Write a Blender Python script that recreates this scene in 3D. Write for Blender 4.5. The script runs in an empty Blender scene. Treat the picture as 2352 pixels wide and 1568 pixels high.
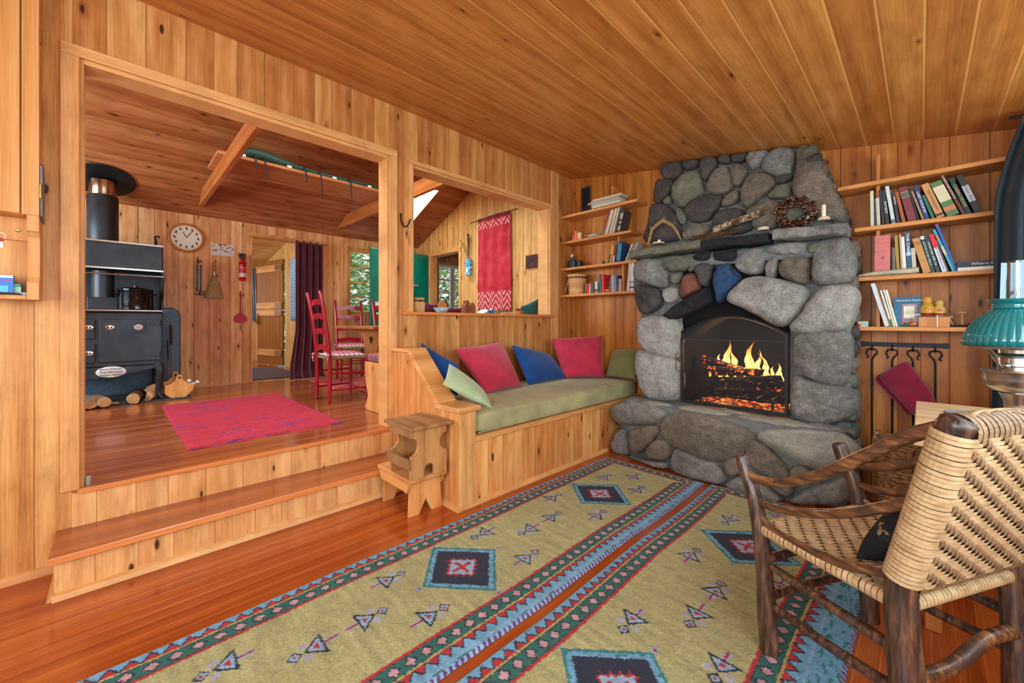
import bpy, bmesh, math, random
from mathutils import Vector, Matrix, noise
C = bpy.context.scene
COL = C.collection
random.seed(7)
PI = math.pi
R_ = math.radians

# ---------------------------------------------------------------- camera
FPX, CX, HY = 927.0, 1176.0, 742.0          # focal length, principal column and horizon row of the 2352x1568 frame
CAM = (2.824, -3.774, 1.15)
YAW = R_(45.37)
cd = bpy.data.cameras.new('camera'); cam = bpy.data.objects.new('camera', cd); COL.objects.link(cam)
cam.location = CAM; cam.rotation_euler = (PI/2, 0, YAW)
cd.sensor_width = 36; cd.sensor_fit = 'HORIZONTAL'; cd.lens = FPX/2352*36
cd.shift_y = -(784-HY)/2352; cd.clip_start = .02; cd.clip_end = 200
C.camera = cam
# ---------------------------------------------------------------- view
vs = C.view_settings
vs.view_transform = 'Standard'; vs.look = 'None'; vs.gamma = 1; vs.use_curve_mapping = False
vs.exposure = 0.38
C.cycles.max_bounces = 10; C.cycles.diffuse_bounces = 6; C.cycles.glossy_bounces = 4; C.cycles.transparent_max_bounces = 12
C.cycles.use_denoising = True
C.cycles.sample_clamp_indirect = 6
C.cycles.caustics_reflective = False; C.cycles.caustics_refractive = False
# ---------------------------------------------------------------- sky (overcast)
w = bpy.data.worlds.new('sky'); C.world = w; w.use_nodes = True
wn = w.node_tree; bgn = wn.nodes['Background']
sk = wn.nodes.new('ShaderNodeTexSky'); sk.sky_type = 'HOSEK_WILKIE'; sk.turbidity = 8; sk.ground_albedo = .3
sk.sun_direction = (.3, -.5, .8)
mx = wn.nodes.new('ShaderNodeMixRGB'); mx.inputs[0].default_value = .75; mx.inputs[2].default_value = (.86, .94, 1, 1)
wn.links.new(sk.outputs[0], mx.inputs[1]); wn.links.new(mx.outputs[0], bgn.inputs[0]); bgn.inputs[1].default_value = 1.3

# ---------------------------------------------------------------- daylight through the windows and skylight, plus an added unseen kitchen opening
def area(name, loc, target, sx, sy, power, col=(1, .97, .92)):
    l = bpy.data.lights.new(name, 'AREA'); l.shape = 'RECTANGLE'; l.size = sx; l.size_y = sy; l.energy = power; l.color = col
    o = bpy.data.objects.new(name, l); COL.objects.link(o); o.location = loc
    d = Vector(target) - Vector(loc); o.rotation_euler = d.to_track_quat('-Z', 'Y').to_euler()
    return o
COOL = (.78, .91, 1.0)
area('daylight_side_window', (3.62, -3.3, 1.5), (0, -3.0, .9), 2.6, 1.3, 50, COOL)
area('daylight_side_window', (3.62, -1.15, 1.5), (0, -1.2, .9), 1.0, 1.2, 14, COOL)
area('daylight_rear_window', (2.3, -5.75, 1.55), (1.2, -1, 1.2), 1.9, 1.5, 84, COOL)
area('kitchen_skylight_and_fill', (-2.5, -.61, 3.35), (-1.9, -1.2, .36), .9, .55, 105, COOL)
area('kitchen_skylight_and_fill', (-.75, -2.7, 4.35), (-1.2, -2.5, .36), 1.9, 1.0, 140, COOL)  # unseen overhead opening, added to light the kitchen floor near the chair
area('daylight_kitchen_window', (-1.9, -5.8, 1.9), (-2.6, 0, 1.2), 1.8, 1.2, 120, COOL)
area('daylight_entry_window', (-5.3, -4.0, 2.0), (-5.3, -1.6, 1.2), 1.2, 1.2, 38, COOL)
area('daylight_porch_window', (-3.2, 3.3, 2.1), (-2.9, .2, 1.6), 1.8, 1.4, 40, COOL)

# ---------------------------------------------------------------- measuring helpers (a pixel of the photo meets a real surface)
_F = (-math.sin(YAW), math.cos(YAW)); _R = (math.cos(YAW), math.sin(YAW))
def ray(u, v):
    s = (u-CX)/FPX; t = (HY-v)/FPX
    return Vector((_F[0]+s*_R[0], _F[1]+s*_R[1], t))
def onX(u, v, x): r = ray(u, v); return Vector(CAM)+r*((x-CAM[0])/r.x)
def onY(u, v, y): r = ray(u, v); return Vector(CAM)+r*((y-CAM[1])/r.y)
def onZ(u, v, z): r = ray(u, v); return Vector(CAM)+r*((z-CAM[2])/r.z)

# ---------------------------------------------------------------- mesh helpers
def V(*a): return Vector(a)
class MB:
    def __init__(s): s.v = []; s.f = []; s.m = []; s.mi = 0; s.sm = []
    def add(s, vs, fs, smooth=False):
        n = len(s.v); s.v += [Vector(p) for p in vs]
        for f in fs: s.f.append([i+n for i in f]); s.m.append(s.mi); s.sm.append(smooth)
        return s
    def box(s, a, b, M=None):
        x0, y0, z0 = a; x1, y1, z1 = b
        p = [(x, y, z) for z in (z0, z1) for y in (y0, y1) for x in (x0, x1)]
        if M is not None: p = [M @ Vector(q) for q in p]
        return s.add(p, [(0, 2, 3, 1), (4, 5, 7, 6), (0, 1, 5, 4), (2, 6, 7, 3), (0, 4, 6, 2), (1, 3, 7, 5)])
    def cbox(s, c, d, M=None):
        return s.box((c[0]-d[0]/2, c[1]-d[1]/2, c[2]-d[2]/2), (c[0]+d[0]/2, c[1]+d[1]/2, c[2]+d[2]/2), M)
    def prism(s, poly, axis, a, b, smooth=False):
        # polygon (p, q) extruded along axis from a to b; p, q = the other two axes in order
        def mk(p, q, t):
            return {'x': (t, p, q), 'y': (p, t, q), 'z': (p, q, t)}[axis]
        n = len(poly)
        vs = [mk(p, q, a) for p, q in poly]+[mk(p, q, b) for p, q in poly]
        fs = [tuple(range(n)), tuple(range(2*n-1, n-1, -1))]+[(i, i+n, (i+1) % n+n, (i+1) % n) for i in range(n)]
        return s.add(vs, fs, smooth)
    def tube(s, pts, r, n=8, cap=True, closed=False, flat=1.0):
        pts = [Vector(p) for p in pts]; k = len(pts)
        rs = r if isinstance(r, (list, tuple)) else [r]*k
        vs = []; up = None
        for i, p in enumerate(pts):
            if closed: t = (pts[(i+1) % k]-pts[i-1]).normalized()
            else: t = (pts[min(i+1, k-1)]-pts[max(i-1, 0)]).normalized()
            if up is None:
                up = Vector((0, 0, 1)) if abs(t.z) < .9 else Vector((1, 0, 0))
            a = t.cross(up).normalized(); up = a.cross(t).normalized()
            for j in range(n):
                an = 2*PI*j/n
                vs.append(p+(a*math.cos(an)+up*math.sin(an)*flat)*rs[i])
        fs = []
        for i in range(k if closed else k-1):
            for j in range(n):
                i2 = (i+1) % k
                fs.append((i*n+j, i*n+(j+1) % n, i2*n+(j+1) % n, i2*n+j))
        s.add(vs, fs, True)
        if cap and not closed:
            m = len(s.v)-len(vs)
            s.f.append([m+j for j in range(n-1, -1, -1)]); s.m.append(s.mi); s.sm.append(False)
            s.f.append([m+(k-1)*n+j for j in range(n)]); s.m.append(s.mi); s.sm.append(False)
        return s
    def lathe(s, prof, n=32, c=(0, 0, 0), cap=True, M=None, rib=None):
        vs = []; 
        for r, z in prof:
            for j in range(n):
                an = 2*PI*j/n; rr = r*(1+(rib(an, z) if rib else 0))
                p = Vector((rr*math.cos(an), rr*math.sin(an), z))
                if M is not None: p = M @ p
                vs.append(p+Vector(c))
        k = len(prof)
        fs = [(i*n+j, i*n+(j+1) % n, (i+1)*n+(j+1) % n, (i+1)*n+j) for i in range(k-1) for j in range(n)]
        s.add(vs, fs, True)
        if cap:
            m = len(s.v)-len(vs)
            for ring in (0, k-1):
                if prof[ring][0] > 1e-5:
                    ii = [m+ring*n+j for j in range(n)]
                    if ring == 0: ii.reverse()
                    s.f.append(ii); s.m.append(s.mi); s.sm.append(False)
        return s
    def grid(s, fn, nu, nv, smooth=True, wrap=False):
        vs = [fn(i/nu, j/nv) for j in range(nv+1) for i in range(nu+1)]
        fs = [(j*(nu+1)+i, j*(nu+1)+i+1, (j+1)*(nu+1)+i+1, (j+1)*(nu+1)+i) for j in range(nv) for i in range(nu)]
        return s.add(vs, fs, smooth)
    def ball(s, c, r, nu=12, nv=8, sc=(1, 1, 1), amp=0, fr=3, M=None):
        vs = []; fs = []
        for j in range(nv+1):
            th = PI*j/nv
            for i in range(nu):
                ph = 2*PI*i/nu
                d = Vector((math.sin(th)*math.cos(ph), math.sin(th)*math.sin(ph), math.cos(th)))
                k = 1+(amp*noise.noise(d*fr+Vector(c)*7) if amp else 0)
                p = Vector((d.x*sc[0]*r*k, d.y*sc[1]*r*k, d.z*sc[2]*r*k))
                if M is not None: p = M @ p
                vs.append(p+Vector(c))
        for j in range(nv):
            for i in range(nu):
                a = j*nu+i; b = j*nu+(i+1) % nu
                fs.append((a, a+nu, b+nu, b))
        return s.add(vs, fs, True)
    def build(s, name, mats, parent=None, world=False, bevel=0, solid=0, subd=0, sharp=38, recalc=True):
        me = bpy.data.meshes.new(name)
        off = Vector(parent.location) if (world and parent is not None) else Vector((0, 0, 0))
        if world and parent is not None and parent.parent is not None: off = off+Vector(parent.parent.location)
        me.from_pydata([tuple(p-off) for p in s.v], [], s.f)
        if not isinstance(mats, (list, tuple)): mats = [mats]
        for m in mats: me.materials.append(m)
        me.polygons.foreach_set('material_index', s.m)
        me.polygons.foreach_set('use_smooth', s.sm)
        if recalc:
            bm = bmesh.new(); bm.from_mesh(me); bmesh.ops.recalc_face_normals(bm, faces=bm.faces); bm.to_mesh(me); bm.free()
        me.update()
        if any(s.sm): me.set_sharp_from_angle(angle=R_(sharp))
        o = bpy.data.objects.new(name, me); COL.objects.link(o)
        if parent is not None: o.parent = parent
        if solid:
            d = o.modifiers.new('thick', 'SOLIDIFY'); d.thickness = solid; d.offset = 0
        if bevel:
            b = o.modifiers.new('bevel', 'BEVEL'); b.width = bevel; b.segments = 2; b.limit_method = 'ANGLE'; b.angle_limit = R_(40)
        if subd:
            d = o.modifiers.new('sub', 'SUBSURF'); d.levels = subd; d.render_levels = subd
        return o
def thing(name, label, cat, loc=(0, 0, 0), rz=0, group=None):
    o = bpy.data.objects.new(name, None); COL.objects.link(o); o.location = loc; o.rotation_euler = (0, 0, rz)
    o.empty_display_size = .1
    o['label'] = label; o['category'] = cat
    if group: o['group'] = group
    return o
def tag(o, label, cat, group=None):
    o['label'] = label; o['category'] = cat
    if group: o['group'] = group
    return o
def struct(o): o['kind'] = 'structure'; return o
def copy_tree(o, parent=None):
    c = o.copy(); COL.objects.link(c); c.parent = parent
    for ch in list(o.children): copy_tree(ch, c)
    return c

# ---------------------------------------------------------------- materials
def srgb(r, g, b):
    f = lambda c: (c/255/12.92) if c/255 <= .04045 else ((c/255+.055)/1.055)**2.4
    return (f(r), f(g), f(b), 1)
class NT:
    def __init__(s, name):
        s.mat = bpy.data.materials.new(name); s.mat.use_nodes = True
        s.t = s.mat.node_tree; s.N = s.t.nodes; s.L = s.t.links
        s.b = s.N['Principled BSDF']
    def n(s, typ, **kw):
        x = s.N.new(typ)
        for k, v in kw.items(): setattr(x, k, v)
        return x
    def set(s, sock, val):
        if hasattr(val, 'is_output') or isinstance(val, bpy.types.NodeSocket): s.L.new(val, sock)
        else: sock.default_value = val
    def math(s, op, a, b=0.0, c=0.0, clamp=False):
        x = s.n('ShaderNodeMath', operation=op, use_clamp=clamp)
        s.set(x.inputs[0], a); s.set(x.inputs[1], b)
        if len(x.inputs) > 2: s.set(x.inputs[2], c)
        return x.outputs[0]
    def comb(s, a, b, c=0.0):
        x = s.n('ShaderNodeCombineXYZ'); s.set(x.inputs[0], a); s.set(x.inputs[1], b); s.set(x.inputs[2], c); return x.outputs[0]
    def obj(s):
        tc = s.n('ShaderNodeTexCoord'); sp = s.n('ShaderNodeSeparateXYZ'); s.L.new(tc.outputs['Object'], sp.inputs[0])
        return tc.outputs['Object'], {'x': sp.outputs[0], 'y': sp.outputs[1], 'z': sp.outputs[2]}
    def noise(s, vec, scale, detail=3, rough=.55, dist=0):
        x = s.n('ShaderNodeTexNoise'); s.set(x.inputs['Vector'], vec); x.inputs['Scale'].default_value = scale
        x.inputs['Detail'].default_value = detail; x.inputs['Roughness'].default_value = rough; x.inputs['Distortion'].default_value = dist
        return x.outputs[0]
    def ramp(s, fac, stops, interp='LINEAR'):
        x = s.n('ShaderNodeValToRGB'); s.set(x.inputs[0], fac); cr = x.color_ramp; cr.interpolation = interp
        while len(cr.elements) < len(stops): cr.elements.new(.5)
        for e, (p, c) in zip(cr.elements, stops): e.position = p; e.color = c if len(c) == 4 else (*c, 1)
        return x.outputs[0]
    def mix(s, fac, a, b, mode='MIX'):
        x = s.n('ShaderNodeMixRGB', blend_type=mode); s.set(x.inputs[0], fac); s.set(x.inputs[1], a); s.set(x.inputs[2], b); return x.outputs[0]
    def bump(s, h, strength=.3, dist=.01, normal=None):
        x = s.n('ShaderNodeBump'); x.inputs['Strength'].default_value = strength; x.inputs['Distance'].default_value = dist
        s.set(x.inputs['Height'], h)
        if normal is not None: s.L.new(normal, x.inputs['Normal'])
        s.L.new(x.outputs[0], s.b.inputs['Normal']); return x.outputs[0]
    def map(s, v, a, b, c=0., d=1.):
        x = s.n('ShaderNodeMapRange'); x.interpolation_type = 'SMOOTHSTEP'
        s.set(x.inputs[0], v)
        for i, q in enumerate((a, b, c, d)): x.inputs[i+1].default_value = q
        return x.outputs[0]
def plain(name, col, rough=.6, metal=0, spec=.5, em=None, emcol=None, bump=0, bscale=40, trans=0, vary=0, vscale=6, coat=0, sheen=0):
    t = NT(name); b = t.b
    b.inputs['Base Color'].default_value = col; b.inputs['Roughness'].default_value = rough; b.inputs['Metallic'].default_value = metal
    b.inputs['Specular IOR Level'].default_value = spec; b.inputs['Transmission Weight'].default_value = trans
    b.inputs['Coat Weight'].default_value = coat; b.inputs['Sheen Weight'].default_value = sheen
    o, ax = t.obj()
    if vary:
        nz = t.noise(o, vscale, 4)
        dk = tuple(c*(1-vary) for c in col[:3])+(1,); lt = tuple(min(1, c*(1+vary)) for c in col[:3])+(1,)
        t.L.new(t.ramp(nz, [(.3, dk), (.7, lt)]), b.inputs['Base Color'])
    if em: b.inputs['Emission Color'].default_value = emcol or col; b.inputs['Emission Strength'].default_value = em
    if bump: t.bump(t.noise(o, bscale, 4), bump, .004)
    return t.mat
def wood(name, across='y', along='z', width=.135, dark=(150, 88, 40), mid=(196, 132, 72), light=(222, 166, 104), rough=.42,
         knots=1.0, seam=None, seamw=.0035, groove=.7, tint=.35, grain=1.0, coat=0, jitter=.02, endjoin=0, knot_size=1.0, hue=0.0):
    t = NT(name); o, ax = t.obj(); A = ax[across]; Lg = ax[along]
    other = [k for k in 'xyz' if k not in (across, along)][0]
    if width:
        aw = t.math('ADD', A, t.math('MULTIPLY', t.math('SINE', t.math('MULTIPLY', A, 11.3)), jitter))
        q = t.math('DIVIDE', aw, width); idx = t.math('FLOOR', q); fr = t.math('FRACT', q)
    else:
        idx = t.math('ADD', 0.0, 0.0); fr = t.math('ADD', .5, 0.0)
        q = A
    wnz = t.n('ShaderNodeTexWhiteNoise'); wnz.noise_dimensions = '1D'; t.L.new(idx, wnz.inputs['W']); rnd = wnz.outputs['Value']
    sc = t.n('ShaderNodeSeparateColor'); t.L.new(wnz.outputs['Color'], sc.inputs[0]); rnd2 = sc.outputs[1]
    l2 = t.math('ADD', Lg, t.math('MULTIPLY', rnd, 23.0))
    a2 = t.math('ADD', A, t.math('MULTIPLY', rnd2, 5.0)) if width else A
    oz = ax[other]
    # knots
    vk = t.n('ShaderNodeTexVoronoi'); vk.voronoi_dimensions = '2D'; vk.inputs['Randomness'].default_value = 1
    t.L.new(t.comb(t.math('MULTIPLY', a2, 7.5), t.math('MULTIPLY', l2, 2.6)), vk.inputs['Vector']); vk.inputs['Scale'].default_value = 1
    kd = vk.outputs['Distance']
    ks = t.n('ShaderNodeSeparateColor'); t.L.new(vk.outputs['Color'], ks.inputs[0])
    has = t.math('GREATER_THAN', ks.outputs[0], 1-.42*knots)
    size = t.math('MULTIPLY_ADD', ks.outputs[1], .055*knot_size, .02*knot_size)
    km = t.math('MULTIPLY', has, t.math('SUBTRACT', 1.0, t.map(t.math('DIVIDE', kd, size), .7, 1.15)))
    halo = t.math('MULTIPLY', has, t.math('POWER', 2.718, t.math('MULTIPLY', kd, -9.0)))
    # grain
    low = t.noise(t.comb(t.math('MULTIPLY', a2, 6), t.math('MULTIPLY', l2, .45), oz), 1, 1)
    ph = t.math('ADD', t.math('MULTIPLY', a2, 55*grain), t.math('MULTIPLY', low, 11.0))
    ph = t.math('ADD', ph, t.math('MULTIPLY', halo, 7.0))
    ring = t.math('MULTIPLY_ADD', t.math('SINE', ph), .5, .5)
    fine = t.noise(t.comb(t.math('MULTIPLY', a2, 160*grain), t.math('MULTIPLY', l2, 3.2), oz), 1, 3, .6)
    g = t.math('ADD', t.math('MULTIPLY', ring, .17), t.math('MULTIPLY', fine, .60))
    g = t.math('ADD', g, t.math('MULTIPLY', t.noise(t.comb(t.math('MULTIPLY', a2, 9), t.math('MULTIPLY', l2, 1.3), 0.0), 1, 2), .35))
    g = t.math('ADD', g, t.math('MULTIPLY', halo, -.25))
    col = t.ramp(g, [(.2, srgb(*dark)), (.52, srgb(*mid)), (.85, srgb(*light))])
    if width:
        tn = t.math('MULTIPLY_ADD', rnd, tint*1.5, 1-tint*.85)
        tc = t.n('ShaderNodeCombineColor')
        t.set(tc.inputs[0], t.math('POWER', tn, .55)); t.set(tc.inputs[1], tn); t.set(tc.inputs[2], t.math('POWER', tn, 1.35))
        col = t.mix(1.0, col, tc.outputs[0], 'MULTIPLY')
    if knots:
        blotch = t.noise(t.comb(t.math('MULTIPLY', a2, 14), t.math('MULTIPLY', l2, 4.2), oz), 1, 4, .65)
        col = t.mix(.55, col, t.ramp(blotch, [(.32, (.66, .60, .52)), (.5, (1, 1, 1)), (.68, (1.2, 1.22, 1.26))]), 'MULTIPLY')
        hk = t.math('MULTIPLY', t.map(halo, .25, .8), .45); col = t.mix(hk, col, srgb(int(dark[0]*.72), int(dark[1]*.6), int(dark[2]*.5)))
        fl = t.noise(t.comb(t.math('MULTIPLY', a2, 90), t.math('MULTIPLY', l2, 34), oz), 1, 2)
        col = t.mix(t.math('MULTIPLY', t.map(fl, .70, .76), .5*min(1, knots)), col, srgb(72, 36, 16))
    kc = t.mix(t.math('MULTIPLY', km, .9), col, srgb(52, 26, 14))
    hgt = t.math('MULTIPLY', g, .25)
    if width and groove:
        e = t.math('MULTIPLY', t.math('MINIMUM', fr, t.math('SUBTRACT', 1.0, fr)), width)
        sm = t.math('SUBTRACT', 1.0, t.map(e, seamw*.35, seamw))
        kc = t.mix(t.math('MULTIPLY', sm, .8), kc, srgb(*(seam or (84, 44, 18))))
        hgt = t.math('ADD', hgt, t.math('MULTIPLY', sm, -3.0*groove))
    t.L.new(kc, t.b.inputs['Base Color'])
    t.set(t.b.inputs['Roughness'], t.math('MULTIPLY_ADD', fine, .12, rough-.06))
    t.b.inputs['Specular IOR Level'].default_value = .3; t.b.inputs['Coat Weight'].default_value = coat; t.b.inputs['Coat Roughness'].default_value = .12
    t.bump(hgt, .35, .004)
    return t.mat
M = {}
M['wall_x'] = wood('pine_partition_boards', 'y', 'z', .135, (146, 86, 38), (194, 130, 68), (222, 168, 104), knots=.75, tint=.36, knot_size=1.15, seam=(136, 82, 40), seamw=.0028)
M['wall_y'] = wood('pine_hearth_wall_boards', 'x', 'z', .135, (124, 62, 20), (176, 104, 38), (206, 138, 62), knots=.5, tint=.3)
M['ceil'] = wood('pine_ceiling_boards', 'x', 'y', .142, (142, 86, 34), (186, 118, 52), (212, 150, 78), rough=.34, knots=.22, seam=(222, 158, 84), seamw=.0065, groove=.5, tint=.2, jitter=.006, knot_size=.6)
M['floor'] = wood('polished_fir_floor', 'x', 'y', .062, (104, 38, 12), (156, 70, 24), (188, 98, 38), rough=.2, knots=0, seam=(206, 110, 46), seamw=.0016, groove=.15, tint=.3, coat=.55, jitter=.0, grain=.8)
M['kfloor'] = wood('polished_kitchen_floor', 'x', 'y', .085, (98, 42, 18), (142, 70, 34), (172, 96, 52), rough=.24, knots=0, seam=(80, 34, 14), seamw=.002, groove=.2, tint=.3, coat=.45, jitter=0)
M['kwall_x'] = wood('pine_kitchen_boards', 'y', 'z', .128, (174, 112, 62), (222, 166, 108), (240, 200, 148), knots=1.25, tint=.30, seam=(70, 34, 14), knot_size=.9)
M['kwall_y'] = wood('pine_gable_boards', 'x', 'z', .14, (172, 118, 58), (212, 160, 92), (234, 192, 126), knots=.9, tint=.2, seam=(88, 50, 22), seamw=.006, jitter=.004)
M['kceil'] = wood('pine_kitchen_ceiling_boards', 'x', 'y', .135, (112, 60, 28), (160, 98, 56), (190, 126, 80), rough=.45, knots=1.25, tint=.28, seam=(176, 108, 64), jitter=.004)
M['trim'] = wood('pine_trim', 'y', 'z', 0, (178, 116, 58), (212, 152, 90), (232, 180, 118), knots=.12)
M['trim_h'] = wood('pine_trim_lengthwise', 'z', 'y', 0, (178, 116, 58), (210, 150, 88), (230, 178, 116), knots=.12)
M['trim_x'] = wood('pine_trim_crosswise', 'z', 'x', 0, (168, 104, 50), (206, 142, 80), (226, 170, 108), knots=.12)
M['panel_x'] = wood('pine_bench_front_boards', 'y', 'z', .118, (176, 102, 44), (222, 150, 82), (240, 184, 118), knots=.9, tint=.34, seam=(166, 98, 46), seamw=.0025, knot_size=1.2)
M['panel_y'] = wood('pine_bench_end_boards', 'x', 'z', .1, (170, 98, 44), (208, 138, 76), (228, 168, 104), knots=.9, tint=.16, seam=(156, 94, 46), seamw=.0025)
M['riser'] = wood('pine_riser_boards', 'y', 'z', .15, (190, 124, 66), (222, 164, 102), (238, 190, 132), knots=.9, tint=.14, seam=(176, 104, 48), seamw=.0025)
M['tread'] = wood('fir_tread', 'x', 'y', 0, (104, 46, 18), (146, 74, 34), (176, 98, 50), rough=.22, knots=0, coat=.4)
M['nose'] = wood('fir_nosing', 'z', 'y', 0, (176, 90, 36), (210, 124, 62), (228, 150, 86), rough=.3, knots=0, coat=.2)
M['black'] = plain('black_iron', srgb(22, 24, 26), .5, .3)
M['white'] = plain('white_paint', srgb(235, 235, 230), .5)
glass = NT('window_glass'); glass.N.remove(glass.b)
_tr = glass.n('ShaderNodeBsdfTransparent'); _gl = glass.n('ShaderNodeBsdfGlossy'); _gl.inputs['Roughness'].default_value = .02
_fl = glass.n('ShaderNodeLayerWeight'); _fl.inputs[0].default_value = .15; _fr = glass.n('ShaderNodeMath', operation='MULTIPLY_ADD'); glass.L.new(_fl.outputs['Facing'], _fr.inputs[0]); _fr.inputs[1].default_value = .25; _fr.inputs[2].default_value = .03; _mx = glass.n('ShaderNodeMixShader')
glass.L.new(_fr.outputs[0], _mx.inputs[0]); glass.L.new(_tr.outputs[0], _mx.inputs[1]); glass.L.new(_gl.outputs[0], _mx.inputs[2])
glass.L.new(_mx.outputs[0], glass.N['Material Output'].inputs[0]); M['glass'] = glass.mat
# ================================================================ THE ROOM
ZK = .365                     # kitchen floor level
H0, SL = 2.805, .161          # ceiling height at the partition and its fall towards the windows
def czm(x): return H0-SL*x
XR, YB = 3.62, -5.6           # window wall, rear wall
# walls: a board wall with rectangular openings, built from solid blocks
def wall_blocks(mb, plane, a, b, lo, hi, z0, z1, holes):
    # plane 'x' => wall between x=a..b running in y lo..hi ; holes = (lo,hi,z0,z1)
    cuts = sorted(set([lo, hi]+[h[0] for h in holes]+[h[1] for h in holes]))
    for c0, c1 in zip(cuts, cuts[1:]):
        mid = (c0+c1)/2; hs = sorted([(h[2], h[3]) for h in holes if h[0] <= mid <= h[1]])
        z = z0
        for h0, h1 in hs:
            if h0 > z: blk(mb, plane, a, b, c0, c1, z, h0)
            z = h1
        if z < z1: blk(mb, plane, a, b, c0, c1, z, z1)
def blk(mb, plane, a, b, c0, c1, z0, z1):
    if plane == 'x': mb.box((a, c0, z0), (b, c1, z1))
    else: mb.box((c0, a, z0), (c1, b, z1))
O1 = (-3.895, -2.287, ZK, 2.415); O2 = (-2.10, -.425, 1.24, 2.40)
mb = MB(); wall_blocks(mb, 'x', -.12, 0, YB, .02, 0, 4.05, [O1, O2]); struct(mb.build('wall_partition', M['wall_x']))
mb = MB(); wall_blocks(mb, 'y', -.01, .12, -.001, XR, 0, 2.9, [(1.33, 2.23, .42, 1.32)]); struct(mb.build('wall_hearth', M['wall_y']))
# main ceiling, sloping down to the window side
mb = MB(); mb.prism([(0, czm(0)), (XR+.1, czm(XR+.1)), (XR+.1, czm(XR+.1)+.08), (0, czm(0)+.08)], 'y', YB-.1, .02); struct(mb.build('ceiling', M['ceil']))
mb = MB(); mb.box((0, YB, -.1), (XR, .0, 0)); struct(mb.build('floor', M['floor']))
# window wall and rear wall (behind and beside the camera)
mb = MB(); wall_blocks(mb, 'x', XR, XR+.12, YB, .12, 0, 2.5, [(-4.6, -2.0, .8, 2.1), (-1.65, -.65, .8, 2.0)]); struct(mb.build('wall_window_side', M['kwall_x']))
mb = MB(); wall_blocks(mb, 'y', YB-.12, YB, -3.5, XR, 0, 4.05, [(.6, 3.2, .75, 2.2), (-2.8, -1.0, 1.3, 2.5)]); struct(mb.build('wall_rear', M['kwall_y']))
def window(name, plane, a, lo, hi, z0, z1, nu, nv, bar=.022, fr=.05, depth=.05, mat=None, glassy=True):
    root = bpy.data.objects.new(name, None); COL.objects.link(root); struct(root)
    mat = mat or M['trim']
    mb = MB(); d = depth/2
    for c0, c1, e0, e1 in ((lo, lo+fr, z0, z1), (hi-fr, hi, z0, z1), (lo+fr, hi-fr, z0, z0+fr), (lo+fr, hi-fr, z1-fr, z1)):
        blk(mb, plane, a-d, a+d, c0, c1, e0, e1)
    mb.build('window_frame', mat, root)
    mb = MB()
    for i in range(1, nu):
        c = lo+fr+(hi-lo-2*fr)*i/nu; blk(mb, plane, a-d*.6, a+d*.6, c-bar/2, c+bar/2, z0+fr, z1-fr)
    for i in range(1, nv):
        c = z0+fr+(z1-z0-2*fr)*i/nv; blk(mb, plane, a-d*.6, a+d*.6, lo+fr, hi-fr, c-bar/2, c+bar/2)
    if nu*nv > 1: mb.build('muntins', mat, root)
    if glassy:
        mb = MB(); blk(mb, plane, a-.002, a+.002, lo+fr, hi-fr, z0+fr, z1-fr); mb.build('pane', M['glass'], root)
    return root
window('window_1', 'x', XR+.06, -4.6, -2.0, .8, 2.1, 4, 3, glassy=False)
window('window_2', 'x', XR+.06, -1.65, -.65, .8, 2.0, 2, 3, glassy=False)
window('window_3', 'y', YB-.06, .6, 3.2, .75, 2.2, 4, 3, glassy=False)
window('window_4', 'y', YB-.06, -2.8, -1.0, 1.3, 2.5, 3, 2, glassy=False)
# casings round the two openings
def casing(name, o, wl, wt, jl=.02, bottom=False, prot=.018, xi=-.14):
    root = bpy.data.objects.new(name, None); COL.objects.link(root); struct(root)
    lo, hi, z0, z1 = o
    zb = z0-(.0 if bottom else .0)
    for a, b in ((lo-wl, lo+.006), (hi-.006, hi+wl)):
        m = MB().box((0, a, zb-.005), (prot, b, z1)); m.build('casing', M['trim'], root, bevel=.003)
    MB().box((0, lo-wl, z1), (prot+.001, hi+wl, z1+wt)).build('head_casing', M['trim_h'], root, bevel=.003)
    for a, b in ((lo-.002, lo+jl), (hi-jl, hi+.002)):
        MB().box((xi, a, z0), (-.001, b, z1)).build('jamb', M['trim'], root, bevel=.002)
    MB().box((xi, lo+jl, z1-jl), (-.001, hi-jl, z1+.002)).build('head_jamb', M['trim_h'], root, bevel=.002)
    return root
casing('trim_1', O1, .056, .052)
casing('trim_2', O2, .03, .034)
MB().box((-.17, -2.19, 1.215), (.045, -.372, 1.24)).build('trim_3', M['nose'], None, bevel=.004)['kind'] = 'structure'
MB().box((.0, -.40, 0), (.012, -.27, czm(0))).build('trim_4', M['trim'], None, bevel=.002)['kind'] = 'structure'
# baseboards
MB().prism([(0, 0), (.02, 0), (.012, .03), (0, .035)], 'y', YB, -3.95).build('baseboard_left', M['trim_h'])['kind'] = 'structure'
# kitchen shell
KX = -3.41
def kz(x): return 2.47+.445*(x-KX)
mb = MB(); mb.box((KX-.01, YB, ZK-.1), (-.06, .03, ZK-.0)); mb.box((-3.43, YB, -.02), (-.12, .03, ZK-.1)); struct(mb.build('floor_kitchen', M['kfloor']))
DO = (-2.486, -1.543, ZK, 2.32); WO = (-1.20, -.62, 1.27, 2.33); WP = (.47, 1.16, 1.2, 2.24)
mb = MB(); wall_blocks(mb, 'x', KX-.12, KX, YB, 2.4, ZK-.1, 2.62, [DO, WO, WP]); struct(mb.build('wall_kitchen_far', M['kwall_x']))
GD = (-3.02, -2.20, ZK, 2.28)
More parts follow.
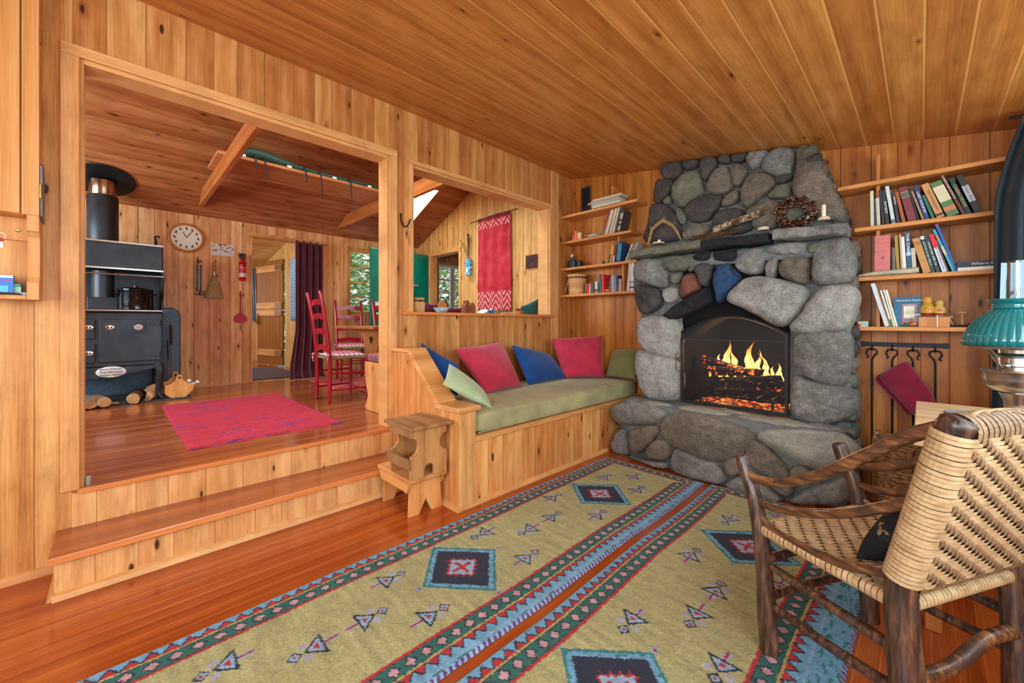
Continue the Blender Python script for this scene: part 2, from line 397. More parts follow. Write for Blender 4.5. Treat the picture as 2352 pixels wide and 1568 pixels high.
# gable wall: cut with the doorway, top follows the roof slope
GY = .05
mb = MB()
def gblk(x0, x1, z0):
    mb.prism([(x0, z0), (x1, z0), (x1, kz(x1)+.05), (x0, kz(x0)+.05)], 'y', GY, GY+.12)
gblk(KX-.1, GD[0], ZK-.1); gblk(GD[0], GD[1], GD[3]); gblk(GD[1], -.12, ZK-.1); struct(mb.build('wall_gable', M['kwall_y']))
mb = MB()
# kitchen ceiling with a skylight, and an unseen opening added for light
S = [(-2.93, -2.06), (-.80, -.42)]
def cslab(x0, x1, y0, y1): mb.prism([(x0, kz(x0)), (x1, kz(x1)), (x1, kz(x1)+.1), (x0, kz(x0)+.1)], 'y', y0, y1)
cslab(KX-.1, S[0][0], YB, .17); cslab(S[0][0], S[0][1], YB, S[1][0]); cslab(S[0][0], S[0][1], S[1][1], .17)
cslab(S[0][1], -.12, S[1][0]-.0, .17); cslab(S[0][1], -1.25, YB, S[1][0]); cslab(-1.25, -.35, YB, -3.7); cslab(-1.25, -.35, -1.7, S[1][0]); cslab(-.35, -.12, YB, S[1][0])
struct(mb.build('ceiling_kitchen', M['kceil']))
# skylight well and glass
root = bpy.data.objects.new('window_5', None); COL.objects.link(root); struct(root)
mb = MB()
for (x0, x1, y0, y1) in ((S[0][0]-.0, S[0][0]+.015, S[1][0]+.015, S[1][1]-.015), (S[0][1]-.015, S[0][1]-.0, S[1][0]+.015, S[1][1]-.015), (S[0][0], S[0][1], S[1][0]+.0, S[1][0]+.015), (S[0][0], S[0][1], S[1][1]-.015, S[1][1])):
    mb.prism([(x0, kz(x0)-.004), (x1, kz(x1)-.004), (x1, kz(x1)+.19), (x0, kz(x0)+.19)], 'y', y0, y1)
mb.build('skylight_well', plain('pale_wood_well', srgb(226, 196, 150), .5), root)
xm = -2.5
mb = MB(); mb.prism([(xm-.018, kz(xm)+.16), (xm+.018, kz(xm)+.176), (xm+.018, kz(xm)+.2), (xm-.018, kz(xm)+.184)], 'y', S[1][0], S[1][1]); mb.build('muntins', M['white'], root)
mb = MB(); mb.prism([(S[0][0], kz(S[0][0])+.2), (S[0][1], kz(S[0][1])+.2), (S[0][1], kz(S[0][1])+.204), (S[0][0], kz(S[0][0])+.204)], 'y', S[1][0], S[1][1]); mb.build('pane', M['glass'], root)
window('window_6', 'x', KX-.05, WO[0], WO[1], WO[2], WO[3], 1, 4, fr=.06)
MB().box((KX, WO[0]-.05, WO[2]-.01), (KX+.015, WO[0]+.0, WO[3]+.04)).build('trim_5', M['trim'])['kind'] = 'structure'
mb = MB()
mb.box((KX-.13, DO[0]-.0, ZK), (KX+.012, DO[0]+.02, DO[3])); mb.box((KX-.13, DO[1]-.02, ZK), (KX+.012, DO[1]+.045, DO[3]+.0)); mb.box((KX-.13, DO[0]-.04, DO[3]-.02), (KX+.012, DO[1]+.04, DO[3]+.03))
struct(mb.build('trim_6', M['trim'], bevel=.003))
mb = MB(); mb.box((KX, YB, ZK), (KX+.02, DO[0]-.02, ZK+.018)); mb.box((KX, DO[1]+.05, ZK), (KX+.02, .03, ZK+.018)); struct(mb.build('baseboard_kitchen', M['trim_h']))
# gable doorway casing
mb = MB()
mb.box((GD[0]-.045, GY-.02, ZK), (GD[0]+.012, GY+.13, GD[3])); mb.box((GD[1]-.012, GY-.02, ZK), (GD[1]+.045, GY+.13, GD[3]))
struct(mb.build('trim_7', M['trim'], bevel=.003))
mb = MB().box((GD[0]-.06, GY-.022, GD[3]-.01), (GD[1]+.045, GY+.13, GD[3]+.06)); struct(mb.build('trim_8', M['trim_x'], bevel=.003))
# tie beams
M['beam'] = wood('pine_tie_beam', 'z', 'x', 0, (118, 58, 22), (166, 92, 42), (190, 116, 60), knots=.3)
for yy, lb in ((-3.03, 'near wooden tie beam crossing the kitchen ceiling, left of the hanging pouch'), (-1.40, 'far wooden tie beam crossing the kitchen ceiling towards the skylight')):
    o = MB().prism([(KX+.13, 2.545), (-.12, 2.545), (-.12, 2.70), (KX+.42, 2.70)], 'y', yy-.022, yy+.022).build('tie_beam', M['beam'], bevel=.004)
    tag(o, lb, 'beam', 'kitchen tie beams')
# porch room beyond the gable doorway
mb = MB(); mb.box((KX-.01, GY+.12, ZK-.1), (-.6, 2.5, ZK)); struct(mb.build('floor_porch', M['kfloor']))
mb = MB(); mb.box((KX-.1, 2.4, ZK-.1), (-.6, 2.5, 3.2)); struct(mb.build('wall_porch_end', M['kwall_y']))
mb = MB(); mb.box((-.7, GY+.12, ZK-.1), (-.6, 2.5, 3.2)); struct(mb.build('wall_porch_side', M['kwall_x']))
mb = MB(); mb.box((KX-.12, GY+.12, 2.62), (-.6, 2.5, 2.7)); struct(mb.build('ceiling_porch', M['kceil']))
window('window_7', 'x', KX-.05, .47, .815, 1.2, 2.24, 1, 4, fr=.045, mat=M['white'])
window('window_8', 'x', KX-.05, .815, 1.16, 1.2, 2.24, 1, 4, fr=.045, mat=M['white'])
mb = MB(); mb.box((KX, WP[0]-.07, WP[2]-.05), (KX+.02, WP[0], WP[3]+.06)); mb.box((KX, WP[0], WP[3]), (KX+.02, WP[1]+.06, WP[3]+.06)); struct(mb.build('trim_9', M['trim']))
# entry room beyond the far doorway, with the Dutch door
EY = -1.55
mb = MB(); mb.box((-7.0, -4.6, ZK-.1), (KX-.0, EY+.1, ZK-.001)); struct(mb.build('floor_entry', M['kfloor']))
mb = MB(); wall_blocks(mb, 'y', EY, EY+.12, -7.1, KX-.12, ZK-.1, 3.4, [(-6.22, -5.32, ZK, 2.27), (-4.62, -3.95, 1.3, 2.2)]); struct(mb.build('wall_entry_end', M['kwall_y']))
mb = MB(); wall_blocks(mb, 'x', -7.1, -7.0, -4.6, EY+.1, ZK-.1, 3.4, [(-2.75, -1.85, 1.25, 2.3)]); struct(mb.build('wall_entry_far', M['kwall_x']))
mb = MB(); wall_blocks(mb, 'y', -4.7, -4.6, -7.1, KX-.1, ZK-.1, 3.4, [(-6.0, -4.6, 1.3, 2.4)]); struct(mb.build('wall_entry_side', M['kwall_y']))
mb = MB(); mb.prism([(-7.1, 2.32), (-5.1, 2.62), (KX-.1, 3.0), (KX-.1, 3.1), (-7.1, 2.42)], 'y', -4.7, EY+.1); struct(mb.build('ceiling_entry', M['kwall_y']))
mb = MB(); 
for x in (-6.4, -5.5, -4.6): mb.prism([(x, kz(-3.41)-.4), (x+.05, kz(-3.41)-.4), (x+.05, 2.75), (x, 2.75)], 'y', -4.6, EY) if x == 99 else None
window('window_9', 'x', -7.05, -2.75, -1.85, 1.25, 2.3, 2, 3)
window('window_10', 'y', EY+.07, -4.62, -3.95, 1.3, 2.2, 1, 3)
# ================================================================ STEPS
st = thing('steps', 'two broad wooden steps with knotty pine risers and reddish treads below the kitchen opening', 'steps', (0, -3.1, 0))
mb = MB(); mb.box((.002, -3.965, .16), (.325, -2.268, .186)); mb.build('tread', M['tread'], st, world=True, bevel=.004)
MB().box((.3255, -3.966, .159), (.331, -2.268, .187)).build('nosing', M['nose'], st, world=True, bevel=.002)
MB().box((.002, -3.95, .0), (.298, -2.268, .16)).build('lower_riser', M['riser'], st, world=True)
MB().box((.001, -3.914, .186), (.012, -2.268, .345)).build('upper_riser', M['riser'], st, world=True)
MB().box((-.16, -3.895, .345), (.028, -2.268, ZK+.001)).build('threshold', M['tread'], st, world=True, bevel=.003)
MB().box((.0285, -3.896, .344), (.033, -2.268, ZK+.001)).build('threshold_nosing', M['nose'], st, world=True, bevel=.001)
mb = MB(); mb.prism([(.298, .001), (.325, .001), (.316, .02), (.298, .03)], 'y', -3.955, -2.268); mb.prism([(-3.95, .001), (-3.972, .001), (-3.955, .03), (-3.95, .03)], 'x', .003, .31); mb.build('base_moulding', M['trim_h'], st, world=True)
# ================================================================ WINDOW SEAT
ws = thing('window_seat', 'built-in pine bench with stepped end panel and board front below the inner opening', 'bench', (.42, -1.2, 0))
BX, BY = .83, -2.265
prof = [(.002, .001), (BX, .001), (BX, .60), (.60, .60), (.245, .94), (.002, .94)]
mb = MB(); mb.prism(prof, 'y', BY, BY+.035); mb.build('end_panel', M['panel_y'], ws, world=True)
MB().box((BX-.004, BY-.002, .001), (BX+.016, BY+.122, .60)).build('corner_post', M['trim'], ws, world=True, bevel=.003)
mb = MB(); mb.box((.002, BY+.036, .40), (BX-.005, BY+.118, .598)); mb.prism([(.002, .6), (.60, .6), (.245, .94), (.002, .94)], 'y', BY+.036, BY+.118); mb.build('end_core', M['panel_y'], ws, world=True)
mb = MB(); mb.box((.61, BY-.028, .60), (BX+.035, BY+.15, .632)); mb.build('arm_cap', M['trim_x'], ws, world=True, bevel=.004)
mb = MB(); mb.prism([(.60, .60), (.625, .632), (.25, .972), (.232, .942)], 'y', BY-.012, BY+.135); mb.build('sloping_cap', M['trim_x'], ws, world=True, bevel=.003)
mb = MB(); mb.box((.002, BY-.02, .94), (.262, BY+.135, .965)); mb.build('upper_cap', M['trim_x'], ws, world=True, bevel=.003)
MB().box((BX-.02, BY+.122, .001), (BX, -.012, .40)).build('front_panel', M['panel_x'], ws, world=True)
MB().box((BX-.0, BY+.122, .402), (BX+.022, -.012, .436)).build('front_rail', M['trim_h'], ws, world=True, bevel=.003)
MB().box((.002, BY+.122, .40), (BX-.002, -.012, .436)).build('seat_board', M['trim_h'], ws, world=True)
mb = MB(); mb.prism([(BX, .001), (BX+.026, .001), (BX+.02, .014), (BX, .024)], 'y', BY-.01, -.6); mb.prism([(BY, .001), (BY-.03, .001), (BY-.018, .016), (BY, .024)], 'x', .33, BX+.03); mb.build('base_moulding', M['trim_h'], ws, world=True)
# cloth
def cloth(name, col, rough=.9, vary=.16, vs=9, bscale=220, bump=.35, sheen=.4, weave=True, wr=3):
    t = NT(name); o, ax = t.obj()
    n = t.noise(o, vs, 4, .6)
    dk = tuple(c*(1-vary) for c in col[:3])+(1,); lt = tuple(min(1, c*(1+vary)) for c in col[:3])+(1,)
    c = t.ramp(n, [(.3, dk), (.7, lt)])
    f = t.noise(o, bscale, 3, .7)
    c = t.mix(.5, c, t.ramp(f, [(.3, (.62, .62, .62)), (.7, (1.25, 1.25, 1.25))]), 'MULTIPLY')
    t.L.new(c, t.b.inputs['Base Color']); t.b.inputs['Roughness'].default_value = rough
    t.b.inputs['Sheen Weight'].default_value = sheen; t.b.inputs['Specular IOR Level'].default_value = .25
    h = t.math('ADD', t.math('MULTIPLY', f, .35), t.math('MULTIPLY', t.noise(o, wr*4, 2), 2.2))
    t.bump(h, bump, .006)
    return t.mat
M['olive'] = cloth('olive_seat_cloth', srgb(164, 158, 112), vary=.28, vs=4, sheen=.1)
M['redc'] = cloth('raspberry_chenille', srgb(184, 44, 68), vary=.2, sheen=.25)
M['bluec'] = cloth('deep_blue_cloth', srgb(14, 66, 128), vary=.25, wr=7, sheen=.15, bump=.6)
M['ltgreen'] = cloth('pale_green_cloth', srgb(168, 186, 140), vary=.14, wr=6)
M['dkolive'] = cloth('olive_green_cloth', srgb(118, 116, 68), vary=.14)
def rounded_pad(name, a, b, mat, parent=None, r=.045, sag=.008, world=False):
    mb = MB(); (x0, y0, z0), (x1, y1, z1) = a, b
    cx, cy, cz = (x0+x1)/2, (y0+y1)/2, (z0+z1)/2; hx, hy, hz = (x1-x0)/2, (y1-y0)/2, (z1-z0)/2
    nx, ny, nz = max(6, int(hx*30)), max(6, int(hy*24)), 5
    bm = bmesh.new(); bmesh.ops.create_cube(bm, size=2)
    bmesh.ops.subdivide_edges(bm, edges=bm.edges[:], cuts=14, use_grid_fill=True)
    for v in bm.verts:
        p = Vector((v.co.x*hx, v.co.y*hy, v.co.z*hz))
        q = Vector((max(-hx+r, min(hx-r, p.x)), max(-hy+r, min(hy-r, p.y)), max(-hz+r*.8, min(hz-r*.8, p.z))))
        d = p-q
        if d.length > 1e-6: p = q+d.normalized()*min(d.length, r)
        k = (1-(v.co.x)**4)*(1-(v.co.y)**4)
        nn = noise.noise(Vector((p.x*2.2+3, p.y*2.2, cz*5)))
        p.z += (k*.014+nn*sag)*(1 if v.co.z > 0 else 0)
        p.x += noise.noise(Vector((p.y*3, p.z*8, 1)))*sag*(1 if abs(v.co.x) > .9 else 0)
        v.co = p+Vector((cx, cy, cz))
    me = bpy.data.meshes.new(name); 
    off = Vector(parent.location) if (parent is not None and world) else Vector((0, 0, 0))
    for v in bm.verts: v.co -= off
    bm.to_mesh(me); bm.free(); me.materials.append(mat)
    for p in me.polygons: p.use_smooth = True
    o = bpy.data.objects.new(name, me); COL.objects.link(o)
    if parent is not None: o.parent = parent
    s = o.modifiers.new('sub', 'SUBSURF'); s.levels = 1; s.render_levels = 1
    return o
sc_ = thing('seat_cushion', 'long olive corduroy mattress cushion on the built-in bench', 'cushion', (.42, -1.08, .436))
rounded_pad('pad', (.03, BY+.135, .437), (BX+.015, -.03, .585), M['olive'], sc_, world=True)
mb = MB()
for z in (.45, .572):
    x1, y0, y1 = BX+.008, BY+.145, -.05
    mb.tube([(x1, y0, z), (x1+.001, (y0+y1)/2, z), (x1, y1, z)], .004, 6)
mb.build('piping', M['olive'], sc_, world=True)
def pillow4(name, A, B, Cc, D, th, mat, label, group=None, n=18, cat='pillow'):
    c = (A+B+Cc+D)/4
    nrm = ((B-A).cross(D-A)).normalized()
    t = thing(name, label, cat, tuple(c), group=group)
    mb = MB()
    for sgn in (1, -1):
        def fn(u, v):
            uu = 2*u-1; vv = 2*v-1
            # pulled-in sides, pointed corners
            pu = .05*(1-vv*vv)*0+ .045*(1-abs(vv)**2)
            pv = .045*(1-abs(uu)**2)
            us = .5+.5*uu*(1-pu*1.2*abs(uu)); vsn = .5+.5*vv*(1-pv*1.2*abs(vv))
            p = A.lerp(B, us).lerp(D.lerp(Cc, us), vsn)
            k = ((1-abs(uu)**2.4)*(1-abs(vv)**2.4))
            hgt = th/2*max(k, 0)**.55
            hgt += .006*noise.noise(p*9+Vector((sgn, 0, 0)))*min(1, k*3)
            return p+nrm*hgt*sgn
        mb.grid(fn, n, n)
    o = mb.build('pillow_cover', mat, t, world=True, sharp=180)
    bm = bmesh.new(); bm.from_mesh(o.data); bmesh.ops.remove_doubles(bm, verts=bm.verts, dist=.0008); bmesh.ops.recalc_face_normals(bm, faces=bm.faces); bm.to_mesh(o.data); bm.free()
    ss = o.modifiers.new('sub', 'SUBSURF'); ss.levels = 1; ss.render_levels = 1
    return t
G = 'throw pillows on the built-in bench'
def fl_(p, z=.60): p.z = max(p.z, z); return p
pillow4('throw_pillow', onX(1262, 776, .10), onY(1385, 768, -.10), fl_(onY(1390, 876, -.27)), fl_(onX(1292, 876, .34)), .17, M['redc'], 'raspberry red pillow standing at the hearth end of the bench, beside the olive pillow', G)
pillow4('throw_pillow', onX(1172, 790, .10), onX(1262, 814, .12), fl_(onX(1306, 880, .36)), fl_(onX(1212, 891, .40)), .14, M['bluec'], 'deep blue pillow slumped between the two raspberry red pillows', G)
pillow4('throw_pillow', onX(1038, 800, .12), onX(1152, 783, .10), fl_(onX(1200, 888, .42)), fl_(onX(1118, 908, .47)), .17, M['redc'], 'raspberry red pillow between the two blue pillows, behind the pale green one', G)
pillow4('throw_pillow', V(.07, -2.07, 1.01), onX(1056, 838, .38), V(.50, -2.02, .62), V(.20, -2.10, .72), .10, M['bluec'], 'deep blue pillow propped on the sloping end panel of the bench', G)
pillow4('throw_pillow', onX(1030, 832, .50), onX(1112, 900, .60), onX(1135, 941, .80), onX(1014, 882, .66), .09, M['ltgreen'], 'pale green pillow lying on the low arm of the bench', G)
pillow4('throw_pillow', V(.56, -.06, .88), V(.88, -.06, .90), V(.91, -.22, .605), V(.56, -.20, .605), .12, M['dkolive'], 'olive green pillow wedged in the corner beside the stone fireplace', G)
# ================================================================ THE TWO STACKED STOOLS
M['stool'] = wood('worn_pine_stool', 'y', 'z', 0, (130, 84, 42), (186, 130, 76), (212, 160, 104), knots=.5, rough=.55)
M['stool_t'] = wood('worn_pine_stool_top', 'y', 'x', 0, (104, 70, 40), (158, 112, 68), (190, 144, 96), knots=.5, rough=.6)
M['stool2'] = wood('golden_pine_stool', 'y', 'z', 0, (176, 110, 48), (218, 152, 84), (236, 178, 112), knots=.3, rough=.5)
M['stool2_t'] = wood('golden_pine_stool_top', 'y', 'x', 0, (160, 98, 46), (206, 142, 80), (226, 172, 112), knots=.4, rough=.5)
s1 = thing('step_stool', 'low golden pine stool with V-notched ends on the floor beside the steps', 'stool', (.54, -2.42, 0), group='stacked stools')
LW, LD, LH = .40, .27, .235
for sx in (-.165, .145):
    poly = [(-.115, 0), (-.045, 0), (0, .085), (.045, 0), (.115, 0), (.105, LH-.03), (-.105, LH-.03)]
    MB().prism(poly, 'x', sx, sx+.02).build('leg_panel', M['stool2'], s1, bevel=.002)
MB().box((-LW/2, -LD/2, LH-.028), (LW/2, LD/2, LH)).build('top', M['stool2_t'], s1, bevel=.008)
for sy in (-.128, .110):
    MB().prism([(-.19, LH-.029), (.185, LH-.029), (.155, LH-.085), (-.16, LH-.085)], 'y', sy, sy+.018).build('apron', M['stool2'], s1, bevel=.002)
s2 = thing('step_stool', 'weathered pine stool with scooped sides and mouse-hole arch, stacked on the lower stool', 'stool', (.625, -2.425, LH+.0005), group='stacked stools')
H2 = .315
def sidepoly():
    p = [(.125, 0)]
    p += [(.125, .12), (.118, .13)]
    for i in range(9):
        a = -PI/2+PI*i/8; p.append((.128-.055*math.cos(a)*1.0, .19+.055*math.sin(a)))
    p += [(.122, .25), (.122, H2-.025)]
    q = [(-x, z) for x, z in reversed(p)]
    arch = [(-.035, 0), (-.035, .04)]+[(-.035*math.cos(PI*i/8), .04+.035*math.sin(PI*i/8)) for i in range(1, 8)]+[(.035, .04), (.035, 0)]
    return p+q+arch
for sx in (-.125, .105):
    MB().prism(sidepoly(), 'x', sx, sx+.022).build('side_panel', M['stool'], s2, bevel=.0015)
MB().box((-.165, -.145, H2-.022), (.165, .145, H2)).build('top', M['stool_t'], s2, bevel=.005)
MB().box((-.128, -.1265, H2-.07), (.13, -.1115, H2-.0225)).build('top_rail', M['stool_t'], s2, bevel=.002)
MB().box((-.128, -.144, .065), (.13, -.1255, .125)).build('tray_front', M['stool_t'], s2, bevel=.002)
MB().box((-.102, -.124, .06), (.104, .12, .075)).build('tray_floor', M['stool_t'], s2)
# ================================================================ THE RUGS
def knotted_rug(name, label, x0, x1, y0, y1, pat, cell=.0045, h=.014, group=None, fringe=None):
    nx = int((x1-x0)/cell); ny = int((y1-y0)/cell)
    t = thing(name, label, 'rug', ((x0+x1)/2, (y0+y1)/2, 0), group=group)
    vs = []; fs = []; cols = []
    W = nx+1
    rnd = random.Random(3)
    for j in range(ny+1):
        y = y0+(y1-y0)*j/ny
        for i in range(nx+1):
            x = x0+(x1-x0)*i/nx
            e = min(i, nx-i, j, ny-j)
            z = h*(1 if e > 2 else (.0, .45, .8)[e])+.0015
            wob = .005*math.sin(y*5.1+x)+.004*noise.noise(Vector((y*3, x, 0)))
            z2 = z+rnd.uniform(-.0012, .0012)+.0016*noise.noise(Vector((x*7, y*7, 3)))
            vs.append((x-t.location.x+wob*(1 if i > 0 else 1), y-t.location.y+.004*noise.noise(Vector((x*6, 1, y))), z2))
            c = pat(x-x0+rnd.uniform(-.0022, .0022), y-y0+rnd.uniform(-.0022, .0022), x1-x0, y1-y0)
            f = 1+rnd.uniform(-.2, .2)+.22*noise.noise(Vector((x*5, y*40, 0)))
            cols += [c[0]*f, c[1]*f, c[2]*f, 1]
    for j in range(ny):
        for i in range(nx):
            a = j*W+i; fs.append((a, a+1, a+W+1, a+W))
    me = bpy.data.meshes.new('pile'); me.from_pydata(vs, [], fs)
    ca = me.color_attributes.new('dye', 'FLOAT_COLOR', 'POINT'); ca.data.foreach_set('color', cols)
    me.polygons.foreach_set('use_smooth', [True]*len(fs)); me.materials.append(M['rug']); me.update()
    o = bpy.data.objects.new('pile', me); COL.objects.link(o); o.parent = t
    return t
t = NT('wool_pile'); a = t.n('ShaderNodeVertexColor'); a.layer_name = 'dye'; o, ax = t.obj()
f = t.noise(o, 420, 3, .8); f2 = t.noise(o, 30, 3)
c = t.mix(.75, a.outputs[0], t.ramp(f, [(.35, (.45, .45, .45)), (.68, (1.45, 1.45, 1.45))]), 'MULTIPLY')
c = t.mix(.6, c, t.ramp(f2, [(.3, (.78, .78, .78)), (.7, (1.15, 1.15, 1.15))]), 'MULTIPLY')
t.L.new(c, t.b.inputs['Base Color']); t.b.inputs['Roughness'].default_value = .95; t.b.inputs['Specular IOR Level'].default_value = .15; t.b.inputs['Sheen Weight'].default_value = .15
t.bump(f, .8, .006); M['rug'] = t.mat
RC = dict(F=srgb(190, 182, 122)[:3], R=srgb(196, 38, 44)[:3], G=srgb(30, 110, 96)[:3], P=srgb(212, 164, 164)[:3], B=srgb(120, 178, 208)[:3], N=srgb(24, 34, 58)[:3], Y=srgb(196, 180, 98)[:3], U=srgb(112, 66, 130)[:3], L=srgb(160, 190, 214)[:3], T=srgb(40, 136, 136)[:3])
def border(d, s, wide=.0):
    # d = distance in from the edge, s = distance along it
    if d < .006+.0: return RC['L']
    ze = .058+wide
    if d < ze:
        ph = (s/.052) % 1; tri = abs(ph-.5)*2                    # red triangles on blue
        dd = (ze-d)/.036
        if abs(dd-tri) < .14: return RC['N']
        if dd < tri: return RC['R']
        return RC['B']
    d -= ze
    if d < .008: return RC['Y']
    d -= .008
    if d < .062:
        ph = (s/.062) % 1; q = abs(ph-.5)*2+abs(d-.031)/.031
        if q < .62: return RC['P']
        if q < .86: return RC['N']
        if d < .003 or d > .059: return RC['N']
        return RC['G']
    d -= .062
    if d < .013: return RC['R']
    return None
def bird(dx, dy, sg):
    # little triangle-and-diamond figure; dx across, dy along
    dx *= sg; dy *= sg
    k = RC
    # diamond head
    q = abs(dx)/.026+abs(dy+.062)/.026
    if q < 1: return k['R'] if q < .3 else (k['L'] if q < .68 else k['N'])
    # triangular body: apex at dy=-.03, base at dy=.035
    if -.034 < dy < .036:
        w = (dy+.034)/.07*.058
        if abs(dx) < w:
            e = min((w-abs(dx))*.75, .036-dy)
            if e < .008: return k['N']
            return k['L'] if e < .019 else k['R']
    if abs(dx) < .012 and .036 <= dy < .085: return k['R'] if abs(dx) < .005 else k['L']
    if abs(abs(dx)-.032) < .012 and abs(dy+.028) < .014: return k['L'] if abs(abs(dx)-.032) > .004 else k['P']
    return None
def medal(dx, dy):
    q = abs(dx)/.235+abs(dy)/.21
    if q < 1:
        if q > .93: return RC['T']
        if q > .80: return RC['B'] if noise.noise(Vector((dx*60, dy*60, 0))) > -.25 else RC['T']
        # centre figure
        ax_, ay = abs(dx), abs(dy)
        if (min(ax_, ay) < .009 and max(ax_, ay) < .05): return RC['R']
        stp = .016*(int((ax_+ay*.0)/.016) % 2)
        lim = .125-.35*max(ax_, 0)+stp
        r = max(ax_, ay)+min(ax_, ay)*.55+.022*(1 if int((ax_*1.0+ay*1.0+1)/.02) % 2 else 0)*0
        teeth = .022*abs(((dx-dy)/.045) % 1-.5)+.022*abs(((dx+dy)/.045) % 1-.5)
        r2 = ax_+ay+teeth*1.6
        if r2 < .112: return RC['L'] if r2 < .092 else RC['R']
        return RC['N']
    for cx, cy in ((.25, 0), (-.25, 0), (0, .225), (0, -.225)):
        q = abs(dx-cx)+abs(dy-cy)
        if q < .018: return RC['R'] if q < .008 else RC['L']
    return None
def rug_pattern(meds, birds, wide_left, wide_right, x0, y0):
    def pat(x, y, W, L):
        dl, dr, dt = x, W-x, L-y
        best = None
        cands = [(dl, y, wide_left), (dr, y, wide_right), (dt, x, -.03)]
        dmin = min(cands, key=lambda q: q[0]-.0)
        # the ends mitre into the sides
        d, s, wd = dmin
        if wd > 0 and d < wd+.0:
            if d < .012: return RC['U'] if int(s/.012) % 2 else RC['L']
            return RC['B'] if noise.noise(Vector((x*80, y*20, 0))) > -.2 else RC['T']
        bc = border(d-(wd if wd > 0 else 0), s, min(wd, 0))
        if bc: return bc
        gx, gy = x+x0, y+y0
        for mx_, my in meds:
            if abs(gx-mx_) < .29 and abs(gy-my) < .26:
                c = medal(gx-mx_, gy-my)
                if c: return c
        for bx_, by_, sg in birds:
            if abs(gx-bx_) < .06 and abs(gy-by_) < .1:
                c = bird(gx-bx_, gy-by_, sg)
                if c: return c
        return RC['F']
    return pat
def bz(u, v, s): p = onZ(u, v, .014); return (p.x, p.y, s)
birds1 = [bz(*q) for q in ((1387, 1096, -1), (1456, 1094, -1), (1270, 1143, -1), (1462, 1124, -1), (1268, 1188, -1), (1373, 1183, -1), (1110, 1223, 1), (1215, 1216, 1), (1208, 1280, -1), (893, 1332, -1), (845, 1422, -1), (990, 1414, -1), (722, 1488, 1), (515, 1526, 1), (1215, 1340, 99)) if q[2] != 99]
birds2 = [bz(*q) for q in ((1672, 1193, 1), (1785, 1187, 1), (1590, 1276, -1), (1648, 1357, -1), (1450, 1424, 1), (1600, 1414, 1), (1655, 1532, 1), (1790, 1350, 1), (1830, 1250, 1))]
M1 = [(1.32, -.32-1.15), (1.32, -2.62), (1.32, -3.77)]
M2 = [(2.20, -1.48), (2.17, -2.66)]
RG = 'twin olive knotted rugs'
knotted_rug('knotted_rug', 'olive knotted runner rug nearest the bench and steps, with navy diamond medallions', .935, 1.742, -4.15, -.775, rug_pattern(M1, birds1, 0, .02, .935, -4.15), group=RG)
knotted_rug('knotted_rug', 'olive knotted runner rug under the rustic armchair, its end against the hearth', 1.785, 2.66, -3.9, -.755, rug_pattern(M2, birds2, 0, .09, 1.785, -3.9), group=RG)
# ================================================================ STONE FIREPLACE
def stone_mat(name, dark, mid, light, speck=.5, rough=.8, sc=1.0):
    t = NT(name); o, ax = t.obj()
    big = t.noise(o, 3.2*sc, 4, .6); med = t.noise(o, 22*sc, 5, .7); fine = t.noise(o, 170, 3, .75); fine2 = t.noise(o, 90, 2, .6)
    g = t.math('ADD', t.math('MULTIPLY', big, .45), t.math('MULTIPLY', med, .55))
    c = t.ramp(g, [(.3, srgb(*dark)), (.5, srgb(*mid)), (.72, srgb(*light))])
    sp = t.math('ADD', t.math('MULTIPLY', fine, .6), t.math('MULTIPLY', fine2, .4))
    c = t.mix(speck, c, t.ramp(sp, [(.36, (.2, .2, .2)), (.5, (1, 1, 1)), (.64, (1.9, 1.85, 1.75))]), 'MULTIPLY')
    t.L.new(c, t.b.inputs['Base Color']); t.b.inputs['Roughness'].default_value = rough; t.b.inputs['Specular IOR Level'].default_value = .3
    t.bump(t.math('ADD', t.math('MULTIPLY', med, 1.5), t.math('MULTIPLY', sp, 1.1)), 1.0, .018)
    return t.mat
SM = [stone_mat('grey_granite', (98, 98, 94), (146, 144, 137), (190, 187, 178)),
      stone_mat('pale_granite', (124, 124, 117), (176, 174, 165), (214, 212, 203), .6),
      stone_mat('brown_fieldstone', (88, 79, 69), (132, 120, 105), (172, 158, 140)),
      stone_mat('green_grey_stone', (86, 88, 74), (120, 122, 102), (156, 156, 130), .35),
      stone_mat('dark_fieldstone', (54, 52, 50), (86, 82, 78), (118, 112, 104), .4),
      stone_mat('rust_stone', (110, 66, 50), (146, 92, 72), (172, 122, 98), .35),
      stone_mat('blue_slate', (26, 44, 74), (46, 78, 122), (84, 104, 128), .3),
      stone_mat('sooty_stone', (20, 20, 22), (38, 38, 42), (70, 68, 66), .3),
      stone_mat('flat_pale_stone', (140, 136, 122), (180, 176, 160), (206, 202, 186), .3)]
MORT = stone_mat('grey_mortar', (112, 116, 116), (138, 142, 140), (160, 164, 162), .25)
fp = thing('stone_fireplace', 'floor-to-ceiling rounded fieldstone fireplace with raised stone hearth', 'fireplace', (1.75, -.2, 0))
ZM = 1.76
def yup(z): return -.30+(min(max(z, ZM), 2.6)-ZM)*.14
def yhearth(x): return -.60-.13*max(0, 1-((x-1.85)/.75)**2)+(.06 if x > 2.35 else 0)
def hit_up(u, v):
    y = -.3
    for _ in range(6):
        p = onY(u, v, y); y = yup(p.z)
    return p
def hit_low(u, v): return onY(u, v, -.335)
def hit_hearth(u, v):
    y = -.65
    for _ in range(8):
        p = onY(u, v, y); y = y*.5+.5*yhearth(p.x)
    return p
def smooth_poly(P, it=2):
    for _ in range(it):
        Q = []
        for a, b in zip(P, P[1:]+P[:1]): Q += [a.lerp(b, .22), a.lerp(b, .78)]
        P = Q
    return P
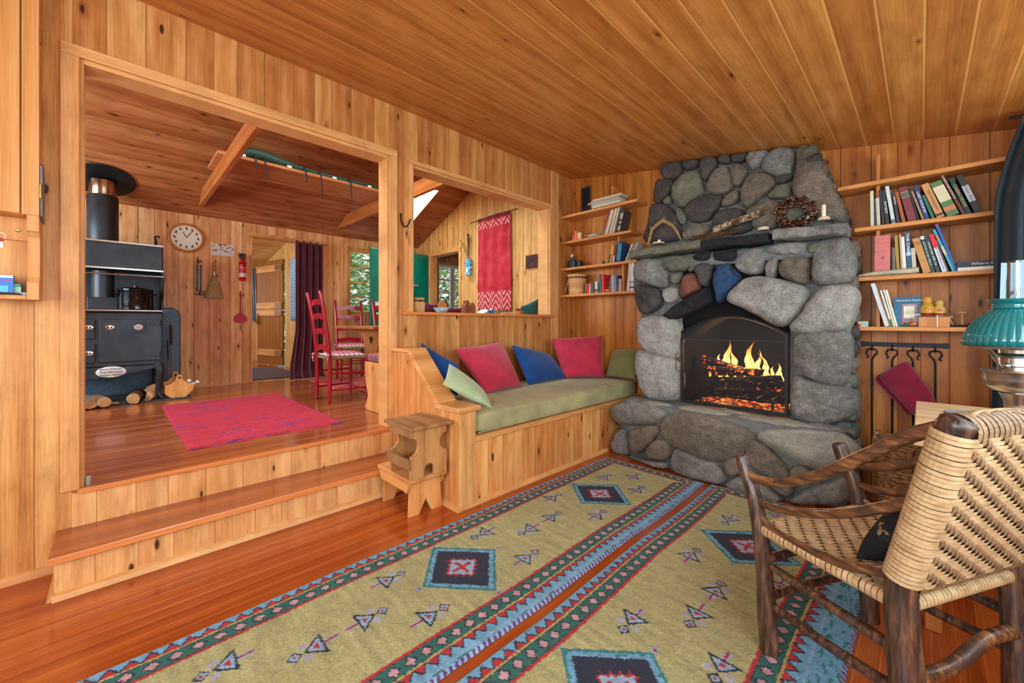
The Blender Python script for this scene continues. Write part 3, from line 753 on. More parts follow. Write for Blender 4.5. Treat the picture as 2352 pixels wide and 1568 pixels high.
def resample(P, n):
    L = [0]
    for a, b in zip(P, P[1:]+P[:1]): L.append(L[-1]+(b-a).length)
    T = L[-1]; out = []; k = 0
    for i in range(n):
        t = T*i/n
        while L[k+1] < t: k += 1
        a, b = P[k], P[(k+1) % len(P)]; out.append(a.lerp(b, (t-L[k])/max(1e-9, L[k+1]-L[k])))
    return out
def stone(mb, poly, nrm, bulge, back=.05, mi=0, seed=0, n=56, grow=1.0, power=2.6, tilt=0):
    P = resample(smooth_poly(poly), n); c = sum(P, Vector())/n; P = [c+(p-c)*1.035+(p-c).normalized()*.004 for p in P]
    nrm = nrm.normalized(); rings = []
    T = [(1.0, -back), (1.005, -.012), (.975, .30), (.92, .55), (.83, .76), (.68, .90), (.48, .97), (.24, 1.0)]
    off = Vector((seed*3.7, seed*1.3, seed*2.1)); vs = []
    size = sum((p-c).length for p in P)/n
    for k, (t, hh) in enumerate(T):
        for p in P:
            q = c+(p-c)*t*grow
            q = q+nrm*((hh*bulge) if k > 1 else (hh if k == 0 else hh))
            if k > 0:
                nn = noise.noise(q*5+off)*.42+noise.noise(q*13+off)*.26+noise.noise(q*31+off)*.12
                q = q+nrm*nn*bulge*(1 if k > 1 else .2)+(p-c).normalized()*noise.noise(q*16+off)*.006
                if tilt: q = q+nrm*tilt*(q-c).z
            vs.append(q)
    top = c+nrm*bulge*(1.0+noise.noise(c*5+off)*.3)
    m = len(T); vs.append(top)
    fs = [(k*n+i, k*n+(i+1) % n, (k+1)*n+(i+1) % n, (k+1)*n+i) for k in range(m-1) for i in range(n)]
    fs += [((m-1)*n+i, (m-1)*n+(i+1) % n, m*n) for i in range(n)]
    old = mb.mi; mb.mi = mi; mb.add(vs, fs, True); mb.mi = old
cA = lambda x, y: (1400+x/3.6467, 330+y/3.6467)
cB = lambda x, y: (1400+x/3.2667, 700+y/3.2667)
UP = [(4, [(440,170),(600,150),(605,210),(590,290),(440,290)]), (4, [(612,150),(750,120),(742,190),(650,220),(615,200)]),
 (4, [(762,112),(900,90),(895,190),(820,300),(790,310),(760,220)]), (4, [(915,90),(1020,75),(1012,162),(920,160)]), (4, [(1030,60),(1155,50),(1135,140),(1080,160),(1025,150)]),
 (0, [(1165,45),(1320,35),(1320,110),(1240,210),(1180,205),(1147,130)]), (0, [(1370,30),(1550,12),(1532,220),(1500,262),(1400,265),(1272,220),(1300,130)]),
 (2, [(1575,12),(1700,25),(1800,200),(1900,420),(1975,600),(1965,648),(1700,600),(1560,430),(1538,380),(1572,240)]),
 (4, [(400,300),(545,300),(520,390),(430,500),(375,490),(380,380)]), (3, [(540,350),(620,260),(750,220),(765,310),(795,410),(700,470),(640,530),(560,510),(525,430)]),
 (2, [(850,270),(900,210),(990,195),(1010,260),(1040,370),(930,430),(815,400)]), (2, [(1015,190),(1060,170),(1150,200),(1155,260),(1090,360),(1040,340),(1015,260)]),
 (2, [(1180,245),(1270,235),(1390,300),(1370,360),(1250,460),(1150,540),(1110,490),(1105,410),(1140,310)]), (4, [(1395,290),(1530,255),(1530,290),(1450,330),(1390,325)]),
 (3, [(1330,430),(1400,365),(1510,335),(1515,460),(1340,455)]), (2, [(940,510),(980,430),(1085,385),(1080,490),(950,530)]),
 (4, [(690,480),(800,425),(930,435),(945,480),(880,570),(830,640),(690,655),(640,580),(640,550)]),
 (4, [(368,510),(470,510),(560,600),(595,700),(585,800),(440,815),(320,820),(283,785),(330,640),(345,540)]),
 (3, [(560,530),(630,560),(645,640),(605,690),(570,600)]), (2, [(615,740),(720,680),(835,680),(850,730),(700,800),(615,800)]),
 (4, [(870,650),(900,590),(1020,540),(1130,560),(1100,640),(1000,690),(870,690)]), (2, [(1145,560),(1290,490),(1420,480),(1440,560),(1420,700),(1200,710),(1190,640)]),
 (4, [(960,715),(1180,645),(1190,720),(1100,750),(960,750)]), (3, [(1440,480),(1540,470),(1700,610),(1690,690),(1430,700)]), (3, [(452,492),(520,440),(525,480),(500,512)])]
LOWS = [(0, [(240,985),(440,955),(480,1050),(497,1150),(480,1200),(400,1200),(230,1140),(215,1050)]), (3, [(470,950),(680,935),(690,1000),(650,1060),(500,1070),(480,1000)]),
 (7, [(700,930),(860,910),(865,985),(720,990)]), (7, [(880,905),(1080,880),(1085,950),(1060,990),(940,985),(880,970)]),
 (0, [(1060,1000),(1100,930),(1200,870),(1290,880),(1312,950),(1290,1070),(1200,1095),(1110,1075),(1058,1030)]), (0, [(525,1095),(600,1080),(615,1110),(570,1180),(520,1160)]),
 (3, [(680,1030),(730,1008),(732,1060),(665,1072)]), (4, [(740,1020),(800,1000),(870,1010),(860,1080),(830,1190),(780,1190),(740,1090)]),
 (5, [(635,1100),(700,1085),(740,1110),(765,1200),(700,1250),(600,1290),(598,1200)]), (4, [(238,1175),(420,1215),(445,1290),(430,1370),(320,1422),(265,1410),(225,1250)]),
 (1, [(450,1220),(560,1190),(590,1240),(580,1300),(490,1345),(452,1270)]), (6, [(900,1060),(930,1000),(1020,990),(1050,1060),(1105,1110),(1060,1180),(1000,1240),(950,1320),(910,1330),(890,1240),(880,1130)]),
 (0, [(1330,870),(1450,840),(1650,825),(1662,870),(1620,935),(1480,940),(1340,920)]), (3, [(1670,860),(1760,820),(1785,850),(1740,910),(1675,930)]),
 (0, [(1330,980),(1400,935),(1415,990),(1400,1090),(1370,1135),(1308,1110)]), (2, [(1430,1000),(1500,940),(1680,940),(1688,1060),(1670,1160),(1600,1170),(1425,1110)]),
 (0, [(1750,830),(1850,800),(1980,785),(2040,870),(2062,1000),(2042,1130),(1960,1172),(1780,1178),(1700,1140),(1708,990)]),
 (1, [(1015,1260),(1140,1125),(1280,1115),(1500,1155),(1600,1180),(1662,1240),(1650,1310),(1535,1475),(1470,1520),(1380,1520),(1250,1435),(1080,1355),(1010,1315)]),
 (1, [(1770,1192),(1960,1180),(2050,1200),(2097,1290),(2062,1400),(2032,1500),(1980,1565),(1850,1592),(1560,1585),(1508,1525),(1620,1400)]),
 (7, [(960,1000),(1040,1000),(1050,1090),(1110,1115),(1060,1125)])]
LOWB = [(1, [(245,88),(420,80),(530,125),(540,200),(520,400),(430,392),(258,335),(218,262),(222,150)]), (1, [(213,338),(330,358),(500,408),(537,490),(532,705),(430,722),(288,692),(228,580),(198,400)]),
 (0, [(1398,213),(1600,203),(1795,203),(1822,260),(1812,480),(1762,617),(1600,592),(1430,492),(1388,380)]), (0, [(1410,520),(1520,575),(1792,623),(1852,680),(1873,780),(1782,852),(1600,905),(1480,882),(1368,822),(1368,620)])]
HE = [(0, [(35,782),(90,738),(250,738),(380,768),(432,820),(380,878),(200,892),(78,892),(22,842)]), (0, [(60,948),(112,928),(132,960),(148,1060),(142,1152),(50,1132),(24,1072)]),
 (2, [(168,918),(362,902),(368,960),(282,1062),(220,1118),(163,1090)]), (2, [(276,1082),(370,1003),(432,1020),(468,1090),(442,1163),(300,1152)]), (0, [(158,1128),(260,1160),(430,1176),(440,1232),(300,1218),(152,1168)]),
 (2, [(400,900),(480,820),(600,808),(800,856),(1000,925),(1085,968),(1042,1042),(990,1102),(880,1152),(760,1168),(600,1132),(480,1062),(382,980)]),
 (0, [(488,1088),(540,1080),(650,1140),(800,1190),(873,1280),(842,1345),(700,1315),(462,1242)]), (2, [(858,1170),(950,1138),(1010,1160),(1010,1262),(888,1277)]),
 (0, [(875,1345),(960,1290),(1060,1280),(1200,1370),(1285,1430),(1300,1520),(1100,1480),(900,1402)]),
 (2, [(1028,1050),(1100,1013),(1200,1088),(1312,1200),(1348,1270),(1320,1294),(1190,1294),(1088,1232),(1038,1150)]),
 (8, [(1108,978),(1200,938),(1500,925),(1750,965),(1862,1050),(1883,1112),(1800,1205),(1650,1245),(1480,1205),(1330,1122),(1200,1052)]),
 (2, [(1353,1232),(1430,1208),(1505,1240),(1482,1302),(1400,1372),(1348,1342)]), (2, [(1195,1332),(1330,1318),(1388,1380),(1352,1433),(1280,1402)]),
 (0, [(1335,1485),(1450,1400),(1650,1328),(1745,1285),(1790,1300),(1780,1485),(1560,1520)])]
NF = Vector((0, -1, 0))
# upper chimney breast: a tapering mortar body carrying the upper stones
def upper_body():
    mb = MB(); rows = []
    for k in range(9):
        z = ZM-.06+k*(2.62-ZM+.06)/8; f = max(0, min(1, (z-ZM)/.72))
        xl = 1.055+.125*f**.9+.012*math.sin(k*2.1); xr = 2.47-.235*f**1.25+.012*math.sin(k*1.7+1)
        zl, zr = min(z, czm(xl)-.005), min(z, czm(xr)-.005)
        rows.append([(xl, -.012, zl), (xl, yup(z)+.03, zl), (xr, yup(z)+.03, zr), (xr, -.012, zr)])
    vs = [p for r in rows for p in r]; fs = []
    for k in range(8):
        for i in range(3): a = k*4+i; fs.append((a, a+1, a+5, a+4))
    fs.append((32, 33, 34, 35)); mb.add(vs, fs); return mb, rows
mb, urows = upper_body(); mb.mi = 0
for i, (mi, poly) in enumerate(UP):
    P = [hit_up(*cA(*q)) for q in poly]
    sz = max((p-P[0]).length for p in P)
    for p in P: p.z = min(p.z, czm(p.x)-.008)
    stone(mb, P, Vector((0, -1, .05)), .035+.06*min(sz, .5), .07, mi+1, i, grow=1.01)
# stones on the right flank of the breast
rr = random.Random(5)
for i in range(9):
    z = 1.85+i*.075; f = (z-ZM)/.72; xr = 2.47-.235*f**1.25
    if z > czm(xr)-.06: break
    for yy in (-.24, -.10):
        c = Vector((xr+.0, yy+rr.uniform(-.02, .02), z)); a = rr.uniform(.05, .07); b = .036
        P = [c+Vector((0, a*math.cos(t), b*math.sin(t))) for t in [k*PI/4 for k in range(8)]]
        stone(mb, P, Vector((1, 0, .2)), .03, .04, rr.choice([3, 4, 5]), i+50, n=20)
mb.build('chimney_breast', [MORT]+SM, fp, world=True, sharp=180)
# surround
FX0, FX1, FZ0 = 1.391, 2.164, .485
XL, XR_ = 1.03, 2.50
mb = MB()
mb.box((XL, -.31, 0), (FX0-.0, -.012, 1.60)); mb.box((FX1, -.31, 0), (XR_, -.012, 1.60))
arch = [(FX0, 1.02), (FX0, 1.60), (FX1, 1.60), (FX1, 1.06), (2.02, 1.11), (1.86, 1.17), (1.77, 1.22), (1.66, 1.19), (1.56, 1.13), (1.47, 1.06)]
mb.mi = 10; mb.prism(arch, 'y', -.31, -.012); mb.mi = 0
mb.prism([(XL, 1.59), (XR_, 1.59), (2.47, 1.78), (1.03, 1.78)], 'y', -.29, -.012)
mb.prism([(XL+.05, 1.63), (XR_-.03, 1.60), (XR_-.03, 1.69), (XL+.05, 1.72)], 'y', -.37, -.28)
for i, (mi, poly) in enumerate(LOWS):
    P = [hit_low(*cA(*q)) for q in poly]; sz = max((p-P[0]).length for p in P)
    stone(mb, P, NF, .04+.16*min(sz, .5), .06, mi+1, i+100, grow=1.0)
for i, (mi, poly) in enumerate(LOWB):
    P = [hit_low(*cB(*q)) for q in poly]
    stone(mb, P, NF, .095, .08, mi+1, i+140, grow=1.0)
# lintel slab leaning over the opening
P = [hit_low(*cA(*q)) for q in [(465,1430),(590,1330),(750,1240),(820,1200),(893,1310),(760,1382),(600,1452),(520,1478),(468,1462)]]
stone(mb, P, NF, .09, .08, 8, 177, power=4)
# right flank
for i in range(15):
    for yy in (-.25, -.12):
        z = .08+i*.112+rr.uniform(-.012, .012); c = Vector((XR_+.0, yy+rr.uniform(-.02, .02), z)); a = rr.uniform(.055, .075); b = rr.uniform(.045, .055)
        P = [c+Vector((0, a*math.cos(t), b*math.sin(t))) for t in [k*PI/4 for k in range(8)]]
        stone(mb, P, Vector((1, 0, 0)), .035, .04, rr.choice([1, 3, 4, 5]), i+60, n=20)
        c2 = Vector((XL, c.y, c.z)); P = [c2+Vector((0, a*math.cos(t), b*math.sin(t))) for t in [k*PI/4 for k in range(8)]]
        if z > .75: stone(mb, P, Vector((-1, 0, 0)), .03, .04, rr.choice([1, 3, 4]), i+90, n=20)
M['soot'] = stone_mat('sooty_firebrick', (5, 5, 6), (12, 12, 13), (26, 24, 24), .3)
mb.build('firebox_surround', [MORT]+SM+[M['soot']], fp, world=True, sharp=180)
# hearth: curved mortar body, stones, uneven top
mb = MB(); xs = [.95+i*(2.50-.95)/16 for i in range(17)]
poly = [(x, yhearth(x)+.035) for x in xs]+[(2.50, -.30), (.95, -.30)]
mb.prism(poly, 'z', 0, .452)
for i, (mi, pl) in enumerate(HE):
    P = [hit_hearth(*cB(*q)) for q in pl]
    for p in P: p.z = max(.004, min(p.z, .475))
    c = sum(P, Vector())/len(P); sl = (yhearth(c.x+.05)-yhearth(c.x-.05))/.1
    big = len(pl) > 9
    top = max(p.z for p in P) > .43
    nn = Vector((sl*.6, -1, .55 if top else .05))
    stone(mb, P, nn, .075 if big else .055, .10, mi+1, i+200)
# top slabs and mortar of the hearth
def topsurf(u, v):
    x = .96+u*1.53; y0 = yhearth(x)+.03; y = y0+(-.30-y0)*v
    return Vector((x, y, .468+.012*noise.noise(Vector((x*5, y*9, 0)))+.006*noise.noise(Vector((x*19, y*23, 0)))-.05*(1-min(1, v/.15))**2))
mb.mi = 0; mb.grid(topsurf, 70, 22)
for i, (cx, cy, a, b, mi) in enumerate(((1.25, -.52, .13, .07, 8), (1.62, -.50, .20, .075, 8), (2.1, -.50, .24, .09, 8), (2.38, -.44, .09, .08, 0), (1.02, -.46, .06, .1, 0), (1.85, -.42, .1, .035, 8))):
    P = [Vector((cx+a*math.cos(t)*(1+.12*math.sin(3*t+i)), cy+b*math.sin(t), .466)) for t in [k*PI/6 for k in range(12)]]
    stone(mb, P, Vector((0, 0, 1)), .018, .03, mi+1, i+300, n=30)
rr = random.Random(9)
for i in range(4):
    for j in range(2):
        z = .08+i*.11; yy = -.50+j*.13; c = Vector((2.50, yy, z)); P = [c+Vector((0, .065*math.cos(t), .05*math.sin(t))) for t in [k*PI/4 for k in range(8)]]
        stone(mb, P, Vector((1, 0, 0)), .03, .04, rr.choice([1, 3, 5]), i*3+j+330, n=20)
mb.build('hearth', [MORT]+SM, fp, world=True, sharp=180)
# mantel slabs
def slab(top, bot, yf, mi, seed, parent, yb=-.26, name='mantel_slab'):
    L0, L1 = onY(*cA(*top[0]), yf), onY(*cA(*top[1]), yf); b0, b1 = onY(*cA(*bot[0]), yf), onY(*cA(*bot[1]), yf)
    mb = MB(); nx, nr = 34, 20; vs = []
    for i in range(nx+1):
        u = i/nx; xt = L0.x+(L1.x-L0.x)*u; zt = L0.z+(L1.z-L0.z)*u; zb = b0.z+(b1.z-b0.z)*u
        cy, cz = (yf+yb)/2, (zt+zb)/2; hy, hz = (yb-yf)/2, (zt-zb)/2
        for j in range(nr):
            a = 2*PI*j/nr; ca, sa = math.cos(a), math.sin(a); e = 2/6
            y = cy+hy*abs(ca)**e*(1 if ca > 0 else -1); z = cz+hz*abs(sa)**e*(1 if sa > 0 else -1)
            nn = noise.noise(Vector((xt*7+seed, y*14, z*14)))*.012+noise.noise(Vector((xt*24+seed, y*40, z*40)))*.006
            top_ = sa > .5
            vs.append((xt+(noise.noise(Vector((z*20, y*20, seed)))*.01 if i in (0, nx) else 0), y+(-nn if ca < 0 else 0)*1.4, z+(nn*.4 if top_ else nn)))
    fs = [(i*nr+j, i*nr+(j+1) % nr, (i+1)*nr+(j+1) % nr, (i+1)*nr+j) for i in range(nx) for j in range(nr)]
    fs += [tuple(range(nr-1, -1, -1)), tuple(nx*nr+j for j in range(nr))]
    mb.add(vs, fs, True); return mb.build(name, SM[mi], parent, world=True, sharp=50)
ZT = 1.80
slab(((158, 888), (757, 800)), ((155, 958), (757, 872)), -.49, 3, 1, fp)
slab(((772, 800), (1322, 737)), ((772, 880), (1322, 812)), -.49, 7, 5, fp)
slab(((1362, 708), (1985, 652)), ((1362, 797), (1990, 757)), -.49, 0, 9, fp)
# firebox
mb = MB(); fb = (FX0+.003, FX1-.003)
fi = .42                                                          # the firebox runs back through the wall into the chimney
mb.add([(fb[0], -.30, FZ0-.02), (fb[1], -.30, FZ0-.02), (fb[1]-.10, fi, FZ0-.02), (fb[0]+.10, fi, FZ0-.02), (fb[0], -.30, 1.28), (fb[1], -.30, 1.28), (fb[1]-.1, fi, 1.28), (fb[0]+.1, fi, 1.28)],
       [(0, 1, 2, 3), (4, 7, 6, 5), (0, 3, 7, 4), (1, 5, 6, 2), (3, 2, 6, 7)])
mb.build('firebox', M['soot'], fp, world=True, recalc=False)
# fire screen
M['mesh'] = NT('screen_mesh').mat
def scr():
    t = NT('fine_screen_mesh'); N = t.N; 
    tr = t.n('ShaderNodeBsdfTransparent'); tr.inputs[0].default_value = (1, 1, 1, 1); m = t.n('ShaderNodeMixShader')
    t.b.inputs['Base Color'].default_value = srgb(36, 40, 44); t.b.inputs['Roughness'].default_value = .45; t.b.inputs['Metallic'].default_value = .4
    m.inputs[0].default_value = .22; t.L.new(tr.outputs[0], m.inputs[1]); t.L.new(t.b.outputs[0], m.inputs[2]); t.L.new(m.outputs[0], N['Material Output'].inputs[0]); return t.mat
M['mesh'] = scr()
fs_ = thing('fire_screen', 'black arched mesh fire screen standing in the fireplace opening', 'fire screen', (1.78, -.345, .485))
x0, x1 = FX0+.004, FX1-.004; ys = -.347
archp = [(x0, 1.07)]+[(x0+(x1-x0)*k/16, 1.07+.135*math.sin(PI*k/16)) for k in range(1, 16)]+[(x1, 1.07)]
mb = MB(); mb.box((x0, ys-.012, .487), (x0+.02, ys+.012, 1.07)); mb.box((x1-.02, ys-.012, .487), (x1, ys+.012, 1.07)); mb.box((x0, ys-.014, .487), (x1, ys+.014, .51)); mb.box((x0, ys-.006, 1.01), (x1, ys+.006, 1.022))
mb.tube([(a, ys, b) for a, b in archp], .011, 8)
mb.build('screen_frame', M['black'], fs_, world=True)
mb = MB(); mb.prism([(x0+.01, .5)]+[(a, b) for a, b in archp]+[(x1-.01, .5)], 'y', ys-.0005, ys+.0005); mb.build('screen_mesh', M['mesh'], fs_, world=True)
mb = MB(); mb.tube([(x0-.005, ys-.03, .9), (x0-.028, ys-.035, .88), (x0-.028, ys-.035, .76), (x0-.005, ys-.03, .74)], .003, 6); mb.build('handle', M['black'], fs_, world=True)
# grate, logs, embers, flames
gr = thing('fire_grate', 'black iron grate holding the burning logs', 'grate', (1.80, -.06, .485))
mb = MB()
for x in (1.52, 1.62, 1.72, 1.82, 1.92, 2.02): mb.tube([(x, -.22, .63), (x, -.22, .56), (x, .14, .56), (x, .17, .66)], .009, 6)
for y in (-.2, .1): mb.tube([(1.46, y, .548), (2.06, y, .548)], .01, 6)
for x in (1.50, 2.03):
    for y in (-.2, .1): mb.tube([(x, y, .55), (x, y, .466)], .01, 6)
mb.build('bars', M['black'], gr, world=True)
def ember_mat(name, amt, base=(24, 18, 16)):
    t = NT(name); o, ax = t.obj(); n = t.noise(o, 26, 4, .7); e = t.map(n, .60-amt*.2, .72-amt*.1)
    t.b.inputs['Base Color'].default_value = srgb(*base); t.b.inputs['Roughness'].default_value = .95
    t.L.new(t.ramp(e, [(0, (0, 0, 0)), (.5, (1, .10, .01)), (1, (1, .35, .08))]), t.b.inputs['Emission Color']); t.b.inputs['Emission Strength'].default_value = 2.2
    t.bump(n, .8, .02); return t.mat
M['char'] = ember_mat('charred_log', .0); M['charhot'] = ember_mat('glowing_log', .3, (40, 22, 16)); M['ember'] = ember_mat('glowing_embers', .62, (84, 60, 52))
def log(name, a, b, r, mat, label, cat='log', parent=None, group=None, n=12, split=0, endmat=None):
    a, b = Vector(a), Vector(b); t = thing(name, label, cat, tuple((a+b)/2), group=group)
    k = 14; pts = [a.lerp(b, i/k) for i in range(k+1)]; ax_ = (b-a).normalized(); s1_ = ax_.cross(Vector((0, 0, 1))).normalized(); s2_ = s1_.cross(ax_)
    vs = []
    for i, p in enumerate(pts):
        for j in range(n):
            an = 2*PI*j/n; d = s1_*math.cos(an)+s2_*math.sin(an)
            rr_ = r*(1+.16*noise.noise(p*9+d*1.5)+.07*noise.noise(p*30+d*3))
            if split and math.sin(an+split) > .25: rr_ *= .25/max(.25, math.sin(an+split))*1.1
            vs.append(p+d*rr_+ax_*(.012*noise.noise(d*3+p) if i in (0, k) else 0))
    fs = [(i*n+j, i*n+(j+1) % n, (i+1)*n+(j+1) % n, (i+1)*n+j) for i in range(k) for j in range(n)]
    mb = MB(); mb.add(vs, fs, True); mb.build('bark', mat, t, world=True, sharp=50)
    mb = MB(); q = n
    for e_ in (0, k):
        mb = MB(); mb.add([vs[e_*n+j] for j in range(n)], [tuple(range(n))]); mb.build('cut_end', endmat or mat, t, world=True)
    return t
LGp = 'burning logs on the grate'
log('burning_log', (1.60, -.15, .64), (2.08, -.17, .70), .052, M['char'], 'thick charred log lying across the front of the grate', group=LGp)
log('burning_log', (1.58, .02, .635), (2.02, .06, .635), .05, M['charhot'], 'glowing log lying at the back of the grate, under the flames', group=LGp)
log('burning_log', (1.47, -.1, .84), (1.86, .04, .72), .032, M['charhot'], 'thin charred log leaning up at the left of the fire', group=LGp)
log('burning_log', (1.50, -.12, .74), (1.98, -.04, .745), .036, M['charhot'], 'thin glowing log lying across the middle of the fire', group=LGp)
mb = MB(); mb.grid(lambda u, v: Vector((1.44+.66*u, -.26+.46*v, .472+.05*math.sin(PI*u)*math.sin(PI*v)+.02*noise.noise(Vector((u*11, v*9, 0))))), 50, 34)
eb = mb.build('ember_bed', M['ember'], sharp=180); eb['kind'] = 'stuff'; tag(eb, 'bed of glowing red embers and ash under the fire grate', 'embers')
def flame_mat():
    t = NT('fire_flame'); N = t.N; o, ax = t.obj(); N.remove(t.b)
    z = ax['z']; h = t.math('DIVIDE', z, .22)
    lw = t.n('ShaderNodeLayerWeight'); lw.inputs[0].default_value = .35
    em = t.n('ShaderNodeEmission'); t.L.new(t.ramp(h, [(0, (1, .42, .07)), (.3, (1, .56, .15)), (1, (1, .26, .03))]), em.inputs[0]); em.inputs[1].default_value = 3.4
    tr = t.n('ShaderNodeBsdfTransparent'); m = t.n('ShaderNodeMixShader')
    nn = t.noise(t.comb(t.math('MULTIPLY', ax['x'], 60), ax['y'], t.math('MULTIPLY', z, 14)), 1, 3)
    a = t.math('MULTIPLY', t.math('SUBTRACT', 1.0, lw.outputs['Facing'], clamp=True), t.map(nn, .3, .55), clamp=True)
    a = t.math('MULTIPLY', a, t.math('SUBTRACT', 1.15, t.math('MULTIPLY', h, .8), clamp=True), clamp=True)
    t.L.new(a, m.inputs[0]); t.L.new(tr.outputs[0], m.inputs[1]); t.L.new(em.outputs[0], m.inputs[2]); t.L.new(m.outputs[0], N['Material Output'].inputs[0]); return t.mat
M['flame'] = flame_mat()
rf = random.Random(11)
flames = thing('fire', 'orange flames rising from the burning logs in the fireplace', 'fire', (1.78, -.04, .70))
FL = [(1.655, -.02, .75, .036, .29), (1.70, .0, .75, .03, .20), (1.62, 0, .76, .022, .15), (1.835, -.02, .75, .038, .28), (1.875, .01, .75, .028, .20), (1.80, .02, .75, .024, .16), (1.585, -.03, .78, .02, .12), (1.94, .0, .71, .028, .22), (1.98, -.02, .70, .022, .12), (2.03, -.02, .70, .022, .15), (2.065, -.06, .69, .016, .10)]
rf2 = random.Random(21)
for k in range(20): FL.append((rf2.uniform(1.54, 2.08), rf2.uniform(-.14, -.04), rf2.uniform(.63, .73), rf2.uniform(.010, .018), rf2.uniform(.05, .13)))
for i, (x, y, z, w_, h) in enumerate(FL):
    mb = MB(); k = 22; vs = []; n = 12; ph = rf.uniform(0, 6); sw = rf.uniform(-.25, .25)
    for a in range(k+1):
        s = a/k; r = w_*(math.sin(PI*min(1, s*.95+.14))**.9)*(1-s)**.75*(1+.35*noise.noise(Vector((i*3.3, 0, s*5)))) if s < 1 else 0.0005
        cx = h*(sw*s*s+.10*math.sin(s*7+ph)*s); cy = .05*h*math.sin(s*5+i)
        for j in range(n):
            an = 2*PI*j/n; q = 1+.3*noise.noise(Vector((math.cos(an)*1.5+i, math.sin(an)*1.5, s*6)))
            vs.append((cx+r*q*math.cos(an), cy+r*q*.55*math.sin(an), s*h))
    fs = [(a*n+j, a*n+(j+1) % n, (a+1)*n+(j+1) % n, (a+1)*n+j) for a in range(k) for j in range(n)]
    mb.add(vs, fs, True); o = mb.build('flame', M['flame'], flames, sharp=180); o.location = (x-1.78, y+.04, z-.70)
for (x, y, z, e) in ((1.75, .02, .86, 12), (2.0, .05, .76, 8), (1.7, -.2, .54, 1.5)):
    l = bpy.data.lights.new('fire_light', 'POINT'); l.energy = e; l.color = (1, .5, .18); l.shadow_soft_size = .08
    o = bpy.data.objects.new('fire_light', l); COL.objects.link(o); o.location = (x, y, z)
# ------------------------------------------------ things on the mantel
M['antler'] = stone_mat('antler', (120, 92, 52), (184, 152, 100), (226, 204, 160), .2, .5)
M['wax'] = plain('cream_candle_wax', srgb(232, 226, 186), .45, vary=.05)
M['waxw'] = plain('white_wax', srgb(240, 240, 238), .4)
M['slice'] = plain('pale_wood_slice', srgb(196, 176, 146), .7, vary=.15, bump=.3)
def zmt(x): return 1.797-.008*(x-1.0)/1.5
an = thing('antler', 'forked deer antler standing like an arch at the left end of the mantel', 'antler', tuple(onY(1520, 548, -.36)))
p = lambda u, v, y=-.38: onY(u, v, y)
mb = MB(); mb.tube([p(1489, 563), p(1492, 548), p(1497, 528), p(1510, 515), p(1522, 507), p(1532, 510), p(1545, 518), p(1556, 533), p(1564, 551)], [.012, .013, .014, .017, .02, .018, .014, .012, .006], 10)
mb.tube([p(1524, 510), p(1524, 504), p(1526, 497)], [.014, .01, .003], 8); mb.tube([p(1546, 520), p(1548, 512)], [.008, .003], 8); mb.tube([p(1497, 526), p(1493, 519)], [.008, .002], 8)
mb.build('antler_beam', M['antler'], an, world=True)
cs = thing('candle_holder', 'wood slice holding a white stub candle under the antler arch', 'candle holder', tuple(onY(1512, 560, -.42)))
c = onY(1512, 560, -.42); MB().lathe([(.0, 0), (.05, 0), (.052, .012), (.0, .013)], 20, c).build('wood_slice', M['slice'], cs, world=True)
MB().lathe([(.011, .012), (.012, .03), (.007, .036), (0, .037)], 12, c+V(.008, 0, 0)).build('candle', M['waxw'], cs, world=True)
M['birch'] = NT('birch_bark').mat
def birch():
    t = NT('birch_log_bark'); o, ax = t.obj(); n = t.noise(o, 60, 4, .7); n2 = t.noise(o, 9, 3)
    c = t.ramp(n, [(.42, srgb(60, 44, 28)), (.5, srgb(170, 150, 108)), (.7, srgb(214, 196, 150))]); c = t.mix(t.map(n2, .5, .62), c, srgb(70, 44, 24)); t.L.new(c, t.b.inputs['Base Color']); t.b.inputs['Roughness'].default_value = .8; t.bump(n, .5, .01); return t.mat
M['birch'] = birch(); M['barkbr'] = stone_mat('brown_bark', (50, 30, 18), (100, 66, 40), (168, 124, 80), .3)
a_, b_ = onY(1665, 522, -.38), onY(1752, 487, -.34)
log('birch_log', onY(1640, 528, -.37), b_, .027, M['birch'], 'speckled birch log leaning up on the mantel beside the wreath', cat='log', endmat=M['barkbr'])
log('bark_piece', onY(1590, 546, -.42), onY(1690, 530, -.40), .022, M['barkbr'], 'curled brown bark branch lying on the mantel under the birch log', cat='branch', split=.6)
cs = thing('candle_holder', 'small pale wood slice candle holder at the middle of the mantel, empty', 'candle holder', tuple(onY(1753, 530, -.43)))
c = onY(1753, 529, -.43); MB().lathe([(.0, 0), (.036, 0), (.038, .02), (.02, .024), (0, .022)], 20, c).build('wood_slice', M['slice'], cs, world=True)
# wreath of glossy brown cones and nuts
M['cone'] = plain('glossy_brown_nut', srgb(54, 26, 12), .3, vary=.5, vscale=30, coat=.6)
M['cone2'] = plain('amber_brown_nut', srgb(104, 54, 22), .3, vary=.4, vscale=30, coat=.6)
wc = onY(1826, 490, -.36); wr = thing('wreath', 'dark brown wreath of glossy cones and nuts leaning on the mantel stones', 'wreath', tuple(wc))
rw = random.Random(4); mb = MB(); mb.tube([wc+V(.085*math.cos(t), 0, .075*math.sin(t)) for t in [k*PI/12 for k in range(24)]], .022, 8, closed=True); mb.build('ring', M['cone'], wr, world=True)
mb = MB()
for k in range(110):
    t = rw.uniform(0, 2*PI); q = rw.uniform(0, 2*PI); rad = .086+.03*math.cos(q)
    mb.mi = rw.choice((0, 0, 1)); Mx = Matrix.Rotation(rw.uniform(0, 3), 4, 'X') @ Matrix.Rotation(rw.uniform(0, 3), 4, 'Y')
    mb.ball(wc+V(rad*math.cos(t)*1.08, .024*math.sin(q)-.01, rad*math.sin(t)*.95), .012, 8, 6, (1, .7, 1.3), M=Mx)
mb.build('nuts', [M['cone'], M['cone2']], wr, world=True)
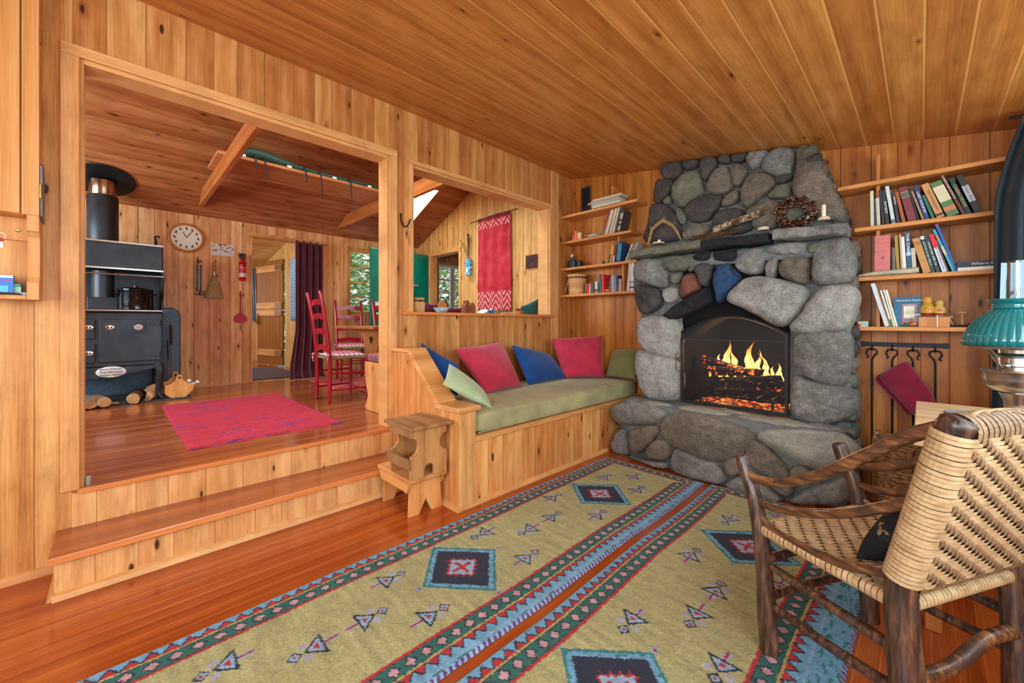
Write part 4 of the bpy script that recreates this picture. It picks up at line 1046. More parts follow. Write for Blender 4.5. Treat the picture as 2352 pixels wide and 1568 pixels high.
cs = thing('candlestick', 'tall cream candle in a small stone holder at the right end of the mantel', 'candle', tuple(onY(1892, 505, -.38)))
c = onY(1892, 506, -.38); MB().lathe([(0, 0), (.034, 0), (.036, .008), (.03, .022), (0, .024)], 20, c).build('holder', M['slice'], cs, world=True)
MB().lathe([(.0125, .022), (.0125, .10), (.009, .105), (0, .104)], 16, c).build('candle', M['wax'], cs, world=True)
# ================================================================ WALL SHELVES
M['shelf'] = wood('pine_shelf_board', 'z', 'x', 0, (156, 92, 36), (204, 134, 66), (224, 160, 92), knots=.4)
M['upr'] = wood('pine_shelf_upright', 'x', 'z', 0, (146, 86, 36), (190, 122, 60), (214, 150, 84), knots=.3)
TS = .026
SFY = -.224
def shelf_unit(label, xs, zs, ups, gname):
    t = thing('bookshelf', label, 'shelves', ((xs[0][0]+xs[0][1])/2, -.1, zs[-1]), group=gname)
    for (a, b), z in zip(xs, zs):
        s = MB().box((a, SFY, z-TS), (b, -.002, z)).build('shelf', M['shelf'], t, world=True, bevel=.002)
    for a, z0, z1, d in ups: MB().box((a, -d, z0), (a+.02, -.002, z1)).build('upright', M['upr'], t, world=True, bevel=.002)
    return t
LZ = [2.338, 2.051, 1.758, 1.465]
RZ = [2.084, 1.789, 1.458, 1.127]
shelf_unit('four-board pine wall shelves in the corner left of the stone fireplace', [(.002, .92), (.002, .86), (.002, .92), (.002, .99)], LZ,
           [(.60, LZ[0], 2.55, .15), (.60, LZ[1], LZ[0]-TS, .15), (.67, LZ[2], LZ[1]-TS, .15), (.72, LZ[3], LZ[2]-TS, .15)], 'pine wall shelves')
shelf_unit('four-board pine wall shelves right of the stone fireplace, below the dark curtain', [(2.42, 3.30), (2.51, 3.30), (2.53, 3.30), (2.51, 3.30)], RZ,
           [(2.615, RZ[0], 2.27, .17), (2.615, RZ[1], RZ[0]-TS, .17), (2.615, RZ[2], RZ[1]-TS, .17), (2.615, RZ[3], RZ[3]+.17, .17)], 'pine wall shelves')
DG = None
def text_mesh(name, s, size, mat, parent, loc, rot, depth=.0004, squash=1.0, align='CENTER'):
    c = bpy.data.curves.new(name, 'FONT'); c.body = s; c.size = size; c.align_x = align; c.align_y = 'CENTER'; c.extrude = depth
    o = bpy.data.objects.new(name+'_c', c); COL.objects.link(o)
    bpy.context.view_layer.update(); dg = bpy.context.evaluated_depsgraph_get()
    me = bpy.data.meshes.new_from_object(o.evaluated_get(dg)); bpy.data.objects.remove(o); bpy.data.curves.remove(c)
    me.materials.clear(); me.materials.append(mat)
    q = bpy.data.objects.new(name, me); COL.objects.link(q); q.parent = parent; q.location = loc; q.rotation_euler = rot; q.scale = (1, squash, 1); return q
MC = {}
def cm(col, rough=.55, vary=.12):
    k = (col, rough)
    if k not in MC: MC[k] = plain('paint_%d_%d_%d' % col, srgb(*col), rough, vary=vary, vscale=18)
    return MC[k]
M['paper'] = plain('page_edges', srgb(222, 212, 186), .8, vary=.08, vscale=60)
def book(xb, z, h, t, lean, ys, d, col, label, group, title=None, tcol=(240, 236, 220), bands=(), name='book', tsize=.62, tpos=.5, soft=False, yaw=0, flat=False):
    zb = z+abs(math.sin(lean))*t/2+.0006
    root = thing(name, label, 'book', (xb, ys, zb), group=group); root.rotation_euler = (0, lean, yaw)
    c = .0018 if not soft else .0008
    mb = MB(); hh = h
    mb.box((-t/2, 0, 0), (-t/2+c, d, hh)); mb.box((t/2-c, 0, 0), (t/2, d, hh)); mb.box((-t/2+c, 0, 0), (t/2-c, c, hh))
    cov = mb.build('cover', cm(col), root)
    o = .003 if not soft else .0005
    MB().box((-t/2+c, c, o), (t/2-c, d-o, hh-o)).build('pages', M['paper'], root)
    for f0, f1, bc in bands:
        MB().box((-t/2-.0003, -.0006, hh*f0), (t/2+.0003, .001, hh*f1)).build('spine_label', cm(bc), cov)
    if title:
        q = text_mesh('spine_title', title, 1, cm(tcol), cov, (0, -.0009, hh*tpos), (PI/2, PI/2, 0))
        w_ = max(.01, q.dimensions.x) if False else max(v.co.x for v in q.data.vertices)-min(v.co.x for v in q.data.vertices)
        sc = min(t*tsize/.7, hh*.8/w_) ; q.scale = (min(hh*.62/w_, sc*1.5), sc, 1)
    return root
def book_px(crop, b, tp, wpx, z, ys, d, col, label, group, **kw):
    pb = onY(*crop(*b), ys); pt = onY(*crop(*tp), ys); wl = onY(*crop(b[0]-wpx/2, b[1]), ys); wr_ = onY(*crop(b[0]+wpx/2, b[1]), ys)
    lean = math.atan2(pt.x-pb.x, pt.z-z); h = math.hypot(pt.x-pb.x, pt.z-z)
    return book(pb.x, z, h, abs(wr_.x-wl.x)*math.cos(lean)*.96, lean, ys, d, col, label, group, **kw)
R2 = lambda x, y: (1920+x/5.227, 340+y/5.227)
R3 = lambda x, y: (1920+x/5.227, 600+y/5.227)
R4 = lambda x, y: (1280+x/11.76, 560+y/11.76)
R5 = lambda x, y: (1280+x/11.76, 430+y/11.76)
g = 'books on the upper right shelf'; z = RZ[1]; y = -.19; d = .155
BK = [((437,915),(430,515),42,(206,198,156),'tall thin cream paperback, first in the row beside the upright of the right shelves',{}),
 ((473,905),(466,605),24,(28,66,98),'narrow blue paperback second in the row on the upper right shelf',{}),
 ((515,900),(498,600),44,(196,188,160),'short cream paperback third in the row, next to narrow blue one',{}),
 ((571,890),(530,505),32,(40,40,48),'thin near-black book between the cream paperback and the white-lettered black one',{}),
 ((620,885),(572,510),50,(44,38,40),'black book with white vertical lettering beside the white spine',dict(title='INTERP',tcol=(225,225,220))),
 ((695,880),(612,460),48,(196,212,214),'white and pale blue spine leaning left, tallest in the left half of the row',dict(bands=((.03,.12,(90,110,120)),))),
 ((752,870),(690,540),40,(50,48,56),'dark grey book with ASON on its spine',dict(title='ASON',tcol=(220,220,220),tpos=.75)),
 ((817,862),(730,530),44,(164,84,28),'burnt orange book leaning beside the thick maroon volume',{}),
 ((920,845),(800,475),108,(122,46,54),'thick maroon volume with a grey label band',dict(bands=((.70,.84,(92,94,88)),(.685,.70,(180,160,110)),(.84,.855,(180,160,110))))),
 ((995,835),(872,480),26,(32,28,34),'thin black book right of the thick maroon volume',{}),
 ((1050,825),(915,520),32,(150,118,88),'thin tan book right of the maroon volume',{}),
 ((1100,820),(950,455),56,(34,62,112),'blue book with large white author lettering',dict(title='LARRY McMURTRY',tcol=(225,230,240))),
 ((1172,810),(1050,570),44,(34,104,74),'short green book between blue and tan ones',{}),
 ((1262,795),(1065,440),104,(196,142,84),'thick light tan volume with a small black triangle at the foot',dict(title='SAINT MADAME BOVARY',tcol=(100,50,30),tsize=.3,bands=((.06,.12,(60,44,34)),))),
 ((1412,785),(1195,420),160,(84,126,76),'very thick green volume with cream title panel and orange square',dict(bands=((.42,.86,(214,204,166)),(.15,.27,(206,120,76))))),
 ((1543,770),(1278,345),46,(104,50,38),'thin brown book with white lettering, right of the thick green volume',dict(title='CHRISTMAS SONGS',tcol=(225,215,200),tpos=.72)),
 ((1603,757),(1377,365),66,(22,60,52),'dark green book with gold CABIN FEVER lettering',dict(title='CABIN FEVER',tcol=(206,176,70))),
 ((1712,747),(1482,335),92,(38,44,42),'black book with a white band reading Cabin Porn, last in the row',dict(bands=((.30,.72,(190,196,208)),),title='Cabin Porn',tcol=(30,30,34),tsize=.42,tpos=.5))]
for b, t_, w_, c_, lb, kw in BK: book_px(R2, b, t_, w_, z, y, d, c_, lb, g, **kw)
g = 'books on the middle right shelf'; z = RZ[2]
BK = [((555,1455),(560,1050),196,(204,112,106),'very thick faded pink volume at the left of the middle right shelf',dict(title='V',tcol=(90,40,40),tsize=.25,tpos=.45,bands=((.60,.605,(150,70,66)),(.72,.725,(150,70,66)),(.80,.806,(150,70,66))))),
 ((676,1448),(672,1195),20,(60,44,38),'thin dark brown booklet beside the faded pink volume',{}),
 ((703,1440),(697,1195),34,(112,96,80),'short brown paperback third in the middle row',{}),
 ((752,1435),(722,1050),40,(158,134,44),'ochre yellow book in the middle row',{}),
 ((797,1430),(768,1035),26,(190,150,116),'thin tan book between the ochre and white ones',{}),
 ((832,1440),(800,1065),42,(222,220,212),'slim white book left of THE CABIN',{}),
 ((888,1455),(855,1005),58,(36,84,112),'blue book with THE CABIN in white letters',dict(title='THE CABIN',tcol=(235,240,244),tpos=.7,bands=((.44,.52,(150,190,210)),))),
 ((947,1480),(925,1200),52,(190,178,164),'short pale grey book right of THE CABIN',{}),
 ((1095,1475),(955,1090),100,(186,132,66),'thick worn tan volume leaning left, with a faint round stamp',dict(bands=((.80,.90,(150,104,52)),))),
 ((1172,1465),(1025,1045),48,(34,62,58),'dark green book with a white oval near the top',dict(title='JOYCE of the HILLS',tcol=(190,210,200),bands=((.88,.96,(220,222,214)),))),
 ((1232,1465),(1080,1050),54,(30,56,54),'dark green book with spaced white words, next to red and white one',dict(title='NATIONAL PARKS   RIVERS   Pride',tcol=(220,225,220),tsize=.5)),
 ((1305,1460),(1143,1040),62,(206,214,226),'white book with a bright red top panel',dict(bands=((.64,1.0,(214,18,44)),),title='THE WHITE MOUNTAINS',tcol=(60,60,80),tpos=.38,tsize=.4)),
 ((1350,1455),(1200,1105),26,(96,60,58),'thin maroon book right of the red and white one',{}),
 ((1415,1448),(1178,985),38,(60,160,170),'tall thin turquoise patterned book leaning left',dict(bands=((.4,.6,(190,190,150)),(.75,.85,(180,120,90))))),
 ((1448,1420),(1205,915),40,(22,90,170),'tallest bright blue book with a red top edge, last upright in the row',dict(bands=((.97,1.0,(180,40,80)),)))]
for b, t_, w_, c_, lb, kw in BK: book_px(R2, b, t_, w_, z, y, d, c_, lb, g, **kw)
def flat_book(x0, x1, z, t, ys, d, col, label, group, title=None, tcol=(235, 235, 230), yaw=0, name='book', pages=True, tx=.5):
    L = x1-x0; root = thing(name, label, 'book', (x0, ys, z+.0006), group=group); root.rotation_euler = (0, 0, yaw)
    mb = MB(); c = .002; mb.box((0, 0, 0), (L, d, c)); mb.box((0, 0, t-c), (L, d, t)); mb.box((0, 0, c), (L, c, t-c)); cov = mb.build('cover', cm(col), root)
    if pages: MB().box((.003, c, c), (L-.003, d-.003, t-c)).build('pages', M['paper'], root)
    if title: text_mesh('spine_title', title, t*.72, cm(tcol), cov, (L*tx, -.0007, t*.5), (PI/2, 0, 0))
    return root
p0 = onY(*R2(1462, 1425), -.2)
flat_book(p0.x, p0.x+.28, RZ[2], .02, -.205, .18, (232, 226, 206), 'white-edged book lying flat under the navy book by the curtain', 'flat books by the curtain')
flat_book(p0.x-.004, p0.x+.28, RZ[2]+.0212, .032, -.207, .185, (28, 44, 68), 'navy book lying flat, titled Where the Great Rivers, by the curtain', 'flat books by the curtain', title='Where the Great Rivers', tx=.6)
# plastic sleeve of rolled cloth on the shelf edge
M['plastic'] = plain('cloudy_plastic', srgb(170, 166, 140), .2, vary=.3, vscale=25, bump=.8, bscale=60)
pv = thing('plastic_sleeve', 'crumpled clear plastic tube lying along the front edge of the middle right shelf', 'tube', (2.72, -.215, RZ[2]))
mb = MB(); mb.tube([(2.53, -.21, RZ[2]+.010), (2.60, -.212, RZ[2]+.017), (2.70, -.212, RZ[2]+.020), (2.78, -.211, RZ[2]+.022), (2.815, -.21, RZ[2]+.024)], [.006, .015, .017, .019, .018], 12); mb.build('tube', M['plastic'], pv, world=True)
g = 'books on the lowest right shelf'; z = RZ[3]
BK = [((614,778),(440,270),56,(212,216,220),'tall white hardback leaning left on the lowest right shelf',{}),
 ((652,778),(508,365),22,(150,104,64),'thin brown booklet behind the white hardback on the lowest right shelf',dict(soft=True)),
 ((676,778),(538,352),26,(228,228,210),'white and green booklet in the leaning group, lowest right shelf',dict(soft=True,bands=((.0,.2,(40,130,96)),))),
 ((703,778),(575,345),24,(226,220,196),'cream booklet in the leaning group, lowest right shelf',dict(soft=True)),
 ((732,778),(604,345),26,(236,226,206),'pale pink-white booklet leaning against the blue magazine',dict(soft=True))]
for b, t_, w_, c_, lb, kw in BK: book_px(R3, b, t_, w_, z, y, .16, c_, lb, g, **kw)
# magazine standing face out
a_, b_ = onY(*R3(760, 775), -.165), onY(*R3(930, 775), -.165)
mg = thing('magazine', "blue magazine standing face out, titled Larsson's Home, with an interior picture", 'magazine', (a_.x-.015, -.165, RZ[3]+.001)); mg.rotation_euler = (R_(-9), 0, 0)
W_ = onY(*R3(942, 420), -.15).x-onY(*R3(648, 420), -.15).x; H_ = .195
cov = MB().box((-.012, 0, 0), (W_, .006, H_)).build('cover', cm((20, 96, 130), .35), mg)
MB().box((.028, -.0008, .012), (W_-.018, .0005, H_-.048)).build('picture', cm((150, 116, 122), .5, .5), cov)
MB().box((.036, -.0014, .055), (.085, .0, H_-.062)).build('picture_window', cm((206, 208, 186), .5, .4), cov)
mb = MB(); 
for i in range(5): mb.box((.082+i*.008, -.0018, .035), (.0835+i*.008, -.001, .08))
mb.box((.08, -.0018, .078), (.13, -.001, .081)); mb.box((.08, -.0018, .034), (.13, -.001, .036)); mb.build('picture_chair', M['white'], cov)
text_mesh('title', "Larsson's Home", .0185, M['white'], cov, (W_*.53, -.0012, H_-.024), (PI/2, 0, 0))
# snail, nesting dolls on box, mushrooms, leather roll
M['lacq'] = plain('lacquered_wood', srgb(158, 92, 40), .3, vary=.3, vscale=14, coat=.4)
c = onY(*R3(905, 770), -.2); sn = thing('wooden_snail', 'small lacquered wooden snail toy in front of the blue magazine', 'figurine', (c.x, -.2, RZ[3]+.001))
MB().ball((0.006, 0, .018), .02, 14, 10, (1.15, .7, .88)).build('shell', M['lacq'], sn)
mb = MB(); mb.tube([(-.05, 0, .004), (-.02, 0, .008), (.02, 0, .004)], [.004, .008, .004], 8); mb.ball((-.026, -.004, .018), .008, 8, 6); mb.build('body', cm((40, 96, 60)), sn)
bx0, bx1 = onY(*R3(992, 700), -.19).x, onY(*R3(1370, 700), -.19).x
wb = thing('wooden_box', 'flat pine box tied with white string under the nesting dolls', 'box', ((bx0+bx1)/2, -.13, RZ[3]+.0005))
hw = (bx1-bx0)/2
MB().box((-hw, -.06, 0), (hw, .07, .062)).build('box_body', M['upr'], wb, bevel=.001)
MB().box((-hw-.002, -.061, .0625), (hw+.002, .071, .068)).build('lid', cm((70, 44, 34)), wb)
MB().box((.012, -.0625, -.0), (.016, .071, .0695)).build('string', M['white'], wb)
def doll(x, h, col, col2, label):
    t = thing('nesting_doll', label, 'doll', (x, -.14, RZ[3]+.0695), group='painted nesting dolls'); s = h/.115
    prof = [(0, 0), (.026, 0), (.031, .012), (.034, .03), (.031, .052), (.022, .068), (.019, .074), (.0225, .084), (.022, .098), (.0145, .110), (0, .115)]
    mb = MB(); mb.lathe([(r*s, z*s) for r, z in prof], 24); mb.build('painted_body', col, t)
    mb = MB(); mb.lathe([(.0262*s, .0005), (.0315*s, .013*s), (.032*s, .017*s)], 24, cap=False); mb.build('red_base', cm((150, 30, 26)), t)
    MB().ball((0, -.0095*s, .091*s), .0125*s, 14, 10, (1, 1, 1.05)).build('face', cm((226, 178, 120), .3), t)
    mb = MB()
    for sx in (-.005, .005): mb.ball((sx*s, -.0215*s, .093*s), .0016*s, 8, 6)
    mb.build('eye', cm((30, 20, 20)), t) if False else None
    for sx in (-.005, .005): MB().ball((sx*s, -.0215*s, .093*s), .0016*s, 8, 6).build('eye', cm((30, 20, 20)), t)
    mb = MB()
    for k in range(5): a = 2*PI*k/5; mb.ball((.008*s*math.cos(a), -.0325*s, (.036+.008*math.sin(a))*s), .005*s, 8, 6, (1, .35, 1))
    mb.build('painted_flower', col2, t); return t
doll(onY(*R3(1095, 640), -.14).x, .122, cm((204, 150, 52), .25), cm((176, 132, 48), .3), 'larger nesting doll painted golden yellow, left on the pine box')
doll(onY(*R3(1245, 640), -.14).x, .098, cm((206, 176, 96), .25), cm((196, 44, 34), .3), 'smaller nesting doll with red flower, right on the pine box')
c = onY(*R3(1480, 760), -.14); ms = thing('mushroom_figurine', 'two pale carved mushrooms on a dark base beside the pine box', 'figurine', (c.x, -.14, RZ[3]+.001))
MB().ball((0, 0, .006), .04, 14, 8, (1.1, .7, .2), .3).build('base', cm((70, 62, 58)), ms)
M['mush'] = plain('mushroom_wood', srgb(196, 152, 108), .7, vary=.25, vscale=30, bump=.3)
for dx, h, r, tl in ((.012, .085, .022, .0), (-.026, .058, .018, -.014)):
    mb = MB(); mb.tube([(dx, 0, .008), (dx+tl*.6, 0, h*.6), (dx+tl, 0, h)], [.006, .0045, .005], 8); o = mb.build('stem', M['mush'], ms)
    mb = MB(); mb.lathe([(0, -.004), (r, -.004), (r*.95, .002), (r*.6, .010), (0, .013)], 20, (dx+tl, 0, h)); mb.build('cap', M['mush'], ms)
M['leather'] = plain('dark_brown_leather', srgb(74, 38, 24), .55, vary=.3, vscale=14, bump=.4)
lt = thing('leather_mitten', 'dark brown folded leather piece at the right end of the lowest shelf', 'leather', (3.10, -.12, RZ[3]))
mb = MB()
def lf(u, v):
    x = 3.0+.26*u; y = -.19+.15*v; return Vector((x, y, RZ[3]+.004+.075*math.sin(PI*min(1, u*1.05))**1.2*(.6+.4*math.sin(v*6+u*5))+.03*noise.noise(Vector((u*4, v*4, 1)))*math.sin(PI*u)))
mb.grid(lf, 24, 14); mb.build('hide', M['leather'], lt, world=True, solid=.004)
c = onY(*R3(322, 785), -.2); cb = thing('card_box', 'tiny green and white picture box at the left end of the lowest right shelf', 'box', (c.x, -.195, RZ[3]+.0005))
MB().box((-.026, 0, 0), (.026, .03, .036)).build('carton', cm((196, 214, 180), .5, .1), cb)
MB().box((-.0262, -.0006, .001), (-.010, .0, .02)).build('red_panel', cm((206, 40, 40)), cb); MB().box((-.008, -.0006, .006), (.024, .0, .03)).build('print', cm((150, 190, 200), .5, .4), cb)
MB().box((-.0262, -.0007, .031), (.0262, .0, .036)).build('green_band', cm((140, 190, 60)), cb)
# ---------------- left shelves
g = 'books stacked flat on the top left shelf'
X0 = onY(*R5(930, 500), -.2).x; X1 = onY(*R5(1700, 300), -.2).x
zz = LZ[0]
for i, (a, b, th, col, lb) in enumerate(((.02, 0, .012, (110, 50, 40), 'thin red-brown book at the bottom of the flat stack on the top left shelf'), (-.0, .0, .022, (206, 196, 160), 'cream book second from the bottom of the flat stack'), (-.005, -.01, .024, (160, 176, 170), 'grey-green book in the middle of the flat stack, top left shelf'), (-.05, -.02, .018, (196, 150, 120), 'pinkish book sticking out furthest left in the flat stack'), (-.01, .0, .012, (190, 176, 130), 'thin olive cream book near the top of the flat stack'), (.01, .01, .01, (220, 210, 190), 'white magazine on top of the flat stack'))):
    flat_book(X0+a, X1+b-.0, zz, th, -.2, .155, col, lb, g, name='book'); zz += th+.0008
g = 'books leaning on the second left shelf'; z = LZ[1]; yl = -.18
BK = [((1215,1205),(1378,680),24,(150,84,70),'thin red-edged book at the left of the leaning row, second left shelf',{}), ((1262,1210),(1452,620),36,(198,150,132),'dusty pink thin book leaning right, second left shelf',{}),
 ((1310,1215),(1498,605),34,(222,222,200),'white thin book leaning right, second left shelf',{}), ((1425,1190),(1590,575),64,(206,184,146),'broad cream book leaning right, second left shelf',{}),
 ((1500,1195),(1665,550),32,(220,216,186),'pale yellow-white thin book leaning right, second left shelf',{}), ((1545,1190),(1712,545),40,(96,84,96),'grey patterned book leaning right, second left shelf',{}),
 ((1640,1180),(1772,610),78,(72,64,66),'dark book with cream blotched spine next to the upright, second left shelf',dict(bands=((.1,.3,(150,160,110)),(.4,.5,(160,150,110)),(.6,.85,(170,165,130)))))]
for b, t_, w_, c_, lb, kw in BK: book_px(R5, b, t_, w_, z, yl, .14, c_, lb, g, soft=True, **kw)
X0 = onY(*R5(740, 1290), -.2).x; zz = LZ[1]
for i, (a, th, col, lb) in enumerate(((-.0, .012, (96, 106, 104), 'grey magazine at the bottom of the low flat pile, second left shelf'), (.045, .010, (196, 190, 160), 'cream magazine in the middle of the low flat pile'), (.0, .01, (150, 140, 118), 'beige magazine on top of the low flat pile, second left shelf'))):
    flat_book(X0+a, X0+.15, zz, th, -.205, .16, col, lb, 'flat magazines on the second left shelf', name='magazine'); zz += th+.0007
fx = onY(*R5(520, 1390), -.19).x
ct = thing('paper_carton', 'cluster of small orange and cream cartons at the left end of the second left shelf', 'carton', (fx, -.19, LZ[1]+.0005))
for i, (dx, h, w_, c_) in enumerate(((-.045, .06, .018, (200, 120, 96)), (-.027, .10, .014, (206, 44, 24)), (-.012, .10, .012, (222, 156, 110)), (.004, .075, .018, (232, 84, 20)), (.024, .08, .018, (226, 186, 130)), (.044, .08, .018, (222, 190, 140)))):
    MB().box((dx-w_/2, 0, 0), (dx+w_/2, .03, h)).build('carton', cm(c_), ct)
M['blkp'] = plain('black_moulded_plastic', srgb(18, 22, 32), .4)
fx = onY(*R4(430, 600), -.16).x
ph = thing('lantern', 'black box-shaped lantern with a round pale knob on the third left shelf', 'lantern', (fx, -.15, LZ[2]+.0005))
MB().cbox((-.005, 0, .04), (.10, .08, .08)).build('body', M['blkp'], ph, bevel=.006); MB().cbox((.075, .01, .038), (.045, .06, .075)).build('battery_box', M['blkp'], ph, bevel=.006)
mb = MB(); mb.tube([(-.0, 0, .08), (-.005, -.005, .11), (.0, -.01, .135)], [.022, .016, .018], 10); mb.build('neck', M['blkp'], ph)
MB().lathe([(0, -.004), (.018, -.004), (.018, .006), (0, .008)], 18, (-.0, -.03, .135), M=Matrix.Rotation(PI/2, 4, 'X')).build('knob', cm((206, 170, 130)), ph)
fx = onY(*R4(1235, 470), -.19).x
lf_ = thing('silver_ball', 'small shiny ball with a thin silver clip on the third left shelf', 'ornament', (fx, -.185, LZ[2]+.0005))
M['chrome'] = plain('chrome', srgb(200, 200, 200), .12, 1)
MB().ball((0, 0, .017), .016, 14, 10).build('ball', M['blkp'], lf_); MB().tube([(.02, -.01, .003), (.05, -.012, .006), (.065, -.01, .004)], .003, 6).build('clip', M['chrome'], lf_); MB().ball((-.004, -.013, .02), .006, 10, 8).build('shiny_face', M['chrome'], lf_)
g = 'books on the third left shelf'; z = LZ[2]
BK = [((1375,470),(1440,290),40,(44,52,40),'short dark green book at the left of the row, third left shelf',{}), ((1435,470),(1500,40),62,(206,160,56),'yellow book leaning right, third left shelf',{}), ((1460,478),(1548,110),30,(200,84,40),'orange-red book leaning right, third left shelf',{}),
 ((1505,478),(1530,310),36,(206,196,180),'short pale paperback between orange and plum books, third left shelf',{}), ((1545,470),(1600,20),30,(84,60,74),'thin plum book, third left shelf',{}), ((1640,455),(1700,-50),110,(28,74,110),'thick blue book with pale stripe beside the upright, third left shelf',dict(bands=((.1,.9,(60,130,160)),)))]
for b, t_, w_, c_, lb, kw in BK:
    book_px(R4, b, t_, w_, z, yl, .14, c_, lb, g, **kw)
for i, (b, t_, w_, c_, lb) in enumerate((((1830,415),(2030,0),34,(206,200,170),'cream book leaning right beside the mantel end, third left shelf'), ((1880,410),(2120,-30),44,(150,140,110),'olive-brown book leaning right beside the mantel end, third left shelf'), ((1930,405),(2170,-30),20,(222,222,220),'white thin book leaning right, nearest the mantel end'))):
    book_px(R4, b, t_, w_, z, -.16, .13, c_, lb, 'books leaning beside the mantel')
g = 'books on the lowest left shelf'; z = LZ[3]
BK = [((762,1290),(780,1060),44,(120,76,80),'mauve booklet beside the lidded basket, lowest left shelf',{}), ((820,1300),(826,1075),52,(222,28,16),'short bright red book near basket, lowest left shelf',{}), ((870,1295),(884,1070),26,(236,206,150),'thin cream-yellow book, lowest left shelf',{}), ((925,1300),(935,1060),60,(92,84,76),'short grey-brown book, lowest left shelf',{}), ((978,1298),(985,1050),36,(84,70,62),'short dark brown book, lowest left shelf',{}),
 ((1055,1290),(1050,1015),76,(206,200,190),'white patterned short book in the middle, lowest left shelf',dict(bands=((.1,.35,(150,60,50)),))), ((1115,1275),(1105,1040),26,(40,60,70),'dark teal narrow book, lowest left shelf',{}), ((1165,1270),(1140,820),50,(26,120,106),'tall emerald green book, lowest left shelf',{}), ((1235,1265),(1215,825),62,(226,48,50),'tall bright red book next to the emerald one, lowest left shelf',{}),
 ((1445,1250),(1445,890),40,(120,120,106),'grey-green book right of the red boxes, lowest left shelf',{}), ((1500,1245),(1495,840),56,(176,170,150),'beige-grey book, lowest left shelf',{}), ((1565,1240),(1562,860),60,(110,122,150),'slate blue book, lowest left shelf',{}), ((1622,1238),(1620,850),34,(70,50,76),'dark purple book, lowest left shelf',{}), ((1685,1235),(1695,945),76,(176,144,122),'short dusty beige book beside the upright, lowest left shelf',{})]
for b, t_, w_, c_, lb, kw in BK: book_px(R4, b, t_, w_, z, yl, .14, c_, lb, g, **kw)
fx = onY(*R4(1345, 1250), yl).x
rb = thing('red_box', 'small red and orange tin among the books on the lowest left shelf', 'tin', (fx, yl, LZ[3]+.0005)); MB().box((-.028, 0, 0), (.028, .05, .035)).build('tin_body', cm((150, 30, 20)), rb, bevel=.002); MB().box((-.024, -.0008, .016), (.024, 0, .026)).build('gold_label', cm((236, 160, 60)), rb)
rb = thing('red_box', 'orange-red box standing behind the small red tin', 'box', (fx+.01, yl+.06, LZ[3]+.0005)); MB().box((-.04, 0, 0), (.032, .05, .115)).build('carton', cm((206, 54, 24)), rb); MB().box((-.036, -.0008, .07), (-.008, 0, .108)).build('label', cm((60, 70, 66)), rb)
for b, t_, w_, c_, lb in (((1905,1170),(1965,520),66,(206,190,176),'tall pale beige book right of the upright, lowest left shelf'), ((2010,1200),(2035,520),96,(210,222,222),'tall white book with blue and yellow spots beside the stones')):
    book_px(R4, b, t_, w_, LZ[3], -.2, .15, c_, lb, 'tall books beside the stones', bands=((.08, .16, (30, 80, 150)), (.2, .27, (190, 196, 60)), (.3, .34, (30, 80, 130))) if 'spots' in lb else ())
# lidded splint basket
def weave_mat(name, c0, c1, c2, su=60, sv=60, ax=('x', 'z')):
    t = NT(name); o, a = t.obj()
    U = t.math('MULTIPLY', a[ax[0]], su); Vv = t.math('MULTIPLY', a[ax[1]], sv)
    ch = t.math('MULTIPLY', t.math('SINE', t.math('MULTIPLY', U, PI)), t.math('SINE', t.math('MULTIPLY', Vv, PI)))
    n = t.noise(o, 30, 3); m = t.math('ADD', t.math('MULTIPLY', ch, .35), n)
    t.L.new(t.ramp(m, [(.2, srgb(*c0)), (.5, srgb(*c1)), (.85, srgb(*c2))]), t.b.inputs['Base Color']); t.b.inputs['Roughness'].default_value = .6
    t.bump(ch, .6, .004); return t.mat
def splint_basket(name, label, loc, prof, col_band, hn=26, rows=12, square=0.0, sc=(1, 1), mats=None, rim=True, handle=True, cat='basket', cloth=None):
    t = thing(name, label, cat, loc); z0 = prof[0][1]; z1 = prof[-1][1]
    def R(z):
        for (r0, a), (r1, b) in zip(prof, prof[1:]):
            if a <= z <= b: return r0+(r1-r0)*(z-a)/(b-a)
        return prof[-1][0]
    def pt(an, z, off=0):
        r = R(z)+off; c_, s_ = math.cos(an), math.sin(an)
        if square: e = 2/(2+square*6); c_ = abs(c_)**e*(1 if c_ > 0 else -1); s_ = abs(s_)**e*(1 if s_ > 0 else -1)
        return Vector((r*c_*sc[0], r*s_*sc[1], z))
    N = hn*4; hs = (z1-z0)/rows
    mb = MB()
    for k in range(rows):
        za, zb = z0+k*hs+hs*.06, z0+(k+1)*hs-hs*.06
        vs = []
        for j in range(N):
            an = 2*PI*j/N; off = .0022*math.cos(hn*an+PI*k)
            vs += [pt(an, za, off), pt(an, zb, off)]
        mb.mi = 1 if (k == rows-2 and col_band) else 0
        mb.add(vs, [(2*j, 2*((j+1) % N), 2*((j+1) % N)+1, 2*j+1) for j in range(N)], True)
    mb.build('woven_weavers', [mats[0], mats[1]], t, solid=.0012, recalc=False)
    mb = MB()
    for i in range(hn):
        a0 = 2*PI*(i+.18)/hn; a1 = 2*PI*(i+.82)/hn; vs = []
        for k in range(rows+1):
            z = z0+k*hs; off = -.0009
            vs += [pt(a0, z, off), pt(a1, z, off)]
        mb.add(vs, [(2*k, 2*k+1, 2*k+3, 2*k+2) for k in range(rows)], True)
    mb.add([pt(2*PI*j/N, z0+.001) for j in range(N)], [tuple(range(N))])
    mb.build('uprights_and_base', mats[0], t, solid=.001, recalc=False)
    if rim: mb = MB(); mb.tube([pt(2*PI*j/40, z1, 0) for j in range(40)], .005, 6, closed=True); mb.build('rim', mats[2], t)
    return t, pt
M['spl'] = wood('basket_splint', 'z', 'x', 0, (176, 118, 62), (212, 158, 98), (232, 188, 132), knots=0, rough=.6)
M['spl_dk'] = plain('dark_dyed_splint', srgb(62, 40, 26), .6)
fx = onY(*R4(520, 1320), -.135).x
